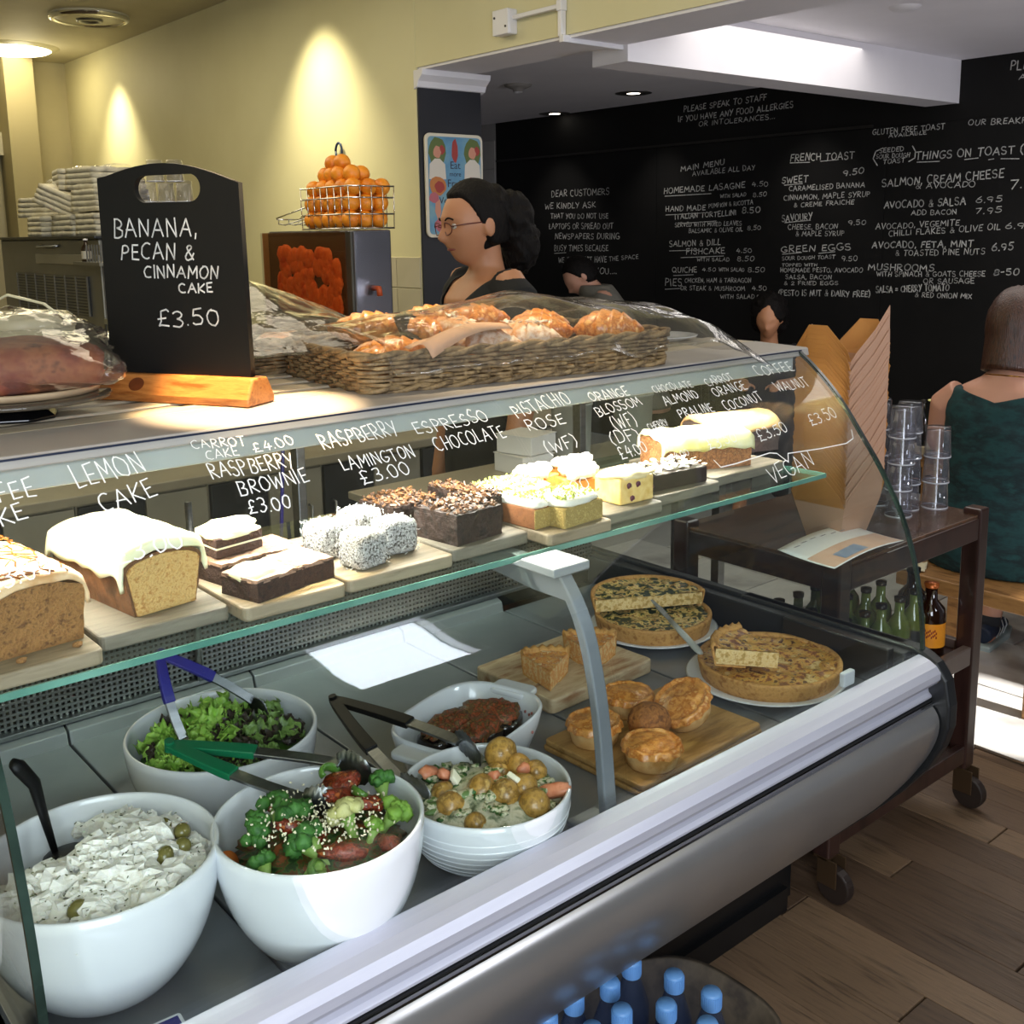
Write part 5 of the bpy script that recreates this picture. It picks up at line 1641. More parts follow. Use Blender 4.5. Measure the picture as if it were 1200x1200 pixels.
def croissant(lab, loc, rz, L, fat, dusted, tilt=0.0, curve=.9, roll=0.0):
    t = thing('croissant', lab, 'croissant', loc, group='croissants in the front basket')
    t.rotation_euler = (roll, tilt, rz)
    m = MB()
    n, k = 46, 18
    R = L/curve
    vs, fs = [], []
    for i in range(n+1):
        u = i/n
        a = (u-.5)*curve*1.0
        c = Vector((R*sin(a), R*(1-cos(a)), 0))
        tn = Vector((cos(a), sin(a), 0))
        bn = Vector((0, 0, 1)).cross(tn)
        prof_ = sin(pi*min(max(u, .0), 1))**.85
        seg = u*7.0
        ridge = 1-.17*(seg % 1)**1.2
        r = fat*(prof_*ridge+.07)
        for j in range(k):
            b = 2*pi*j/k
            q = c+bn*cos(b)*r+Vector((0, 0, 1))*sin(b)*r*.86
            q += pts_noise(q, 40, .0022, L*100)
            vs.append(q)
    for i in range(n):
        for j in range(k):
            j2 = (j+1) % k
            fs.append((i*k+j, i*k+j2, (i+1)*k+j2, (i+1)*k+j))
    fs.append(tuple(range(k)))
    fs.append(tuple(n*k+j for j in range(k-1, -1, -1)))
    m.add(vs, fs)
    m.build('pastry_body', CROD if dusted else CRO, t, smooth=True)
    if dusted:
        s = MB()
        r2 = random.Random(int(L*1e4))
        for i in range(26):
            a = r2.uniform(-.3, .3)*curve
            c = Vector((R*sin(a), R*(1-cos(a))+r2.uniform(-.5, .5)*fat, fat*.80))
            s.box(c, (.009, .006, .0009), rot=(r2.uniform(-.4, .4), r2.uniform(-.4, .4), r2.uniform(0, 3)))
        s.build('almond_flakes', mat('almond_flake', ['#e8dcc0', '#f5efe0']), t, kind='stuff')
    return t
zc = ZC+.040
for lab, x, y, z, rz, L, f, du, ti in (
        ('golden croissant at the right hand end of the basket, standing higher than its neighbours', 1.435, 1.428, zc+.022, -1.01, .125, .040, False, 0),
        ('golden croissant next to the end one, angled away', 1.365, 1.545, zc+.018, -1.13, .13, .034, False, 0),
        ('sugar dusted croissant with curved ridges by the basket rim', 1.255, 1.462, zc+.014, -0.86, .13, .038, True, 0),
        ('flaked almond croissant in the middle, under the film fold', 1.165, 1.47, zc+.010, -1.08, .14, .036, True, 0),
        ('sugar dusted croissant leaning behind the almond one', 1.185, 1.555, zc+.022, -1.16, .13, .034, True, .3),
        ('pale yellow croissant behind the film fold', 1.12, 1.60, zc+.030, -0.86, .12, .034, False, .2),
        ('golden croissant at the back, farthest from the glass', 1.19, 1.655, zc+.040, -0.39, .14, .034, False, 0),
        ('golden croissant at the back beside the black baking case', 1.06, 1.665, zc+.036, -0.50, .14, .033, False, 0),
        ('golden croissant at the back behind the dusted one', 1.30, 1.655, zc+.036, -0.53, .13, .034, False, 0),
        ('small golden croissant at the back end of the basket', 1.415, 1.60, zc+.024, -1.02, .115, .032, False, 0),
        ('seeded croissant under the film at the near end', .995, 1.49, zc+.004, -0.74, .145, .036, False, 0),
        ('rolled croissant under the film at the basket corner', .945, 1.455, zc-.002, -0.97, .11, .032, False, 0)):
    croissant(lab, (x, y, z), rz, L*1.12, f*1.12, du, ti)
t = thing('glazed_bun', 'round glazed bun alone in the rear basket under the film', 'bun', (.94, 1.80, ZC+.008))
MB().ball((0, 0, .028), (.052, .045, .028), 24, 14, amp=.08, freq=2).build('bun_body', CRO, t, smooth=True)
MB().tube([(-.04, 0, .045), (-.015, .01, .056), (.02, -.008, .056), (.042, 0, .044)], .006, 8).build('crust_split', CROD, t, smooth=True)
t = thing('baking_case', 'empty black fluted baking case between the croissants', 'baking case', (1.085, 1.555, ZC+.060))
t.rotation_euler = (.55, .25, 0)
m = MB()
def P(u, v):
    a = 2*pi*v
    r = .030+.022*u
    r *= 1+.05*sin(a*22)*u
    return (r*cos(a), r*sin(a), .022*u)
m.grid(P, 5, 132)
m.build('fluted_wall', mat('black_paper', '#141112', rough=.5), t, solid=.0008)
MB().lathe([(0, 0), (.030, 0)], 40).build('case_floor', mat('black_paper', '#141112'), t)
pp = MB()
pp.grid(lambda u, v: (-.11+.22*u, -.03+.06*v, .018*sin(u*3+v)+.012*sin(v*5)), 16, 6)
tag(pp.build('greaseproof_paper', mat('brown_paper', ['#c49a78', '#d3ab8a'], rough=.7, ns=6), smooth=True, solid=.0006, loc=(1.085, 1.425, ZC+.070), rot=(.2, -.12, .25)), 'strip of pinkish greaseproof paper lying over the basket rim', 'paper')

# clear film thrown over each basket
def film(lab, name, fn, nu=70, nv=50):
    m = MB()
    m.grid(fn, nu, nv)
    o = m.build(name, WRAP, smooth=True, solid=.0004)
    return tag(o, lab, 'plastic film', None)
def f1(u, v):
    x = .90+.80*u
    y = 1.335+.42*v
    ridge = exp(-((u-.30-.35*v)/.10)**2)*.030
    z = ZC+.068+.055*sin(pi*min(1, v*1.05))*sin(pi*min(1, .1+u*.9))**.6+ridge*v
    z -= .06*max(0, (u-.80)/.20)**1.2
    if v < .10:
        z -= (.10-v)/.10*(.030+.018*noise.noise(Vector((u*9, 0, 3))))
    q = Vector((x*6, y*6, 0))
    w = .010*noise.noise(q*1.3)+.004*abs(noise.noise(q*2.6))
    return (x+.02*noise.noise(q+Vector((5, 0, 0))), y-.112*(x-.9)+.012*noise.noise(q), z+w)
film('clear plastic film draped over the croissant basket', 'plastic_film', f1)
def f2(u, v):
    x = .70+.50*u
    y = 1.58+.50*v
    pk = max(0, 1-abs(u-.45)/.55)**.8*max(0, 1-abs(v-.62)/.65)**.8
    z = ZC+.045+.120*pk
    q = Vector((x*6, y*6, 4))
    w = .014*noise.noise(q*1.3)+.008*abs(noise.noise(q*2.2))
    return (x, y, z+w)
film('clear plastic film tented over the rear basket beside the chalkboard', 'plastic_film', f2)

# chalkboard sign in its wooden foot
def plate(name, loops, th, m, parent, M, bevel=0.0):
    cu = bpy.data.curves.new(name, 'CURVE')
    cu.dimensions = '2D'
    cu.fill_mode = 'BOTH'
    cu.extrude = th/2
    cu.bevel_depth = bevel
    for lp_ in loops:
        sp_ = cu.splines.new('POLY')
        sp_.points.add(len(lp_)-1)
        for i, p in enumerate(lp_):
            sp_.points[i].co = (p[0], p[1], 0, 1)
        sp_.use_cyclic_u = True
    t_ = bpy.data.objects.new(name, cu)
    COL.objects.link(t_)
    me = bpy.data.meshes.new_from_object(t_.evaluated_get(bpy.context.evaluated_depsgraph_get()))
    bpy.data.objects.remove(t_)
    me.materials.clear()
    me.materials.append(m)
    me.name = name
    o = bpy.data.objects.new(name, me)
    COL.objects.link(o)
    o.parent = parent
    o.matrix_local = M
    return o
cs_ = thing('chalkboard_sign', 'black chalkboard offering banana, pecan and cinnamon cake in a wooden foot', 'sign', (.59, 1.687, ZC), rz=atan2(-.24, .128))
out = [(.009, .03), (.270, .03), (.267, .322)]
for i in range(1, 14):
    u = i/14
    out.append((.267-.256*u, .322+.012*u+.026*sin(pi*u)))
out.append((.011, .336))
slot = rrect(.120, .040, .0195, 6)
slot = [(x+.140, y+.3175) for x, y in slot]
XY2XZ = Matrix.Rotation(radians(90), 4, 'X')
plate('board_panel', [out, slot[::-1]], .010, mat('sign_black', ['#090909', '#0e0e0e'], rough=.6, ns=3, spec=.3), cs_, XY2XZ)
WF_ = mat('pine_foot', ['#a8642c', '#bd7a3c', '#8a4a1c'], rough=.35, ns=5, det=6, stretch=(2, 14, 14), coat=.3, bump=.1)
MB().prism([(-.034, 0), (.034, 0), (.034, .012), (.018, .041), (-.018, .041), (-.034, .012)], 0, -.002, .283).build('wooden_foot', WF_, cs_, bevel=.004, seg=3)
o = MB().lathe([(0, .0004), (.007, .0005), (.011, .0002)], 20, sx=1.3).build('wood_knot', mat('wood_knot', ['#5a2a12', '#70381a'], rough=.4, ns=30), cs_)
o.matrix_local = Matrix.Translation((.075, -.0265, .0265)) @ Matrix.Rotation(radians(60), 4, 'X')
mb = MB()
rg = random.Random(5)
for tx, u0, z0, u1, z1, h in (('BANANA,', .0344, 1.6189, .1884, 1.6195, .0276), ('PECAN &', .0459, 1.5866, .1811, 1.586, .024), ('CINNAMON', .0873, 1.5595, .2218, 1.5584, .0189), ('CAKE', .1505, 1.5367, .2111, 1.5384, .0152), ('£3.50', .1062, 1.4847, .2196, 1.4906, .0257)):
    write(mb, tx, (u0, z0-ZC), (u1, z1-ZC), h*.95, .0024, lambda p: (p[0], -.0053, p[1]), rg, jit=.06)
mb.build('chalk_writing', CHALK, cs_, fixn=False)

# cake on its black stand, in crumpled film
t = thing('cake_stand', 'black footed cake stand at the near end of the case top', 'cake stand', (.42, 1.58, ZC))
MB().lathe([(0, 0), (.055, 0), (.056, .004), (.046, .012), (.020, .020), (.018, .026), (.0, .026)], 8).build('foot', mat('black_gloss', '#0c0d10', rough=.12, coat=.6), t, bevel=.001)
MB().lathe([(0, .026), (.125, .027), (.128, .031), (.125, .033), (0, .032)], 48).build('glass_plate', glass('smoky_plate', '#b0a898', haze=.25, hazecol='#8a8070'), t, smooth=True)
t = thing('red_velvet_cake', 'reddish brown fruit cake wrapped on the black stand', 'cake', (.425, 1.60, ZC+.034))
MB().ball((0, 0, .037), (.108, .105, .037), 36, 16, amp=.05, freq=5, power=4.5).build('cake_body', mat('red_brown_cake', ['#5a2a1c', '#743a26', '#8a5534', '#431c12'], rough=.7, ns=22, ramp=(.3, .7), bump=.6), t, smooth=True)
MB().lathe([(0, 0), (.112, 0), (.116, .008), (.114, .010), (.106, .003)], 48).build('paper_band', mat('paper_band', ['#9a8468', '#b09a7a'], rough=.7, ns=10), t, smooth=True)
m = MB()
def P(u, v):
    a = 2*pi*v
    th = pi*(.04+.90*u)
    d = Vector((sin(th)*cos(a), sin(th)*sin(a), cos(th)))
    k = 1+.10*noise.noise(d*3.2)+.09*abs(noise.noise(d*7))
    q = Vector((d.x*.127, d.y*.122, d.z*.062))*k
    # tail of film pulled out towards the chalkboard
    w = max(0, d.dot(Vector((.35, -.93, -.1)).normalized()))**9
    q += Vector((.020, -.115, -.010))*w
    return q
m.grid(P, 60, 90)
tag(m.build('plastic_film', WRAP, smooth=True, solid=.0004, loc=(.425, 1.60, ZC+.088)), 'crumpled clear film wrapped round the cake on the stand', 'plastic film')
t = thing('plastic_tub', 'cream plastic tub with a rounded lid behind the wrapped cake', 'tub', (.545, 1.96, ZC))
MB().lathe([(0, 0), (.072, 0), (.078, .01), (.083, .10), (0, .10)], 40).build('tub_body', mat('cream_plastic', ['#cfc6a2', '#dad2b0'], rough=.4, ns=3), t, smooth=True)
MB().lathe([(.085, .098), (.086, .112), (.074, .122), (0, .124)], 40).build('lid', mat('cream_plastic', '#cfc6a2'), t, smooth=True)
m = MB()
m.tube([(-.02, .0, .0), (.02, -.06, .03), (.05, -.13, .018), (.068, -.19, -.01)], .0022, 6)
tag(m.build('plastic_tie', mat('clear_tie', '#cfc9a8', rough=.15), smooth=True, loc=(.44, 1.78, ZC+.135)), 'thin clear plastic strap arching over the wrapped cake', 'strap')
t = thing('loyalty_tray', 'grey plastic tray on the case top between the wrapped cake and the wooden foot', 'tray', (.60, 1.75, ZC))
MB().prism(rrect(.12, .09, .01), 2, 0, .022).build('tray_body', mat('grey_green_plastic', '#5d6154', rough=.4), t, bevel=.003)
MB().prism(rrect(.105, .075, .008), 2, .022, .025).build('tray_inset', BLACKPL, t)
t = thing('side_plate', 'white side plate at the far end of the case top', 'plate', (1.80, 1.63, ZC), group=None)
MB().lathe([(0, 0), (.055, 0), (.06, .003), (.088, .011), (.09, .013), (.086, .0135), (.058, .006), (0, .005)], 44).build('plate_body', CERAMIC, t, smooth=True)

# ================================================================== CART
DW = mat('dark_stained_wood', ['#2a1a16', '#3a2520', '#1e1210'], rough=.28, ns=4, det=6, stretch=(3, 3, .5), coat=.4)
DWT = mat('worn_cart_top', ['#4a3224', '#5f4432', '#33211a'], rough=.25, ns=5, det=6, stretch=(1, 5, 5), coat=.4)
ct = thing('serving_cart', 'dark wooden serving cart on casters beyond the end of the case', 'cart', (2.43, 1.57, 0))
o_ = Vector((-2.43, -1.57, 0))
def cpart(mb, name, m, **k):
    mb.xf(Matrix.Translation(o_))
    return mb.build(name, m, ct, **k)
for x in (2.105, 2.765):
    for y in (1.345, 1.80):
        cpart(MB().span((x-.025, y-.025, .115), (x+.025, y+.025, .866)), 'leg', DW, bevel=.006, seg=3)
        wv = MB().tube([(x-.014, y-.03, .045), (x+.014, y-.03, .045)], .045, 20)
        fk = cpart(MB().span((x-.022, y-.045, .045), (x-.018, y+.01, .115)).span((x+.018, y-.045, .045), (x+.022, y+.01, .115)).span((x-.022, y-.02, .108), (x+.022, y+.02, .118)), 'caster_fork', mat('brass_fork', '#5a4632', rough=.4, metal=.6), bevel=.002)
        wv.xf(Matrix.Translation(o_))
        wv.build('wheel', mat('caster_wheel', '#2b211c', rough=.5), fk, bevel=.004)
for z0, z1, nm, mm in ((.782, .842, 'top_rail', DW), (.425, .478, 'middle_rail', mat('grey_worn_rail', ['#55463f', '#6b5c54'], rough=.35, ns=6, coat=.3)), (.135, .185, 'bottom_rail', DW)):
    for y in (1.335, 1.810):
        cpart(MB().span((2.13, y-.012, z0), (2.74, y+.012, z1)), nm, mm, bevel=.003)
    for x in (2.10, 2.77):
        cpart(MB().span((x-.012, 1.37, z0), (x+.012, 1.78, z1)), nm, mm, bevel=.003)
cpart(MB().span((2.09, 1.328, .838), (2.775, 1.815, .850)), 'top_panel', DWT, bevel=.002)
cpart(MB().span((2.11, 1.345, .440), (2.76, 1.80, .452)), 'middle_shelf', DW)
cpart(MB().span((2.11, 1.345, .150), (2.76, 1.80, .162)), 'bottom_shelf', DW)

# stacked tumblers
TG = glass('tumbler_glass', '#f2f2f4', ior=1.5, haze=.025, hazecol='#f4f4ff')
def tumbler(lab, loc, s=1.0):
    t = thing('glass_tumbler', lab, 'glass', loc, group='upturned tumblers stacked on the cart')
    R = .036
    MB().lathe([(R, 0), (R*.99, .004), (R*.86, .080), (R*.82, .084), (0, .084)], 28).build('outer_wall', TG, t, smooth=True)
    MB().lathe([(R*.93, .0), (R*.82, .072), (0, .074)], 28).build('inner_wall', TG, t, smooth=True)
    MB().lathe([(R*.93, .0), (R, -.0008), (R*1.0, .0025), (R*.94, .003)], 28).build('rim', mat('bright_rim', '#c9cbd2', rough=.1, metal=.3), t, smooth=True)
    return t
first_t = None
TP = .0715
col_names = [('column by the cart post', 2.745, 1.455, 3), ('front column of four', 2.672, 1.500, 4), ('column half hidden by the carton stack', 2.592, 1.475, 4), ('rear column behind the front four', 2.66, 1.585, 4), ('column nearest the cartons', 2.565, 1.57, 4)]
lev = ['bottom', 'second', 'third', 'top']
for cn, x, y, n in col_names:
    for k in range(n):
        nm = 'top' if k == n-1 else lev[k]
        lab = 'clear tumbler, %s of the %s' % (nm, cn)
        loc = (x+RND.uniform(-.002, .002), y+RND.uniform(-.002, .002), .850+k*TP)
        if first_t is None:
            first_t = tumbler(lab, loc)
        else:
            dup(first_t, loc, label=lab)

# nested takeaway cartons
KR = mat('kraft_inside', ['#b47a3c', '#c48a4a'], rough=.6, ns=4)
KO = mat('kraft_outside', ['#b98f74', '#c79d82'], rough=.65, ns=3)
def carton(lab, loc, rz):
    t = thing('takeaway_carton', lab, 'carton', loc, rz=rz, group='nested takeaway cartons')
    w0, w1, d0, d1, h = .058, .082, .046, .070, .095
    vs = [(-w0, -d0, 0), (w0, -d0, 0), (w0, d0, 0), (-w0, d0, 0), (-w1, -d1, h), (w1, -d1, h), (w1, d1, h), (-w1, d1, h)]
    MB().add(vs, [(0, 3, 2, 1), (0, 1, 5, 4), (1, 2, 6, 5), (2, 3, 7, 6), (3, 0, 4, 7)]).build('carton_body', KO, t, solid=.0012)
    # long flaps shaped like clipped hexagons, short flaps drawn to a point
    def flap(pts, nm, m):
        MB().add(pts, [tuple(range(len(pts)))]).build(nm, m, t, solid=.0010)
    L = .085
    flap([(-w1, -d1, h), (-w1, d1, h), (-w1-.018, d1*.98, h+L*.35), (-w1-.034, d1*.35, h+L), (-w1-.034, -d1*.35, h+L), (-w1-.018, -d1*.98, h+L*.35)], 'hexagonal_flap', KR)
    flap([(w1, -d1, h), (w1, d1, h), (w1+.018, d1*.98, h+L*.35), (w1+.034, d1*.35, h+L), (w1+.034, -d1*.35, h+L), (w1+.018, -d1*.98, h+L*.35)], 'hexagonal_flap', KR)
    flap([(-w1, d1, h), (w1, d1, h), (w1*.9, d1+.008, h+.03), (.0, d1+.020, h+.075), (-w1*.7, d1+.012, h+.04)], 'pointed_flap', KO)
    flap([(-w1, -d1, h), (w1, -d1, h), (w1*1.02, -d1-.004, h+.06), (w1*.80, -d1-.012, h+.125), (w1*.1, -d1-.008, h+.07), (-w1*.8, -d1-.004, h+.02)], 'pointed_flap', KO)
    return t
ca = None
NC = 33
for k in range(NC):
    q = NC-k
    lab = 'topmost brown takeaway carton, its flaps standing open' if q == 1 else 'brown takeaway carton nested number %d from the top of the tall stack' % q
    q3 = ['', 'topmost', 'second', 'third', 'fourth', 'fifth', 'sixth', 'seventh', 'eighth', 'ninth', 'tenth', 'eleventh', 'twelfth', 'thirteenth', 'fourteenth', 'fifteenth', 'sixteenth', 'seventeenth']
    if 1 < q < 18:
        lab = 'brown takeaway carton, %s from the top of the tall nested stack' % q3[q]
    elif q >= 18:
        lab = 'brown takeaway carton, %s from the foot of the tall nested stack' % (['lowest']+q3[2:])[k]
    loc = (2.30+.0015*sin(k), 1.475+.0015*cos(k*2), .8515+k*.0112)
    if ca is None:
        ca = carton(lab, loc, .03)
    else:
        dup(ca, loc, rot=(0, 0, .03+.006*sin(k*3)), label=lab)
# leaflet on the cart top
lf_ = thing('leaflet', 'curled white and orange leaflet lying on the cart top', 'leaflet', (2.17, 1.375, .868), rz=radians(2))
def P(u, v): return (-.155+.31*u, -.075+.15*v, .022*(1-v)**2*0+.010*sin(pi*u)+.012*v*v)
MB().grid(P, 14, 8).build('sheet', mat('leaflet_paper', '#fbfaf8', rough=.35), lf_, smooth=True, solid=.0006)
def P2(u, v): return (-.150+.30*u, -.072+.072*v, .0012+.010*sin(pi*(u*.97+.015))+.012*(.5*v)**2)
MB().grid(P2, 14, 5).build('orange_print', mat('leaflet_orange', ['#dfb49a', '#e8c4ae'], rough=.4, ns=30), lf_, smooth=True)
MB().grid(lambda u, v: (-.09+.10*u, -.064+.04*v, .0022+.010*sin(pi*(.2+.32*u))+.0003), 6, 3).build('blue_print_box', mat('leaflet_blue', ['#7d93b0', '#9aabc2'], rough=.4, ns=30), lf_, smooth=True)
m = MB()
for k in range(7):
    m.box((-.12+k*.037, .045+.006*sin(k), .0165+.006*sin(pi*(k*.12+.1))), (.022, .003, .0004))
m.build('printed_lines', mat('grey_print', '#8a8a90', rough=.5), lf_, kind='stuff')

# drinks bottles on the middle shelf
BRG = mat('brown_bottle_glass', ['#1c0d07', '#2a140b'], rough=.08, ns=4, coat=.8)
def drink(lab, loc, glassm, lm, group, capm, H=.20, R=.031, name='drink_bottle', txt=None, rz=0):
    t = thing(name, lab, 'bottle', loc, rz=rz, group=group)
    MB().lathe([(0, 0), (R*.95, 0), (R, .004), (R, H*.58), (R*.90, H*.65), (R*.42, H*.76), (R*.38, H*.94), (0, H*.94)], 28).build('bottle_body', glassm, t, smooth=True)
    MB().lathe([(R*1.015, H*.12), (R*1.015, H*.46)], 28).build('paper_label', lm, t, smooth=True)
    MB().lathe([(R*.46, H*.93), (R*.48, H*.99), (0, H)], 20).build('cap', capm, t, smooth=True)
    return t
ORL = mat('orange_label', ['#e08a1c', '#ec9c2a'], rough=.45, ns=8)
capb = mat('dark_cap', '#2a2622', rough=.3, metal=.6)
b1 = drink('brown bottle with an orange label on the cart shelf, nearer the case', (2.690, 1.420, .452), BRG, ORL, 'brown bottles on the cart', mat('orange_cap', '#b8622a', rough=.35, metal=.5), H=.20, R=.041)
b2 = drink('brown bottle with an orange label on the cart shelf, behind its twin', (2.735, 1.500, .452), BRG, ORL, 'brown bottles on the cart', capb, H=.215, R=.041)
RD = mat('label_red', '#8c2a14', rough=.5)
for b in (b1, b2):
    # printed script and panel on the camera side of each label
    a0 = atan2(-.55, -.83)
    for zz, wd in ((.070, .020), (.058, .026)):
        m = MB()
        for k in range(9):
            a = a0-.45+k*.1
            m.box((.0422*cos(a), .0422*sin(a), zz+.004*sin(k*2.1)), (.0016, .003, .006), rot=(0, 0, a))
        m.build('label_print', RD, b)
GRG = mat('green_bottle_glass', ['#4f5a26', '#67743a', '#3a4220'], rough=.1, ns=3, coat=.7)
DKL = mat('dark_label', ['#1b1d22', '#2b2d33'], rough=.4, ns=20)
gb = None
gl_names = ['nearest the display case', 'second along from the case', 'third along from the case', 'in the middle of the row', 'fifth along from the case', 'next to the brown bottles']
for r, (yy, rn) in enumerate(((1.42, 'front row'), (1.52, 'middle row'), (1.62, 'back row'))):
    for k in range(6):
        lab = 'green bottle with a dark label in the %s, %s' % (rn, gl_names[k])
        loc = (2.19+k*.083, yy+.004*sin(k*3), .452)
        if gb is None:
            gb = drink(lab, loc, GRG, DKL, 'green bottles on the cart shelf', capb)
        else:
            dup(gb, loc, label=lab)

# ================================================================== WATER BOTTLES IN THE TUB
tubm = mat('brown_tub', ['#4a4034', '#5a4f40', '#39312a'], rough=.75, ns=10, bump=.3)
tb = thing('storage_tub', 'dark brown rounded tub full of water bottles under the case', 'tub', (1.13, 1.06, 0))
MB().lathe([(.185, .0), (.19, .005), (.232, .285), (.238, .292), (.228, .290), (.186, .012)], 56, sx=1.12, sy=.74, sq=3).build('tub_wall', tubm, tb, smooth=True)
MB().lathe([(0, 0), (.19, 0), (.19, .07), (0, .07)], 40, sx=1.08, sy=.70, sq=3).build('tub_floor', tubm, tb)
WG = glass('water_plastic', '#c8d6ee', ior=1.4, haze=.06, hazecol='#8090b0')
CAPB = mat('blue_cap', ['#5b8fc9', '#6b9bd2'], rough=.4, ns=8)
wb = None
wl = ['at the back corner by the black base', 'left of the back corner one', 'right of the back corner one', 'at the front corner of the tub', 'behind, third from the corner along the belly', 'at the far left under the belly', 'in the middle of the cluster', 'right of the middle one', 'just behind the front corner one', 'in front, below the middle one', 'in front, low on the left', 'farthest left, barely in the picture']
for k, (x, y) in enumerate(((1.194, 1.129), (1.129, 1.116), (1.222, 1.058), (1.236, .990), (1.062, 1.132), (1.000, 1.128), (1.098, 1.059), (1.160, 1.020), (1.178, .950), (1.104, .978), (1.035, 1.062), (.945, 1.138))):
    lab = 'clear water bottle with a blue cap, '+wl[k]
    loc = (x, y, .072)
    if wb is None:
        wb = thing('water_bottle', lab, 'bottle', loc, group='water bottles in the tub')
        MB().lathe([(0, 0), (.028, 0), (.031, .006), (.031, .06), (.029, .064), (.031, .068), (.031, .20), (.029, .204), (.031, .208), (.030, .245), (.016, .290), (.0135, .300)], 28).build('bottle_body', WG, wb, smooth=True)
        MB().lathe([(.0312, .10), (.0312, .165)], 28).build('label', mat('water_label', ['#2a3a6a', '#6a7fae'], rough=.4, ns=30), wb, smooth=True)
        m = MB().lathe([(0, .325), (.0145, .325), (.016, .322), (.0165, .300), (.0165, .296)], 28)
        cp = m.build('cap', CAPB, wb, smooth=True)
        m = MB()
        for i in range(28):
            a = 2*pi*i/28
            m.box((.0165*cos(a), .0165*sin(a), .309), (.0012, .0014, .022), rot=(0, 0, a))
        m.build('cap_ridges', CAPB, cp, kind='stuff')
    else:
        dup(wb, loc, label=lab)

# ================================================================== BEHIND THE CASE
CABW = mat('worktop_laminate', ['#8f8672', '#9c937e'], rough=.45, ns=5)
CABD = mat('dark_door', ['#23272c', '#2c3035'], rough=.4, ns=3)
CABL = mat('beige_door', ['#8d8878', '#9b9685'], rough=.5, ns=3)
wk_ = thing('kitchen_worktop', 'long beige worktop along the kitchen behind the case', 'worktop', (1.6, 3.6, 0))
MB().span((-1.1, -.55, .87), (1.38, .62, .90)).build('worktop_slab', CABW, wk_, bevel=.004)
for i in range(6):
    x0 = .55+i*.40
    cbn = thing('kitchen_cabinet', ['dark cabinet with two doors seen beside the lemon loaf', 'beige cabinet behind the raspberry brownies', 'dark cabinet behind the lamingtons', 'beige cabinet behind the dark chocolate cake', 'dark cabinet behind the pistachio slices', 'dark cabinet below the juicer'][i], 'cabinet', (x0+.2, 3.35, 0), group='cabinets under the worktop')
    MB().span((-.198, -.26, .0), (.198, .25, .868)).build('carcass', CABL, cbn)
    for k in (0, 1):
        dm = CABD if (i*2+k) % 2 == 0 else CABL
        dd = MB().span((-.195+k*.196, -.282, .09), (-.003+k*.196, -.262, .86)).build('door', dm, cbn, bevel=.003)
        MB().tube([(-.17+k*.31, -.286, .74), (-.17+k*.31, -.305, .74), (-.17+k*.31, -.305, .62), (-.17+k*.31, -.286, .62)], .005, 6).build('door_handle', STEEL, dd, smooth=True)
# low service shelf close behind the case
sv = thing('service_bench', 'narrow steel bench behind the case holding tubs and boxes', 'bench', (2.1, 2.17, 0))
MB().span((-.72, -.10, .955), (.55, .13, .975)).build('bench_top', CABW, sv, bevel=.003)
for x in (-.68, .51):
    for y in (-.07, .10):
        MB().span((x-.015, y-.015, 0), (x+.015, y+.015, .955)).build('leg', STEEL, sv)
TUBM = glass('frosted_tub', '#dfdfd8', haze=.55, hazecol='#cfd0c8')
def ptub(lab, x, y, h, r, z=.975):
    t = thing('plastic_tub', lab, 'tub', (x, y, z), group=None)
    MB().lathe([(0, 0), (r*.88, 0), (r*.9, .004), (r, h), (r*1.04, h), (r*1.04, h+.006), (r*.98, h+.006), (r*.86, .006), (0, .006)], 36).build('tub_wall', TUBM, t, smooth=True)
    return t
ptub('frosted plastic tub with a dark spatula behind the white topped slices', 2.03, 2.16, .165, .058)
ptub('cloudy plastic tub standing behind the yellow iced loaf', 2.30, 2.18, .16, .06)
o = MB().box((0, 0, .07), (.03, .006, .16)).build('spatula', mat('navy_spatula', '#161c33', rough=.4), loc=(2.005, 2.18, 1.06), rot=(.1, .05, .5), bevel=.003)
tag(o, 'dark blue spatula standing in the frosted tub', 'spatula')
for k, (x, z, lab) in enumerate(((1.86, .975, 'white paper box on the bench behind the pistachio writing, lower of two'), (1.87, 1.028, 'white paper box on the bench behind the pistachio writing, upper of two'))):
    bx_ = thing('paper_box', lab, 'box', (x, 2.17, z), rz=.2*k)
    MB().box((0, 0, .025), (.11, .12, .05)).build('box_body', mat('white_card', ['#c9c7c0', '#d4d2cb'], rough=.6, ns=4), bx_, bevel=.002)
    MB().box((0, 0, .0505), (.114, .124, .002)).build('box_lid', mat('white_card', '#c9c7c0'), bx_)
o = MB().tube([(0, 0, 0), (.05, .05, .30), (.055, .055, .34)], .004, 8).build('marker_stick', mat('violet_stick', '#2a2560', rough=.4), smooth=True, loc=(.99, 1.93, .92))
tag(o, 'thin dark violet rod standing behind the lamingtons', 'rod')

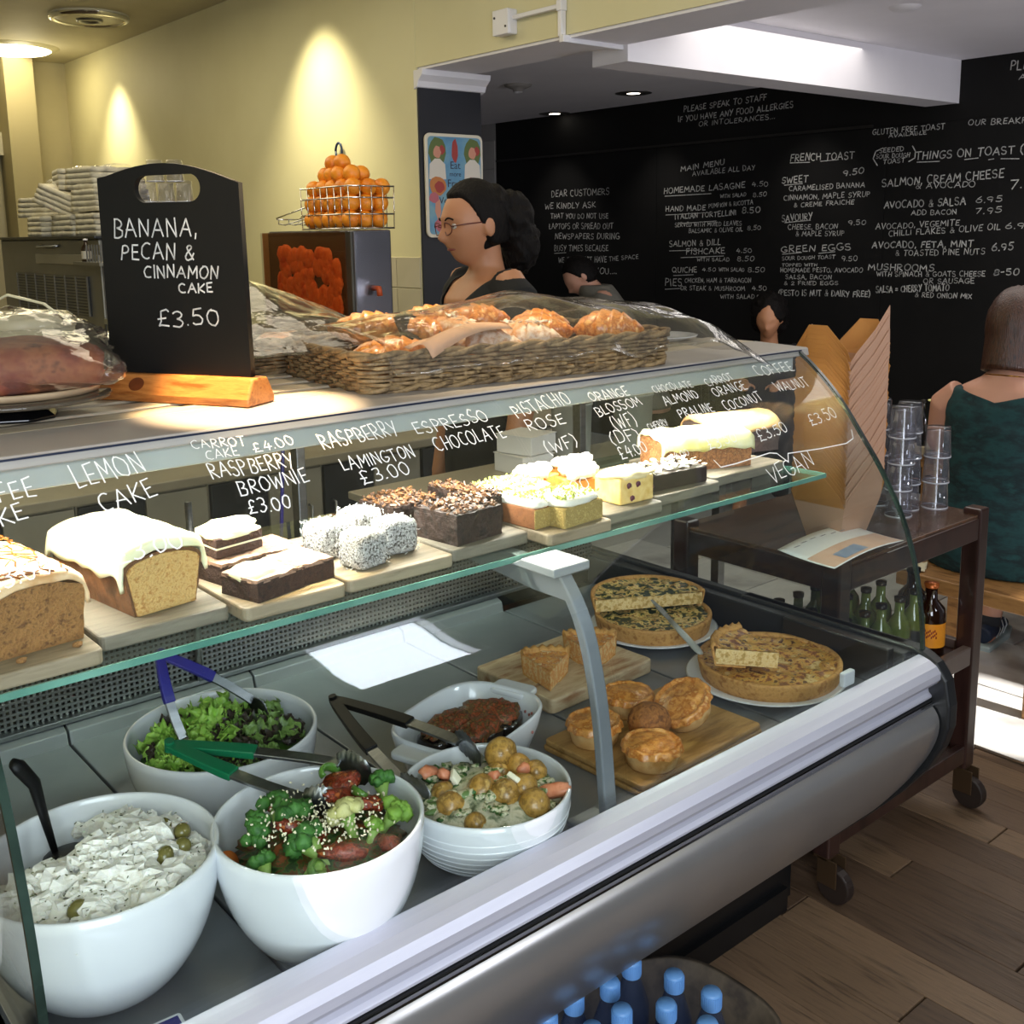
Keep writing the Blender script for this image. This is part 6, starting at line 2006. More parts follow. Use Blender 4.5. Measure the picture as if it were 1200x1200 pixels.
# steel machine with a vent at the end of the kitchen
fz = thing('steel_kitchen_unit', 'steel kitchen machine with a dark vent grille beneath the napkins', 'machine', (1.9, 4.8, .90))
ST2 = mat('dull_steel', ['#6f6c62', '#7f7b6f'], rough=.42, metal=.5, ns=2)
MB().span((-.45, -.65, 0), (-.10, .65, .715)).build('steel_body', ST2, fz, bevel=.006)
MB().span((-.47, -.67, .715), (-.08, .67, .728)).build('black_top', BLACKPL, fz, bevel=.003)
MB().span((-.456, -.52, .415), (-.449, .40, .57)).build('vent_recess', BLACKPL, fz)
m = MB()
for k in range(13):
    m.box((-.459, -.06, .422+k*.012), (.006, .92, .0045))
for k in range(8):
    m.box((-.461, -.52+k*.131, .4925), (.006, .006, .155))
m.build('vent_louvres', ST2, fz, kind='stuff')
MB().span((-.462, -.66, .615), (-.449, .10, .655)).build('control_strip', mat('pale_strip', '#8f8a7c', rough=.4, metal=.4), fz, bevel=.002)
MB().tube([(-.455, -.2, .69), (-.475, -.18, .685), (-.475, .02, .685), (-.455, .04, .69)], .006, 8).build('handle', STEEL, fz, smooth=True)
shf = thing('wall_shelf', 'small metal shelf holding a little bottle beside the chalkboard sign', 'shelf', (1.40, 4.02, 1.52))
MB().span((-.04, -.12, 0), (.10, .16, .012)).build('shelf_plate', ST2, shf)
MB().span((.04, -.04, -.62), (.08, .04, .0)).build('support_post', ST2, shf)
for k in range(6):
    MB().tube([(-.03, -.11+k*.028, .012), (-.03, -.11+k*.028, .075)], .003, 6).build('rail_rod', STEEL, shf)
t = drink('small dark medicine bottle with white cap on the metal shelf', (1.395, 4.13, 1.532), BRG, mat('white_label', '#b5b0a2', rough=.5), None, MO, H=.085, R=.018, name='small_bottle')
t = thing('switch_box', 'small grey socket panel low on the wall beside the chalkboard sign', 'socket', (1.45, 4.10, 1.28))
MB().span((-.008, -.035, -.03), (0, .035, .035)).build('plate', mat('socket_grey', '#8a8672', rough=.4), t, bevel=.002)
for s in (-1, 1):
    MB().span((-.012, s*.016-.008, -.015), (-.008, s*.016+.008, .015)).build('switch_key', BLACKPL, t, bevel=.001)
# napkin packs
NPM = mat('napkin_paper', ['#b8b09a', '#c9c2ad', '#a59d88'], rough=.75, ns=12, bump=.4, bs=30)
nl = [('flat pack of folded napkins at the base of the heap, beside the chalkboard', 1.58, 4.33, 0, 0), ('flat pack of folded napkins at the base of the heap, in the middle', 1.58, 4.62, 0, .05), ('flat pack of folded napkins at the base of the heap, far end', 1.58, 4.98, 0, -.05), ('pack of napkins on the second layer, above the flat pack beside the chalkboard', 1.60, 4.40, .095, .1), ('slanting bundle of paper bags in the heap', 1.56, 4.72, .10, .5), ('pack of napkins at the far end of the second layer', 1.60, 5.10, .085, .2), ('crumpled pack of napkins on top of the heap', 1.62, 4.50, .185, .15), ('crumpled pack of napkins second from the top', 1.62, 4.76, .19, -.2)]
for k, (lab, x, y, dz, rz) in enumerate(nl):
    t = thing('napkin_pack', lab, 'napkins', (x, y, 1.628+dz), rz=rz, group='napkin packs heaped on the steel unit')
    if 'slanting' in lab:
        t.rotation_euler = (.35, 0, rz)
    for q in range(4):
        b = MB().grid(lambda u, v: ((u-.5)*.22, (v-.5)*(.25-.01*q), .010+.022*q+.004*noise.noise(Vector((u*5, v*5, k+q)))), 8, 8)
        b.build('napkin_stack', NPM, t, smooth=True, solid=.019)
    s = MB()
    s.grid(lambda u, v: (.115*cos(2*pi*v)*(abs(cos(2*pi*v))**-.5 if abs(cos(2*pi*v)) > .2 else 1)*.5+(u-.5)*.0, (u-.5)*.27, .046+.052*sin(2*pi*v)+.006*noise.noise(Vector((u*8, v*8, k)))), 14, 24)
    s.build('clear_wrapper', WRAP, t, smooth=True)
# tumblers behind the chalkboard, on a high shelf
ws_ = thing('glass_shelf_unit', 'high kitchen shelf seen through the chalkboard handle hole', 'shelf', (1.80, 4.23, 1.66))
MB().span((-.16, -.10, 0), (.18, .10, .015)).build('shelf_plate', CABL, ws_, bevel=.002)
MB().span((-.02, -.02, -.76), (.02, .02, .0)).build('support_post', STEEL, ws_)
for k, (x, y, dz, lab) in enumerate(((1.70, 4.26, 0, 'upturned tumbler low on the high shelf, first from the kitchen end'), (1.765, 4.235, 0, 'upturned tumbler low on the high shelf, second from the kitchen end'), (1.83, 4.21, 0, 'upturned tumbler low on the high shelf, third from the kitchen end'), (1.895, 4.185, 0, 'upturned tumbler low on the high shelf, last from the kitchen end'), (1.70, 4.26, .08, 'tumbler in the second layer above the chalkboard, kitchen end'), (1.765, 4.235, .08, 'tumbler in the second layer above the chalkboard, near middle'), (1.83, 4.21, .08, 'tumbler in the second layer above the chalkboard, far middle'), (1.73, 4.25, .16, 'topmost tumbler showing above the chalkboard, kitchen side'), (1.80, 4.22, .16, 'topmost tumbler showing above the chalkboard, juicer side'))):
    dup(first_t, (x, y, 1.676+dz), label=lab, group='tumblers behind the chalkboard')

# juicer with its orange basket
jc = thing('orange_juicer', 'steel orange juicer with peels behind its clear front', 'juicer', (2.395, 4.08, .90))
MB().span((-.085, -.36, 0), (.095, .36, .735)).build('steel_body', mat('juicer_steel', ['#8f9098', '#a3a4ac'], rough=.22, metal=.9, ns=2), jc, bevel=.008)
MB().span((-.096, -.352, .05), (-.086, .352, .728)).build('peel_bin_back', mat('bin_dark', ['#3c3a33', '#4c4940'], rough=.5, ns=4), jc)
MB().span((-.125, .34, .05), (-.086, .36, .730)).build('cream_side', mat('cream_side', '#b0a680', rough=.5), jc, bevel=.003)
MB().span((-.125, -.355, .05), (-.121, .34, .728)).build('clear_front', glass('juicer_window', '#f4dcc4', haze=.06, hazecol='#8a5a3a'), jc)
m = MB()
r3 = random.Random(9)
for i in range(110):
    m.ball((-.104, r3.uniform(-.26, .24), r3.uniform(.42, .66)-.02), (.012, r3.uniform(.03, .045), r3.uniform(.03, .042)), 10, 6, amp=.3, freq=3, seed=i)
m.build('orange_peels', mat('orange_peel', ['#ee7a34', '#ff9a54', '#dc5f22'], rough=.5, ns=20), jc, smooth=True, kind='stuff')
MB().tube([(.0, -.36, .50), (.0, -.40, .50), (.0, -.405, .47)], .012, 10).build('juice_tap', mat('tap_orange', '#b34a1e', rough=.4), jc, smooth=True)
bk = thing('wire_basket', 'chrome wire basket with a sloping chute on top of the juicer', 'basket', (2.395, 3.90, 1.637))
CH = mat('chrome', '#d8d8d8', rough=.12, metal=1)
wr = MB()
for z in (.004, .06, .125, .17):
    w_, l_ = .105+.02*z, .19
    wr.tube([(-w_, -l_, z), (w_, -l_, z), (w_, l_, z), (-w_, l_, z), (-w_, -l_, z)], .0032, 6)
for k in range(8):
    y = -.19+k*.054
    wr.tube([(-.105, y, 0), (-.108, y, .17)], .0022, 5)
    wr.tube([(.105, y, 0), (.108, y, .17)], .0022, 5)
for k in range(5):
    x = -.105+k*.0525
    wr.tube([(x, -.19, 0), (x*1.03, -.19, .17)], .0022, 5)
wr.build('wire_cage', CH, bk, smooth=True)
ch = MB()
for y0 in (-.05, .0, .05):
    ch.tube([(y0, .19, .06), (y0, .44, .025), (y0, .50, .03), (y0, .50, .05)], .0032, 6)
ch.tube([(-.06, .50, .05), (.06, .50, .05)], .0032, 6)
ch.tube([(-.07, .19, .10), (-.06, .50, .055)], .0035, 6)
ch.tube([(.07, .19, .10), (.06, .50, .055)], .0035, 6)
ch.build('chute', CH, bk, smooth=True)
ORM = mat('orange_skin', ['#e8861a', '#f29a2a', '#d97410'], rough=.38, ns=6, bump=.15, bs=200)
og = None
layers = [(.040, [(x, y) for x in (-.066, .002, .070) for y in (-.150, -.075, .0, .075, .150)]), (.105, [(x, y) for x in (-.060, .008, .076) for y in (-.148, -.072, .004, .080, .150)]), (.168, [(x, y) for x in (-.050, .022, .085) for y in (-.150, -.075, .0, .075, .15)]), (.222, [(-.03, -.11), (-.035, -.035), (-.03, .04), (-.02, .11), (.035, 0.), (.04, -.08)]), (.268, [(-.02, -.03), (-.015, .045)])]
ln = ['bottom layer', 'second layer', 'layer at the basket rim', 'fourth layer', 'very top']
for li, (z, pts) in enumerate(layers):
    for k, (x, y) in enumerate(pts):
        loc = (2.395+x+RND.uniform(-.004, .004)-.012, 3.90+y+RND.uniform(-.004, .004), 1.637+z)
        side = 'window side' if x < -.01 else 'wall side' if x > .05 else 'middle'
        lab = 'orange, %s of the heap, %s, %s from the pillar end' % (ln[li], side, ['first', 'second', 'third', 'fourth', 'fifth'][k % 5])
        if og is None:
            og = thing('orange', lab, 'orange', loc, group='oranges in the wire basket')
            MB().ball((0, 0, 0), (.036, .036, .035), 22, 14).build('orange_skin', ORM, og, smooth=True)
            MB().lathe([(0, -.0358), (.003, -.0356), (.004, -.0345)], 8).build('stem_scar', mat('stem_scar', '#5a6a2a', rough=.6), og)
        else:
            dup(og, loc, rot=(RND.uniform(0, 3), RND.uniform(0, 3), 0), label=lab)
ky = thing('safety_clip', 'blue and green key ring clip hanging behind the orange basket', 'clip', (2.975, 4.90, 2.00))
MB().tube([(0, .03*cos(a), .04+.04*sin(a)) for a in [k*.45 for k in range(15)]], .006, 8).build('ring', mat('navy_ring', '#1c3350', rough=.4), ky, smooth=True)
MB().box((0, 0, -.03), (.03, .07, .07)).build('body', mat('blue_body', '#1f4a6a', rough=.4), ky, bevel=.006)
MB().box((-.017, -.01, -.03), (.006, .03, .03)).build('green_tag', mat('lime_tag', '#8ab83a', rough=.4), ky)
pt_ = thing('notice_paper', 'white typed notice stuck on the yellow wall behind the oranges', 'notice', (2.996, 5.42, 1.83))
MB().span((-.003, -.165, -.14), (0, .165, .14)).build('sheet', mat('notice_white', '#c9c5b4', rough=.7), pt_)
m = MB()
for k in range(11):
    m.box((-.0035, .03+.02*((k*7) % 3)/3, .11-k*.021), (.0006, .22-.05*((k*5) % 3), .005))
m.build('typed_lines', mat('typed_grey', '#6a675c', rough=.7), pt_, kind='stuff')
cm_ = thing('coffee_machine', 'black and steel machine between the chalkboard and the juicer', 'machine', (1.96, 4.13, .90))
MB().span((-.05, -.02, 0), (.05, .12, .62)).build('black_body', mat('machine_black', '#101012', rough=.4), cm_, bevel=.01)
MB().span((-.065, .0, .30), (-.05, .05, .46)).build('steel_panel', STEEL, cm_, bevel=.004)
MB().span((-.052, -.022, .62), (.052, .122, .645)).build('grey_lid', mat('lid_grey', '#6f6c62', rough=.4), cm_, bevel=.005)

# ================================================================== PEOPLE
SKN = mat('skin_warm', ['#b07a58', '#bb8562'], rough=.5, ns=3, sss=.12)
SKN2 = mat('skin_fair', ['#c08a72', '#cb9880'], rough=.5, ns=3, sss=.12)
HAIRD = mat('hair_dark', ['#060403', '#0f0907'], rough=.7, spec=.2, ns=90, stretch=(1, 1, .3), bump=1, bs=140)
HAIRB = mat('hair_brown', ['#2a160c', '#4a2a18', '#1a0d07'], rough=.4, ns=60, stretch=(3, 3, .25), bump=.8, bs=80)


def remesh(mb, vox, smooth_it=4):
    """union of overlapping closed pieces -> one continuous surface"""
    me = bpy.data.meshes.new('tmp')
    me.from_pydata(mb.v, [], mb.f)
    bm = bmesh.new()
    bm.from_mesh(me)
    bmesh.ops.recalc_face_normals(bm, faces=bm.faces)
    bm.to_mesh(me)
    bm.free()
    o = bpy.data.objects.new('tmp', me)
    COL.objects.link(o)
    md = o.modifiers.new('r', 'REMESH')
    md.mode = 'VOXEL'
    md.voxel_size = vox
    s = o.modifiers.new('s', 'SMOOTH')
    s.iterations = smooth_it
    s.factor = .5
    me2 = bpy.data.meshes.new_from_object(o.evaluated_get(bpy.context.evaluated_depsgraph_get()))
    vs = [tuple(v.co) for v in me2.vertices]
    fs = [tuple(p.vertices) for p in me2.polygons]
    bpy.data.objects.remove(o)
    out = MB()
    out.add(vs, fs)
    return out


def cut(mb, pred, planes=()):
    if planes:
        bm = bmesh.new()
        vs = [bm.verts.new(v) for v in mb.v]
        for f in mb.f:
            bm.faces.new([vs[k] for k in f])
        for co, no in planes:
            bmesh.ops.bisect_plane(bm, geom=bm.verts[:]+bm.edges[:]+bm.faces[:], plane_co=co, plane_no=no, dist=1e-5)
        bm.verts.index_update()
        mb.v = [tuple(v.co) for v in bm.verts]
        mb.f = [tuple(v.index for v in f.verts) for f in bm.faces]
        bm.free()
    keep = [i for i, f in enumerate(mb.f) if not pred(Vector([sum(mb.v[k][c] for k in f)/len(f) for c in range(3)]))]
    mb.f = [mb.f[i] for i in keep]
    mb.mi = [0]*len(mb.f)
    used_ = sorted({k for f in mb.f for k in f})
    mp = {k: i for i, k in enumerate(used_)}
    mb.v = [mb.v[k] for k in used_]
    mb.f = [tuple(mp[k] for k in f) for f in mb.f]
    return mb


def ell_loft(m, rings, n=28):
    """rings: (cx, cy, cz, rx, ry)"""
    vs, fs = [], []
    for cx, cy, cz, rx, ry in rings:
        for k in range(n):
            a = 2*pi*k/n
            vs.append((cx+rx*cos(a), cy+ry*sin(a), cz))
    r = len(rings)
    for i in range(r-1):
        for k in range(n):
            k2 = (k+1) % n
            fs.append((i*n+k, i*n+k2, (i+1)*n+k2, (i+1)*n+k))
    fs.append(tuple(range(n-1, -1, -1)))
    fs.append(tuple((r-1)*n+k for k in range(n)))
    m.add(vs, fs)


def add_head(m, c, s=1.0, R=None):
    """head facing +y with brow, nose, lips, chin and ears"""
    R = R or Matrix.Identity(3)
    b = MB()
    nu, nv = 56, 40
    def P(u, v):
        th = pi*(.001+.998*v)
        ph = 2*pi*u
        d = Vector((sin(th)*cos(ph), sin(th)*sin(ph), cos(th)))
        x, y, z = d.x*.074, d.y*.094, d.z*.112
        # jaw narrows, chin forward
        if z < 0:
            k = -z/.112
            x *= 1-.30*k
            y = y*(1-.22*k)+(.020*k if y > 0 else .012*k)
        f = max(0, d.y)
        def g(x0, z0, sx, sz, h):
            return h*exp(-((x-x0)/sx)**2-((z-z0)/sz)**2)*f
        y += g(0, -.018, .011, .020, .020)+g(0, -.030, .014, .010, .012)     # nose
        y += g(0, .026, .045, .012, .005)                                    # brow
        for sx in (-1, 1):
            y -= g(sx*.031, .004, .016, .012, .010)                          # eye sockets
            y += g(sx*.040, -.022, .020, .018, .004)                         # cheeks
        y += g(0, -.052, .022, .006, .008)+g(0, -.064, .018, .006, .006)     # lips
        y -= g(0, -.058, .025, .0022, .004)
        y += g(0, -.090, .022, .016, .010)                                   # chin
        return (x, y, z)
    b.grid(P, nu, nv)
    for sx in (-1, 1):
        b.ball((sx*.077, -.008, -.008), (.009, .018, .030), 12, 8)
    b.v = [tuple(R @ (Vector(p)*s)+Vector(c)) for p in b.v]
    m.add(b.v, b.f)


def hand(m, wrist, d, up, s=1.0, curl=.5, side=1):
    """palm with five separate bent fingers; d: pointing direction"""
    d = Vector(d).normalized()
    up = Vector(up)
    up = (up-d*up.dot(d)).normalized()
    lat = d.cross(up)*side
    w = Vector(wrist)
    m.tube([w-d*.01, w+d*.03, w+d*.075, w+d*.09], [.021*s, .030*s, .036*s, .030*s], 12, flat=.45, upv=up)
    for i, (o, L) in enumerate(((-.028, .058), (-.010, .070), (.009, .066), (.026, .050))):
        p = w+d*.085+lat*o*s
        dd = d.copy()
        path = [p-d*.015, p]
        for q in range(3):
            dd = (dd-up*curl*.5).normalized()
            p = p+dd*L*s*(.45, .32, .23)[q]
            path.append(p)
        m.tube(path, [.0085*s, .0085*s, .008*s, .0072*s, .0055*s], 8)
    p = w+d*.025-lat*.026*s
    m.tube([p, p+(d*.5-lat*.7-up*.3).normalized()*.035*s, p+(d*.85-lat*.5-up*.4).normalized()*.065*s], [.0115*s, .010*s, .007*s], 8)


def hair_cap(hpf, base=-.55, gain=1.2, thick=1.09, seed=0, back=0.0):
    m = MB()
    def P(u, v):
        a = 2*pi*u
        th = pi*(.001+.90*v)
        d = Vector((sin(th)*cos(a), sin(th)*sin(a), cos(th)))
        t = min(1, max(0, (d.y+.20)/.80))
        t = t*t*(3-2*t)
        f = d.z-(base+gain*t)
        s_ = min(1, max(0, f/.16+.5))
        s_ = s_*s_*(3-2*s_)
        k = .90+(thick-.90)*s_+.012*noise.noise(d*9+Vector((seed, 0, 0)))*s_
        return hpf((d.x*.075*k, d.y*.094*k-.004, d.z*.112*k+.003))
    m.grid(P, 72, 48)
    return m


# --- staff member, profile towards the kitchen
heading = atan2(.93*.643-.35*.766, .93*-.766-.35*.643)     # direction she faces
w1 = thing('person', 'woman with glasses, tied back dark hair and a black top behind the croissants', 'person', (2.035, 2.545, 0), rz=heading-pi/2+.12)
m = MB()
ell_loft(m, [(0, 0, .82, .165, .115), (0, 0, .93, .172, .118), (0, .005, 1.05, .145, .10), (0, .008, 1.14, .140, .10), (0, .014, 1.26, .160, .115), (0, .006, 1.35, .175, .105), (0, -.004, 1.395, .150, .082), (0, -.008, 1.42, .090, .060), (0, -.006, 1.44, .056, .052)])
m.tube([(0, -.014, 1.40), (0, -.004, 1.47), (0, .012, 1.57)], [.056, .051, .052], 20)
for s in (-1, 1):
    m.tube([(s*.135, -.005, 1.405), (s*.185, -.01, 1.36), (s*.215, -.01, 1.20), (s*.228, .0, 1.08), (s*.232, .035, .95), (s*.230, .07, .84)], [.052, .054, .044, .038, .034, .024], 16)
    hand(m, (s*.230, .072, .835), (0, .15, -1), (s, .1, 0), s=1, curl=.35, side=s)
    m.tube([(s*.085, 0, .88), (s*.095, .01, .50), (s*.095, -.01, .46), (s*.10, -.01, .09)], [.088, .058, .052, .036], 16)
    m.tube([(s*.10, -.04, .045), (s*.105, .04, .045), (s*.11, .16, .03)], [.036, .038, .028], 12)
HR = Euler((-.12, 0, -.0)).to_matrix()
m.v = [(p[0], p[1], p[2]+.072*min(1, max(0, (p[2]-.85)/.5))) for p in m.v]
add_head(m, (0, .030, 1.642), 1.08, HR)
remesh(m, .0062, 3).build('body', SKN, w1, smooth=True)
m = MB()
ell_loft(m, [(0, 0, .84, .172, .122), (0, 0, .95, .178, .124), (0, .005, 1.05, .153, .108), (0, .008, 1.14, .148, .108), (0, .014, 1.26, .168, .123), (0, .006, 1.35, .183, .113), (0, -.004, 1.398, .157, .090), (0, -.008, 1.425, .098, .070)])
for s in (-1, 1):
    m.tube([(s*.120, -.005, 1.395), (s*.185, -.01, 1.36), (s*.216, -.01, 1.22), (s*.22, 0, 1.16)], [.056, .062, .054, .052], 16)
m.v = [(p[0], p[1], p[2]+.072*min(1, max(0, (p[2]-.85)/.5))) for p in m.v]
sh = remesh(m, .009, 2)
cut(sh, lambda p: (p.y > .0 and p.z > 1.300+abs(p.x)*1.5 and abs(p.x) < .125) or (p.z > 1.492 and abs(p.x) < .085), [((0, 0, 1.300), (1.5, 0, -1)), ((0, 0, 1.300), (-1.5, 0, -1)), ((0, 0, 1.492), (0, 0, 1)), ((.085, 0, 0), (1, 0, 0)), ((-.085, 0, 0), (1, 0, 0))])
sh.build('black_top', mat('black_cotton', ['#0a0a0b', '#101011'], rough=.85, ns=8), w1, smooth=True, solid=.004)
m = MB()
for s in (-1, 1):
    m.tube([(s*.085, 0, .93), (s*.095, .01, .50), (s*.10, -.01, .08)], [.098, .066, .050], 16)
ell_loft(m, [(0, 0, .80, .175, .125), (0, 0, .95, .176, .124), (0, 0, 1.0, .165, .115)])
remesh(m, .012, 2).build('trousers', mat('black_trousers', '#0d0e11', rough=.8), w1, smooth=True)
hm = Vector((0, .030, 1.642))
def hp(p): return tuple(HR @ (Vector(p)*1.08)+hm)
for s in (-1, 1):
    MB().ball((0, 0, 0), (.0125, .0115, .0115), 14, 10).xf(Matrix.Translation(hp((s*.031, .072, .004)))).build('eye', mat('eye_dark', ['#1a110c', '#d8cfc4', '#2a1a12'], rough=.15, ns=60), w1, smooth=True)
    MB().tube([hp((s*(.014+.030*k/5), .092-.010*(k/5)**2, .022+.006*sin(pi*k/5))) for k in range(6)], .0026, 6).build('eyebrow', HAIRD, w1, smooth=True)
MB().tube([hp((-.022+.044*k/8, .0865-.012*abs(k/4-1)**2, -.058)) for k in range(9)], [.001, .003, .004, .0045, .0045, .0045, .004, .003, .001], 8, flat=.8).build('lips', mat('lips', '#8a4a40', rough=.4), w1, smooth=True)
gl = MB()
for s in (-1, 1):
    gl.tube([hp((s*.032+.023*cos(a), .102-.008*abs(cos(a)), .0-.0+.017*sin(a))) for a in [2*pi*k/20 for k in range(21)]], .0016, 6, cap=False)
    gl.tube([hp((s*.055, .096, .006)), hp((s*.074, .06, .008)), hp((s*.078, -.005, .006))], .0016, 6)
gl.tube([hp((-.009, .104, .004)), hp((0, .107, .007)), hp((.009, .104, .004))], .0016, 6)
gl.build('glasses', mat('tortoise_frame', '#5a2420', rough=.3), w1, smooth=True)
MB().ball(hp((.080, -.005, -.042)), .0055, 10, 8).build('earring', BLACKPL, w1, smooth=True)
hair_cap(hp).build('hair_cap', HAIRD, w1, smooth=True)
hr = MB()
r4 = random.Random(2)
hr.ball(hp((0, -.115, .0)), (.078, .070, .085), 30, 20, amp=.25, freq=4)
hr.ball(hp((0, -.135, -.075)), (.072, .055, .085), 30, 20, amp=.3, freq=4, seed=3)
hr.ball(hp((0, -.055, .045)), (.070, .06, .065), 24, 16, amp=.15, freq=4, seed=5)
remesh(hr, .007, 1).build('curly_hair', HAIRD, w1, smooth=True)

# --- customer on the bench, seen from behind
w2 = thing('person', 'woman with a brown bob in a sleeveless teal dress on the bench, back turned', 'person', (3.63, 1.700, 0), rz=-pi/2+.10)
m = MB()
ell_loft(m, [(0, 0, .44, .200, .150), (0, 0, .52, .215, .155), (0, .0, .62, .195, .135), (0, .015, .74, .180, .125), (0, .03, .88, .188, .125), (0, .035, 1.00, .195, .110), (0, .035, 1.06, .150, .085), (0, .038, 1.095, .085, .068), (0, .045, 1.12, .060, .060)])
m.tube([(0, .035, 1.08), (0, .055, 1.13), (0, .075, 1.20)], [.062, .056, .054], 20)
for s in (-1, 1):
    m.tube([(s*.15, .035, 1.03), (s*.205, .04, .985), (s*.245, .10, .84), (s*.255, .17, .765), (s*.17, .33, .775), (s*.10, .42, .785)], [.055, .058, .050, .042, .036, .026], 16)
    hand(m, (s*.095, .425, .785), (-.3*s, 1, 0), (0, 0, 1), curl=.5, side=s)
    m.tube([(s*.10, .02, .50), (s*.115, .42, .50), (s*.12, .45, .46), (s*.115, .36, .12), (s*.115, .34, .09)], [.090, .068, .060, .040, .038], 16)
    m.tube([(s*.115, .30, .05), (s*.12, .38, .05), (s*.125, .48, .035)], [.036, .038, .028], 12)
HR2 = Euler((-.22, 0, 0)).to_matrix()
hm = Vector((0, .105, 1.262))
add_head(m, hm, 1.02, HR2)
remesh(m, .007, 3).build('body', SKN2, w2, smooth=True)
m = MB()
ell_loft(m, [(0, .01, .432, .235, .175), (0, 0, .50, .228, .168), (0, .0, .62, .205, .146), (0, .015, .72, .188, .135), (0, .03, .88, .197, .135), (0, .035, 1.00, .200, .120), (0, .035, 1.055, .168, .095)])
for s in (-1, 1):
    m.tube([(s*.10, .02, .51), (s*.117, .40, .51), (s*.12, .46, .47)], [.105, .084, .07], 16)
ds = remesh(m, .009, 2)
cut(ds, lambda p: (p.z > 1.022+.25*abs(p.x) and abs(p.x) < .13) or p.z > 1.062 or abs(p.x)+.3*p.z > .478, [((0, 0, 1.022), (.25, 0, -1)), ((0, 0, 1.022), (-.25, 0, -1)), ((0, 0, 1.062), (0, 0, 1)), ((.478, 0, 0), (1, 0, .3)), ((-.478, 0, 0), (-1, 0, .3)), ((.13, 0, 0), (1, 0, 0)), ((-.13, 0, 0), (1, 0, 0))])
def dr_(co):
    return Vector((0, 0, 0))+Vector(co).normalized()*0.0+pts_noise(co, 14, .006, 2)
ds.v = [tuple(Vector(p)+pts_noise((p[0]*.6, p[1], p[2]*2.2), 9, .007, 2)) for p in ds.v]
ds.build('teal_dress', mat('teal_fabric', ['#0b2a2c', '#123c3e', '#082024', '#18494a'], rough=.85, ns=9, det=6, ramp=(.3, .72), stretch=(1, 1, 2.5)), w2, smooth=True, solid=.004)
m = MB()
def hp2(p): return tuple(HR2 @ (Vector(p)*1.02)+hm)
def P(u, v):
    a = 2*pi*u
    th = pi*min(.62, v*.80)
    d = Vector((sin(th)*cos(a), sin(th)*sin(a), cos(th)))
    drop = max(0, v*.80-.62)*.62
    k = 1.16+.03*noise.noise(Vector((d.x*9, d.y*9, v*2)))
    return hp2((d.x*.078*k, d.y*.097*k-.012, d.z*.114*k+.004-drop))
m.grid(P, 56, 26, keep=lambda u, v: not (sin(2*pi*u) > .45 and v > .42))
m.build('bobbed_hair', HAIRB, w2, smooth=True, solid=.012)
MB().tube([(.075*cos(a), .045+.068*sin(a), 1.098-.012*sin(a)) for a in [2*pi*k/32 for k in range(33)]], .0022, 6, cap=False).build('necklace', mat('gold', '#a8782c', rough=.25, metal=1), w2, smooth=True)
SHN = mat('navy_trainer', ['#0f1a2e', '#18263e'], rough=.6, ns=20)
for s in (-1, 1):
    shh = MB()
    shh.tube([(s*.115, .275, .055), (s*.118, .34, .062), (s*.122, .43, .052), (s*.126, .525, .036)], [.036, .046, .044, .026], 16, flat=.9)
    so = remesh(shh, .006, 2).build('trainer', SHN, w2, smooth=True)
    MB().prism([(s*.118-.045, .250), (s*.118+.045, .250), (s*.122+.050, .46), (s*.126+.028, .555), (s*.126-.028, .555), (s*.122-.05, .46)], 2, .0, .024).build('rubber_sole', mat('sole_pale', '#a8b8b8', rough=.5), so, bevel=.006)
    for e in (-1, 1):
        for q in range(3):
            MB().tube([(s*.12+e*.040, .33+q*.035, .04), (s*.12+e*.044, .355+q*.035, .07), (s*.12+e*.03, .37+q*.035, .09)], .003, 5).build('side_stripe', mat('stripe_silver', '#c9d0d4', rough=.4), so, smooth=True)
    MB().tube([(s*.115, .34, .085), (s*.115, .345, .12)], [.042, .041], 16).build('sock', mat('navy_sock', '#26282e', rough=.9), so, smooth=True)

# --- man leaning over a far table, and another customer half hidden
w3 = thing('person', 'man in a grey t-shirt bending over a far table under the house notice', 'person', (4.93, 4.70, 0), rz=radians(52))
m = MB()
ell_loft(m, [(0, -.10, .44, .19, .14), (0, -.06, .62, .17, .13), (0, .02, .82, .18, .13), (0, .13, 1.02, .20, .12), (0, .19, 1.12, .16, .10)])
for s in (-1, 1):
    m.tube([(s*.14, .17, 1.10), (s*.20, .19, 1.05), (s*.25, .24, .88), (s*.20, .40, .76), (s*.13, .52, .77)], [.06, .062, .05, .038, .028], 14)
    hand(m, (s*.125, .53, .77), (0, 1, 0), (0, 0, 1), side=s)
    m.tube([(s*.10, -.08, .50), (s*.115, .32, .50), (s*.115, .34, .44), (s*.11, .28, .1)], [.09, .07, .06, .04], 14)
    m.tube([(s*.11, .25, .04), (s*.11, .33, .04), (s*.115, .42, .03)], [.036, .038, .028], 10)
m.tube([(0, .18, 1.10), (0, .25, 1.17), (0, .29, 1.21)], [.06, .056, .055], 14)
w3.scale = (1.1, 1.1, 1.1)
HR3 = Euler((-.75, 0, 0)).to_matrix()
hm3 = Vector((0, .285, 1.215))
add_head(m, hm3, 1.0, HR3)
remesh(m, .010, 3).build('body', SKN2, w3, smooth=True)
m = MB()
ell_loft(m, [(0, -.10, .46, .20, .15), (0, -.06, .62, .18, .14), (0, .02, .82, .19, .14), (0, .13, 1.02, .21, .13), (0, .185, 1.12, .185, .115), (0, .205, 1.165, .12, .10)])
for s in (-1, 1):
    m.tube([(s*.12, .17, 1.09), (s*.20, .19, 1.05), (s*.245, .225, .93)], [.07, .074, .062], 14)
remesh(m, .012, 2).build('grey_tshirt', mat('grey_jersey', ['#6f6c62', '#7d7a6f'], rough=.85, ns=8), w3, smooth=True)
m = MB()
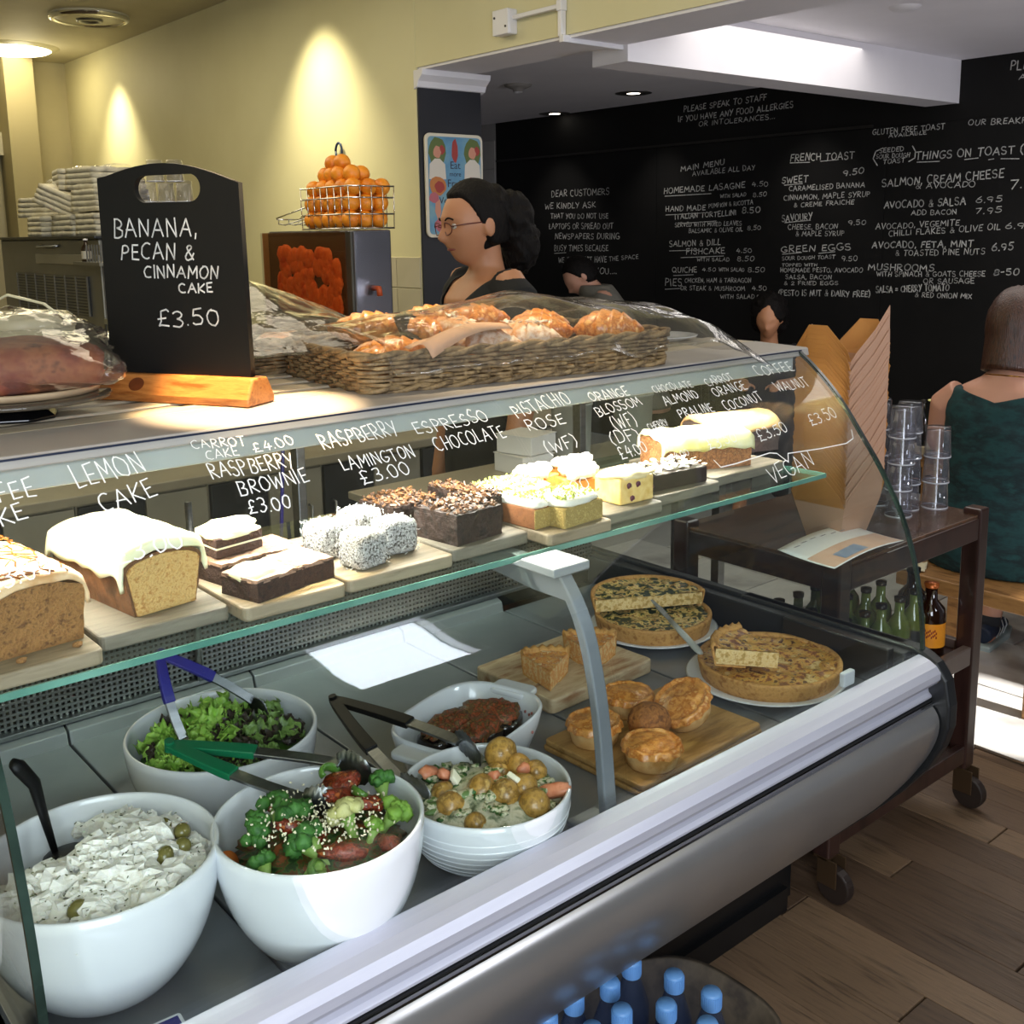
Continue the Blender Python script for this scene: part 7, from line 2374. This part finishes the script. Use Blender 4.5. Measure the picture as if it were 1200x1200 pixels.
for s in (-1, 1):
    m.tube([(s*.10, -.10, .50), (s*.115, .32, .505), (s*.115, .345, .44), (s*.11, .28, .1)], [.105, .082, .07, .05], 14)
remesh(m, .012, 2).build('trousers', mat('dark_jeans', '#14161d', rough=.8), w3, smooth=True)
hair_cap(lambda p: tuple(HR3 @ Vector(p)+hm3), seed=3).build('short_hair', HAIRD, w3, smooth=True)
w4 = thing('person', 'seated person with dark curly hair, face turned down, behind the takeaway cartons', 'person', (5.25, 3.86, 0), rz=radians(120))
m = MB()
ell_loft(m, [(0, -.05, .44, .19, .14), (0, -.03, .62, .17, .13), (0, .02, .75, .17, .12), (0, .05, .86, .19, .11), (0, .06, .93, .14, .09)])
for s in (-1, 1):
    m.tube([(s*.13, .05, .90), (s*.19, .06, .86), (s*.22, .12, .74), (s*.15, .28, .74), (s*.09, .38, .75)], [.056, .056, .044, .036, .026], 14)
    hand(m, (s*.085, .39, .75), (0, 1, 0), (0, 0, 1), side=s)
    m.tube([(s*.10, -.04, .50), (s*.115, .34, .50), (s*.115, .36, .44), (s*.11, .32, .1)], [.09, .07, .06, .04], 14)
    m.tube([(s*.11, .29, .04), (s*.11, .37, .04), (s*.115, .46, .03)], [.036, .038, .028], 10)
m.tube([(0, .05, .90), (0, .08, .98), (0, .10, 1.03)], [.058, .05, .05], 14)
HR4 = Euler((-.35, 0, 0)).to_matrix()
hm4 = Vector((0, .13, 1.10))
add_head(m, hm4, 1.0, HR4)
remesh(m, .010, 3).build('body', SKN, w4, smooth=True)
m = MB()
ell_loft(m, [(0, -.05, .45, .20, .15), (0, -.03, .62, .18, .14), (0, .02, .75, .18, .13), (0, .05, .86, .20, .12), (0, .06, .94, .15, .10)])
for s in (-1, 1):
    m.tube([(s*.11, .05, .90), (s*.19, .06, .86), (s*.22, .12, .74)], [.064, .066, .054], 14)
    m.tube([(s*.10, -.04, .50), (s*.115, .34, .50), (s*.115, .36, .44), (s*.11, .32, .1)], [.10, .08, .07, .05], 14)
remesh(m, .012, 2).build('dark_clothes', mat('black_cotton', '#0a0a0b'), w4, smooth=True)
m = MB()
m.ball(tuple(HR4 @ Vector((0, -.035, .035))+hm4), (.105, .105, .11), 28, 18, amp=.25, freq=5)
m.ball(tuple(HR4 @ Vector((0, -.07, -.03))+hm4), (.11, .09, .11), 28, 18, amp=.25, freq=5, seed=2)
cut(remesh(m, .012, 1), lambda p: False).build('curly_hair', HAIRD, w4, smooth=True)

# ================================================================== CAFE FURNITURE
OAKB = mat('bench_wood', ['#8a6238', '#a07646', '#6f4c28'], rough=.45, ns=4, det=8, stretch=(12, 1.5, 8), bump=.15)
bn = thing('wooden_bench', 'long light wooden bench the woman in teal sits on', 'bench', (3.56, 1.05, 0))
MB().span((-.20, .34, .372), (.20, .86, .425)).build('seat_plank', OAKB, bn, bevel=.005)
for y in (.385, .80):
    for x in (-.12, .15):
        MB().span((x-.03, y-.03, 0), (x+.03, y+.03, .372)).build('leg', OAKB, bn, bevel=.004)
tb_ = thing('cafe_table', 'pale topped wooden table in front of the woman in teal', 'table', (4.28, 1.55, 0))
MB().span((-.28, -.70, .70), (.30, .70, .735)).build('table_top', mat('pale_table_top', ['#b5aa94', '#a3977f'], rough=.4, ns=5), tb_, bevel=.004)
MB().span((-.24, -.66, .64), (.26, .66, .70)).build('apron', OAKB, tb_)
for x in (-.22, .24):
    for y in (-.62, .62):
        MB().span((x-.03, y-.03, 0), (x+.03, y+.03, .64)).build('leg', OAKB, tb_, bevel=.004)
for k, (x, y, nm) in enumerate(((4.48, 5.08, 'dark round table under the bending man'), (5.25, 4.35, 'dark round table beside the seated person with curly hair'))):
    t = thing('cafe_table', nm, 'table', (x, y, 0), group='far cafe tables')
    MB().lathe([(0, .71), (.33, .71), (.335, .72), (.33, .735), (0, .735)], 40).build('table_top', DW, t, smooth=False)
    MB().lathe([(0, .0), (.20, .0), (.20, .015), (.03, .04), (.025, .70), (0, .71)], 24).build('pedestal', BLACKPL, t, smooth=True)
for k, (x, y, rz, nm) in enumerate(((4.93, 4.68, radians(52), 'dark stool under the man in grey'), (5.26, 3.84, radians(120), 'dark stool under the person with curly hair'))):
    t = thing('stool', nm, 'stool', (x, y, 0), rz=rz, group='far stools')
    MB().box((0, -.05, .405), (.34, .32, .035)).build('seat', DW, t, bevel=.01)
    for a in (-1, 1):
        for b in (-1, 1):
            MB().tube([(a*.13, -.05+b*.12, .39), (a*.15, -.05+b*.14, 0)], .016, 8).build('leg', DW, t, smooth=True)
fw = thing('flower_jar', 'small jar of yellow flowers on the table beyond the teal dress', 'flowers', (4.10, 2.165, .735))
MB().lathe([(0, 0), (.030, 0), (.034, .01), (.034, .06), (.022, .085), (.024, .10)], 24).build('jar', glass('jar_glass', '#e8e8e8', haze=.15, hazecol='#a0a0a0'), fw, smooth=True)
FLY = mat('yellow_petals', ['#d8cf6a', '#efe8a0'], rough=.6, ns=30)
for i, (x, y, z) in enumerate(((0, 0, .165), (.02, .03, .155), (-.02, .025, .18), (.015, -.025, .185), (-.01, -.01, .20))):
    m = MB()
    for k in range(7):
        a = 2*pi*k/7
        m.ball((x+.014*cos(a), y+.014*sin(a), z), (.010, .010, .004), 8, 5)
    m.ball((x, y, z+.003), (.006, .006, .005), 8, 5)
    fl_ = m.build('blossom', FLY, fw, smooth=True)
    MB().tube([(x*.3, y*.3, .05), (x, y, z)], .0018, 5).build('stem', STALK, fl_)
pm_ = drink('dark slim bottle on the table beside the yellow flowers', (4.02, 2.215, .735), mat('black_bottle', '#0e0c0c', rough=.15, coat=.5), BLACKPL, None, capb, H=.19, R=.02, name='sauce_bottle')
pm_.location.y = 2.2
t = thing('paper_napkin', 'crumpled pale napkin on the bench beside the woman', 'napkin', (3.42, 1.875, .4255), rz=.4)
MB().grid(lambda u, v: ((u-.5)*.10, (v-.5)*.08, .006+.010*noise.noise(Vector((u*6, v*6, 1)))+.004*sin(u*9)), 12, 10).build('folded_sheet', mat('cream_napkin', '#cfc6a8', rough=.8), t, smooth=True, solid=.002)
bpy.context.view_layer.update()
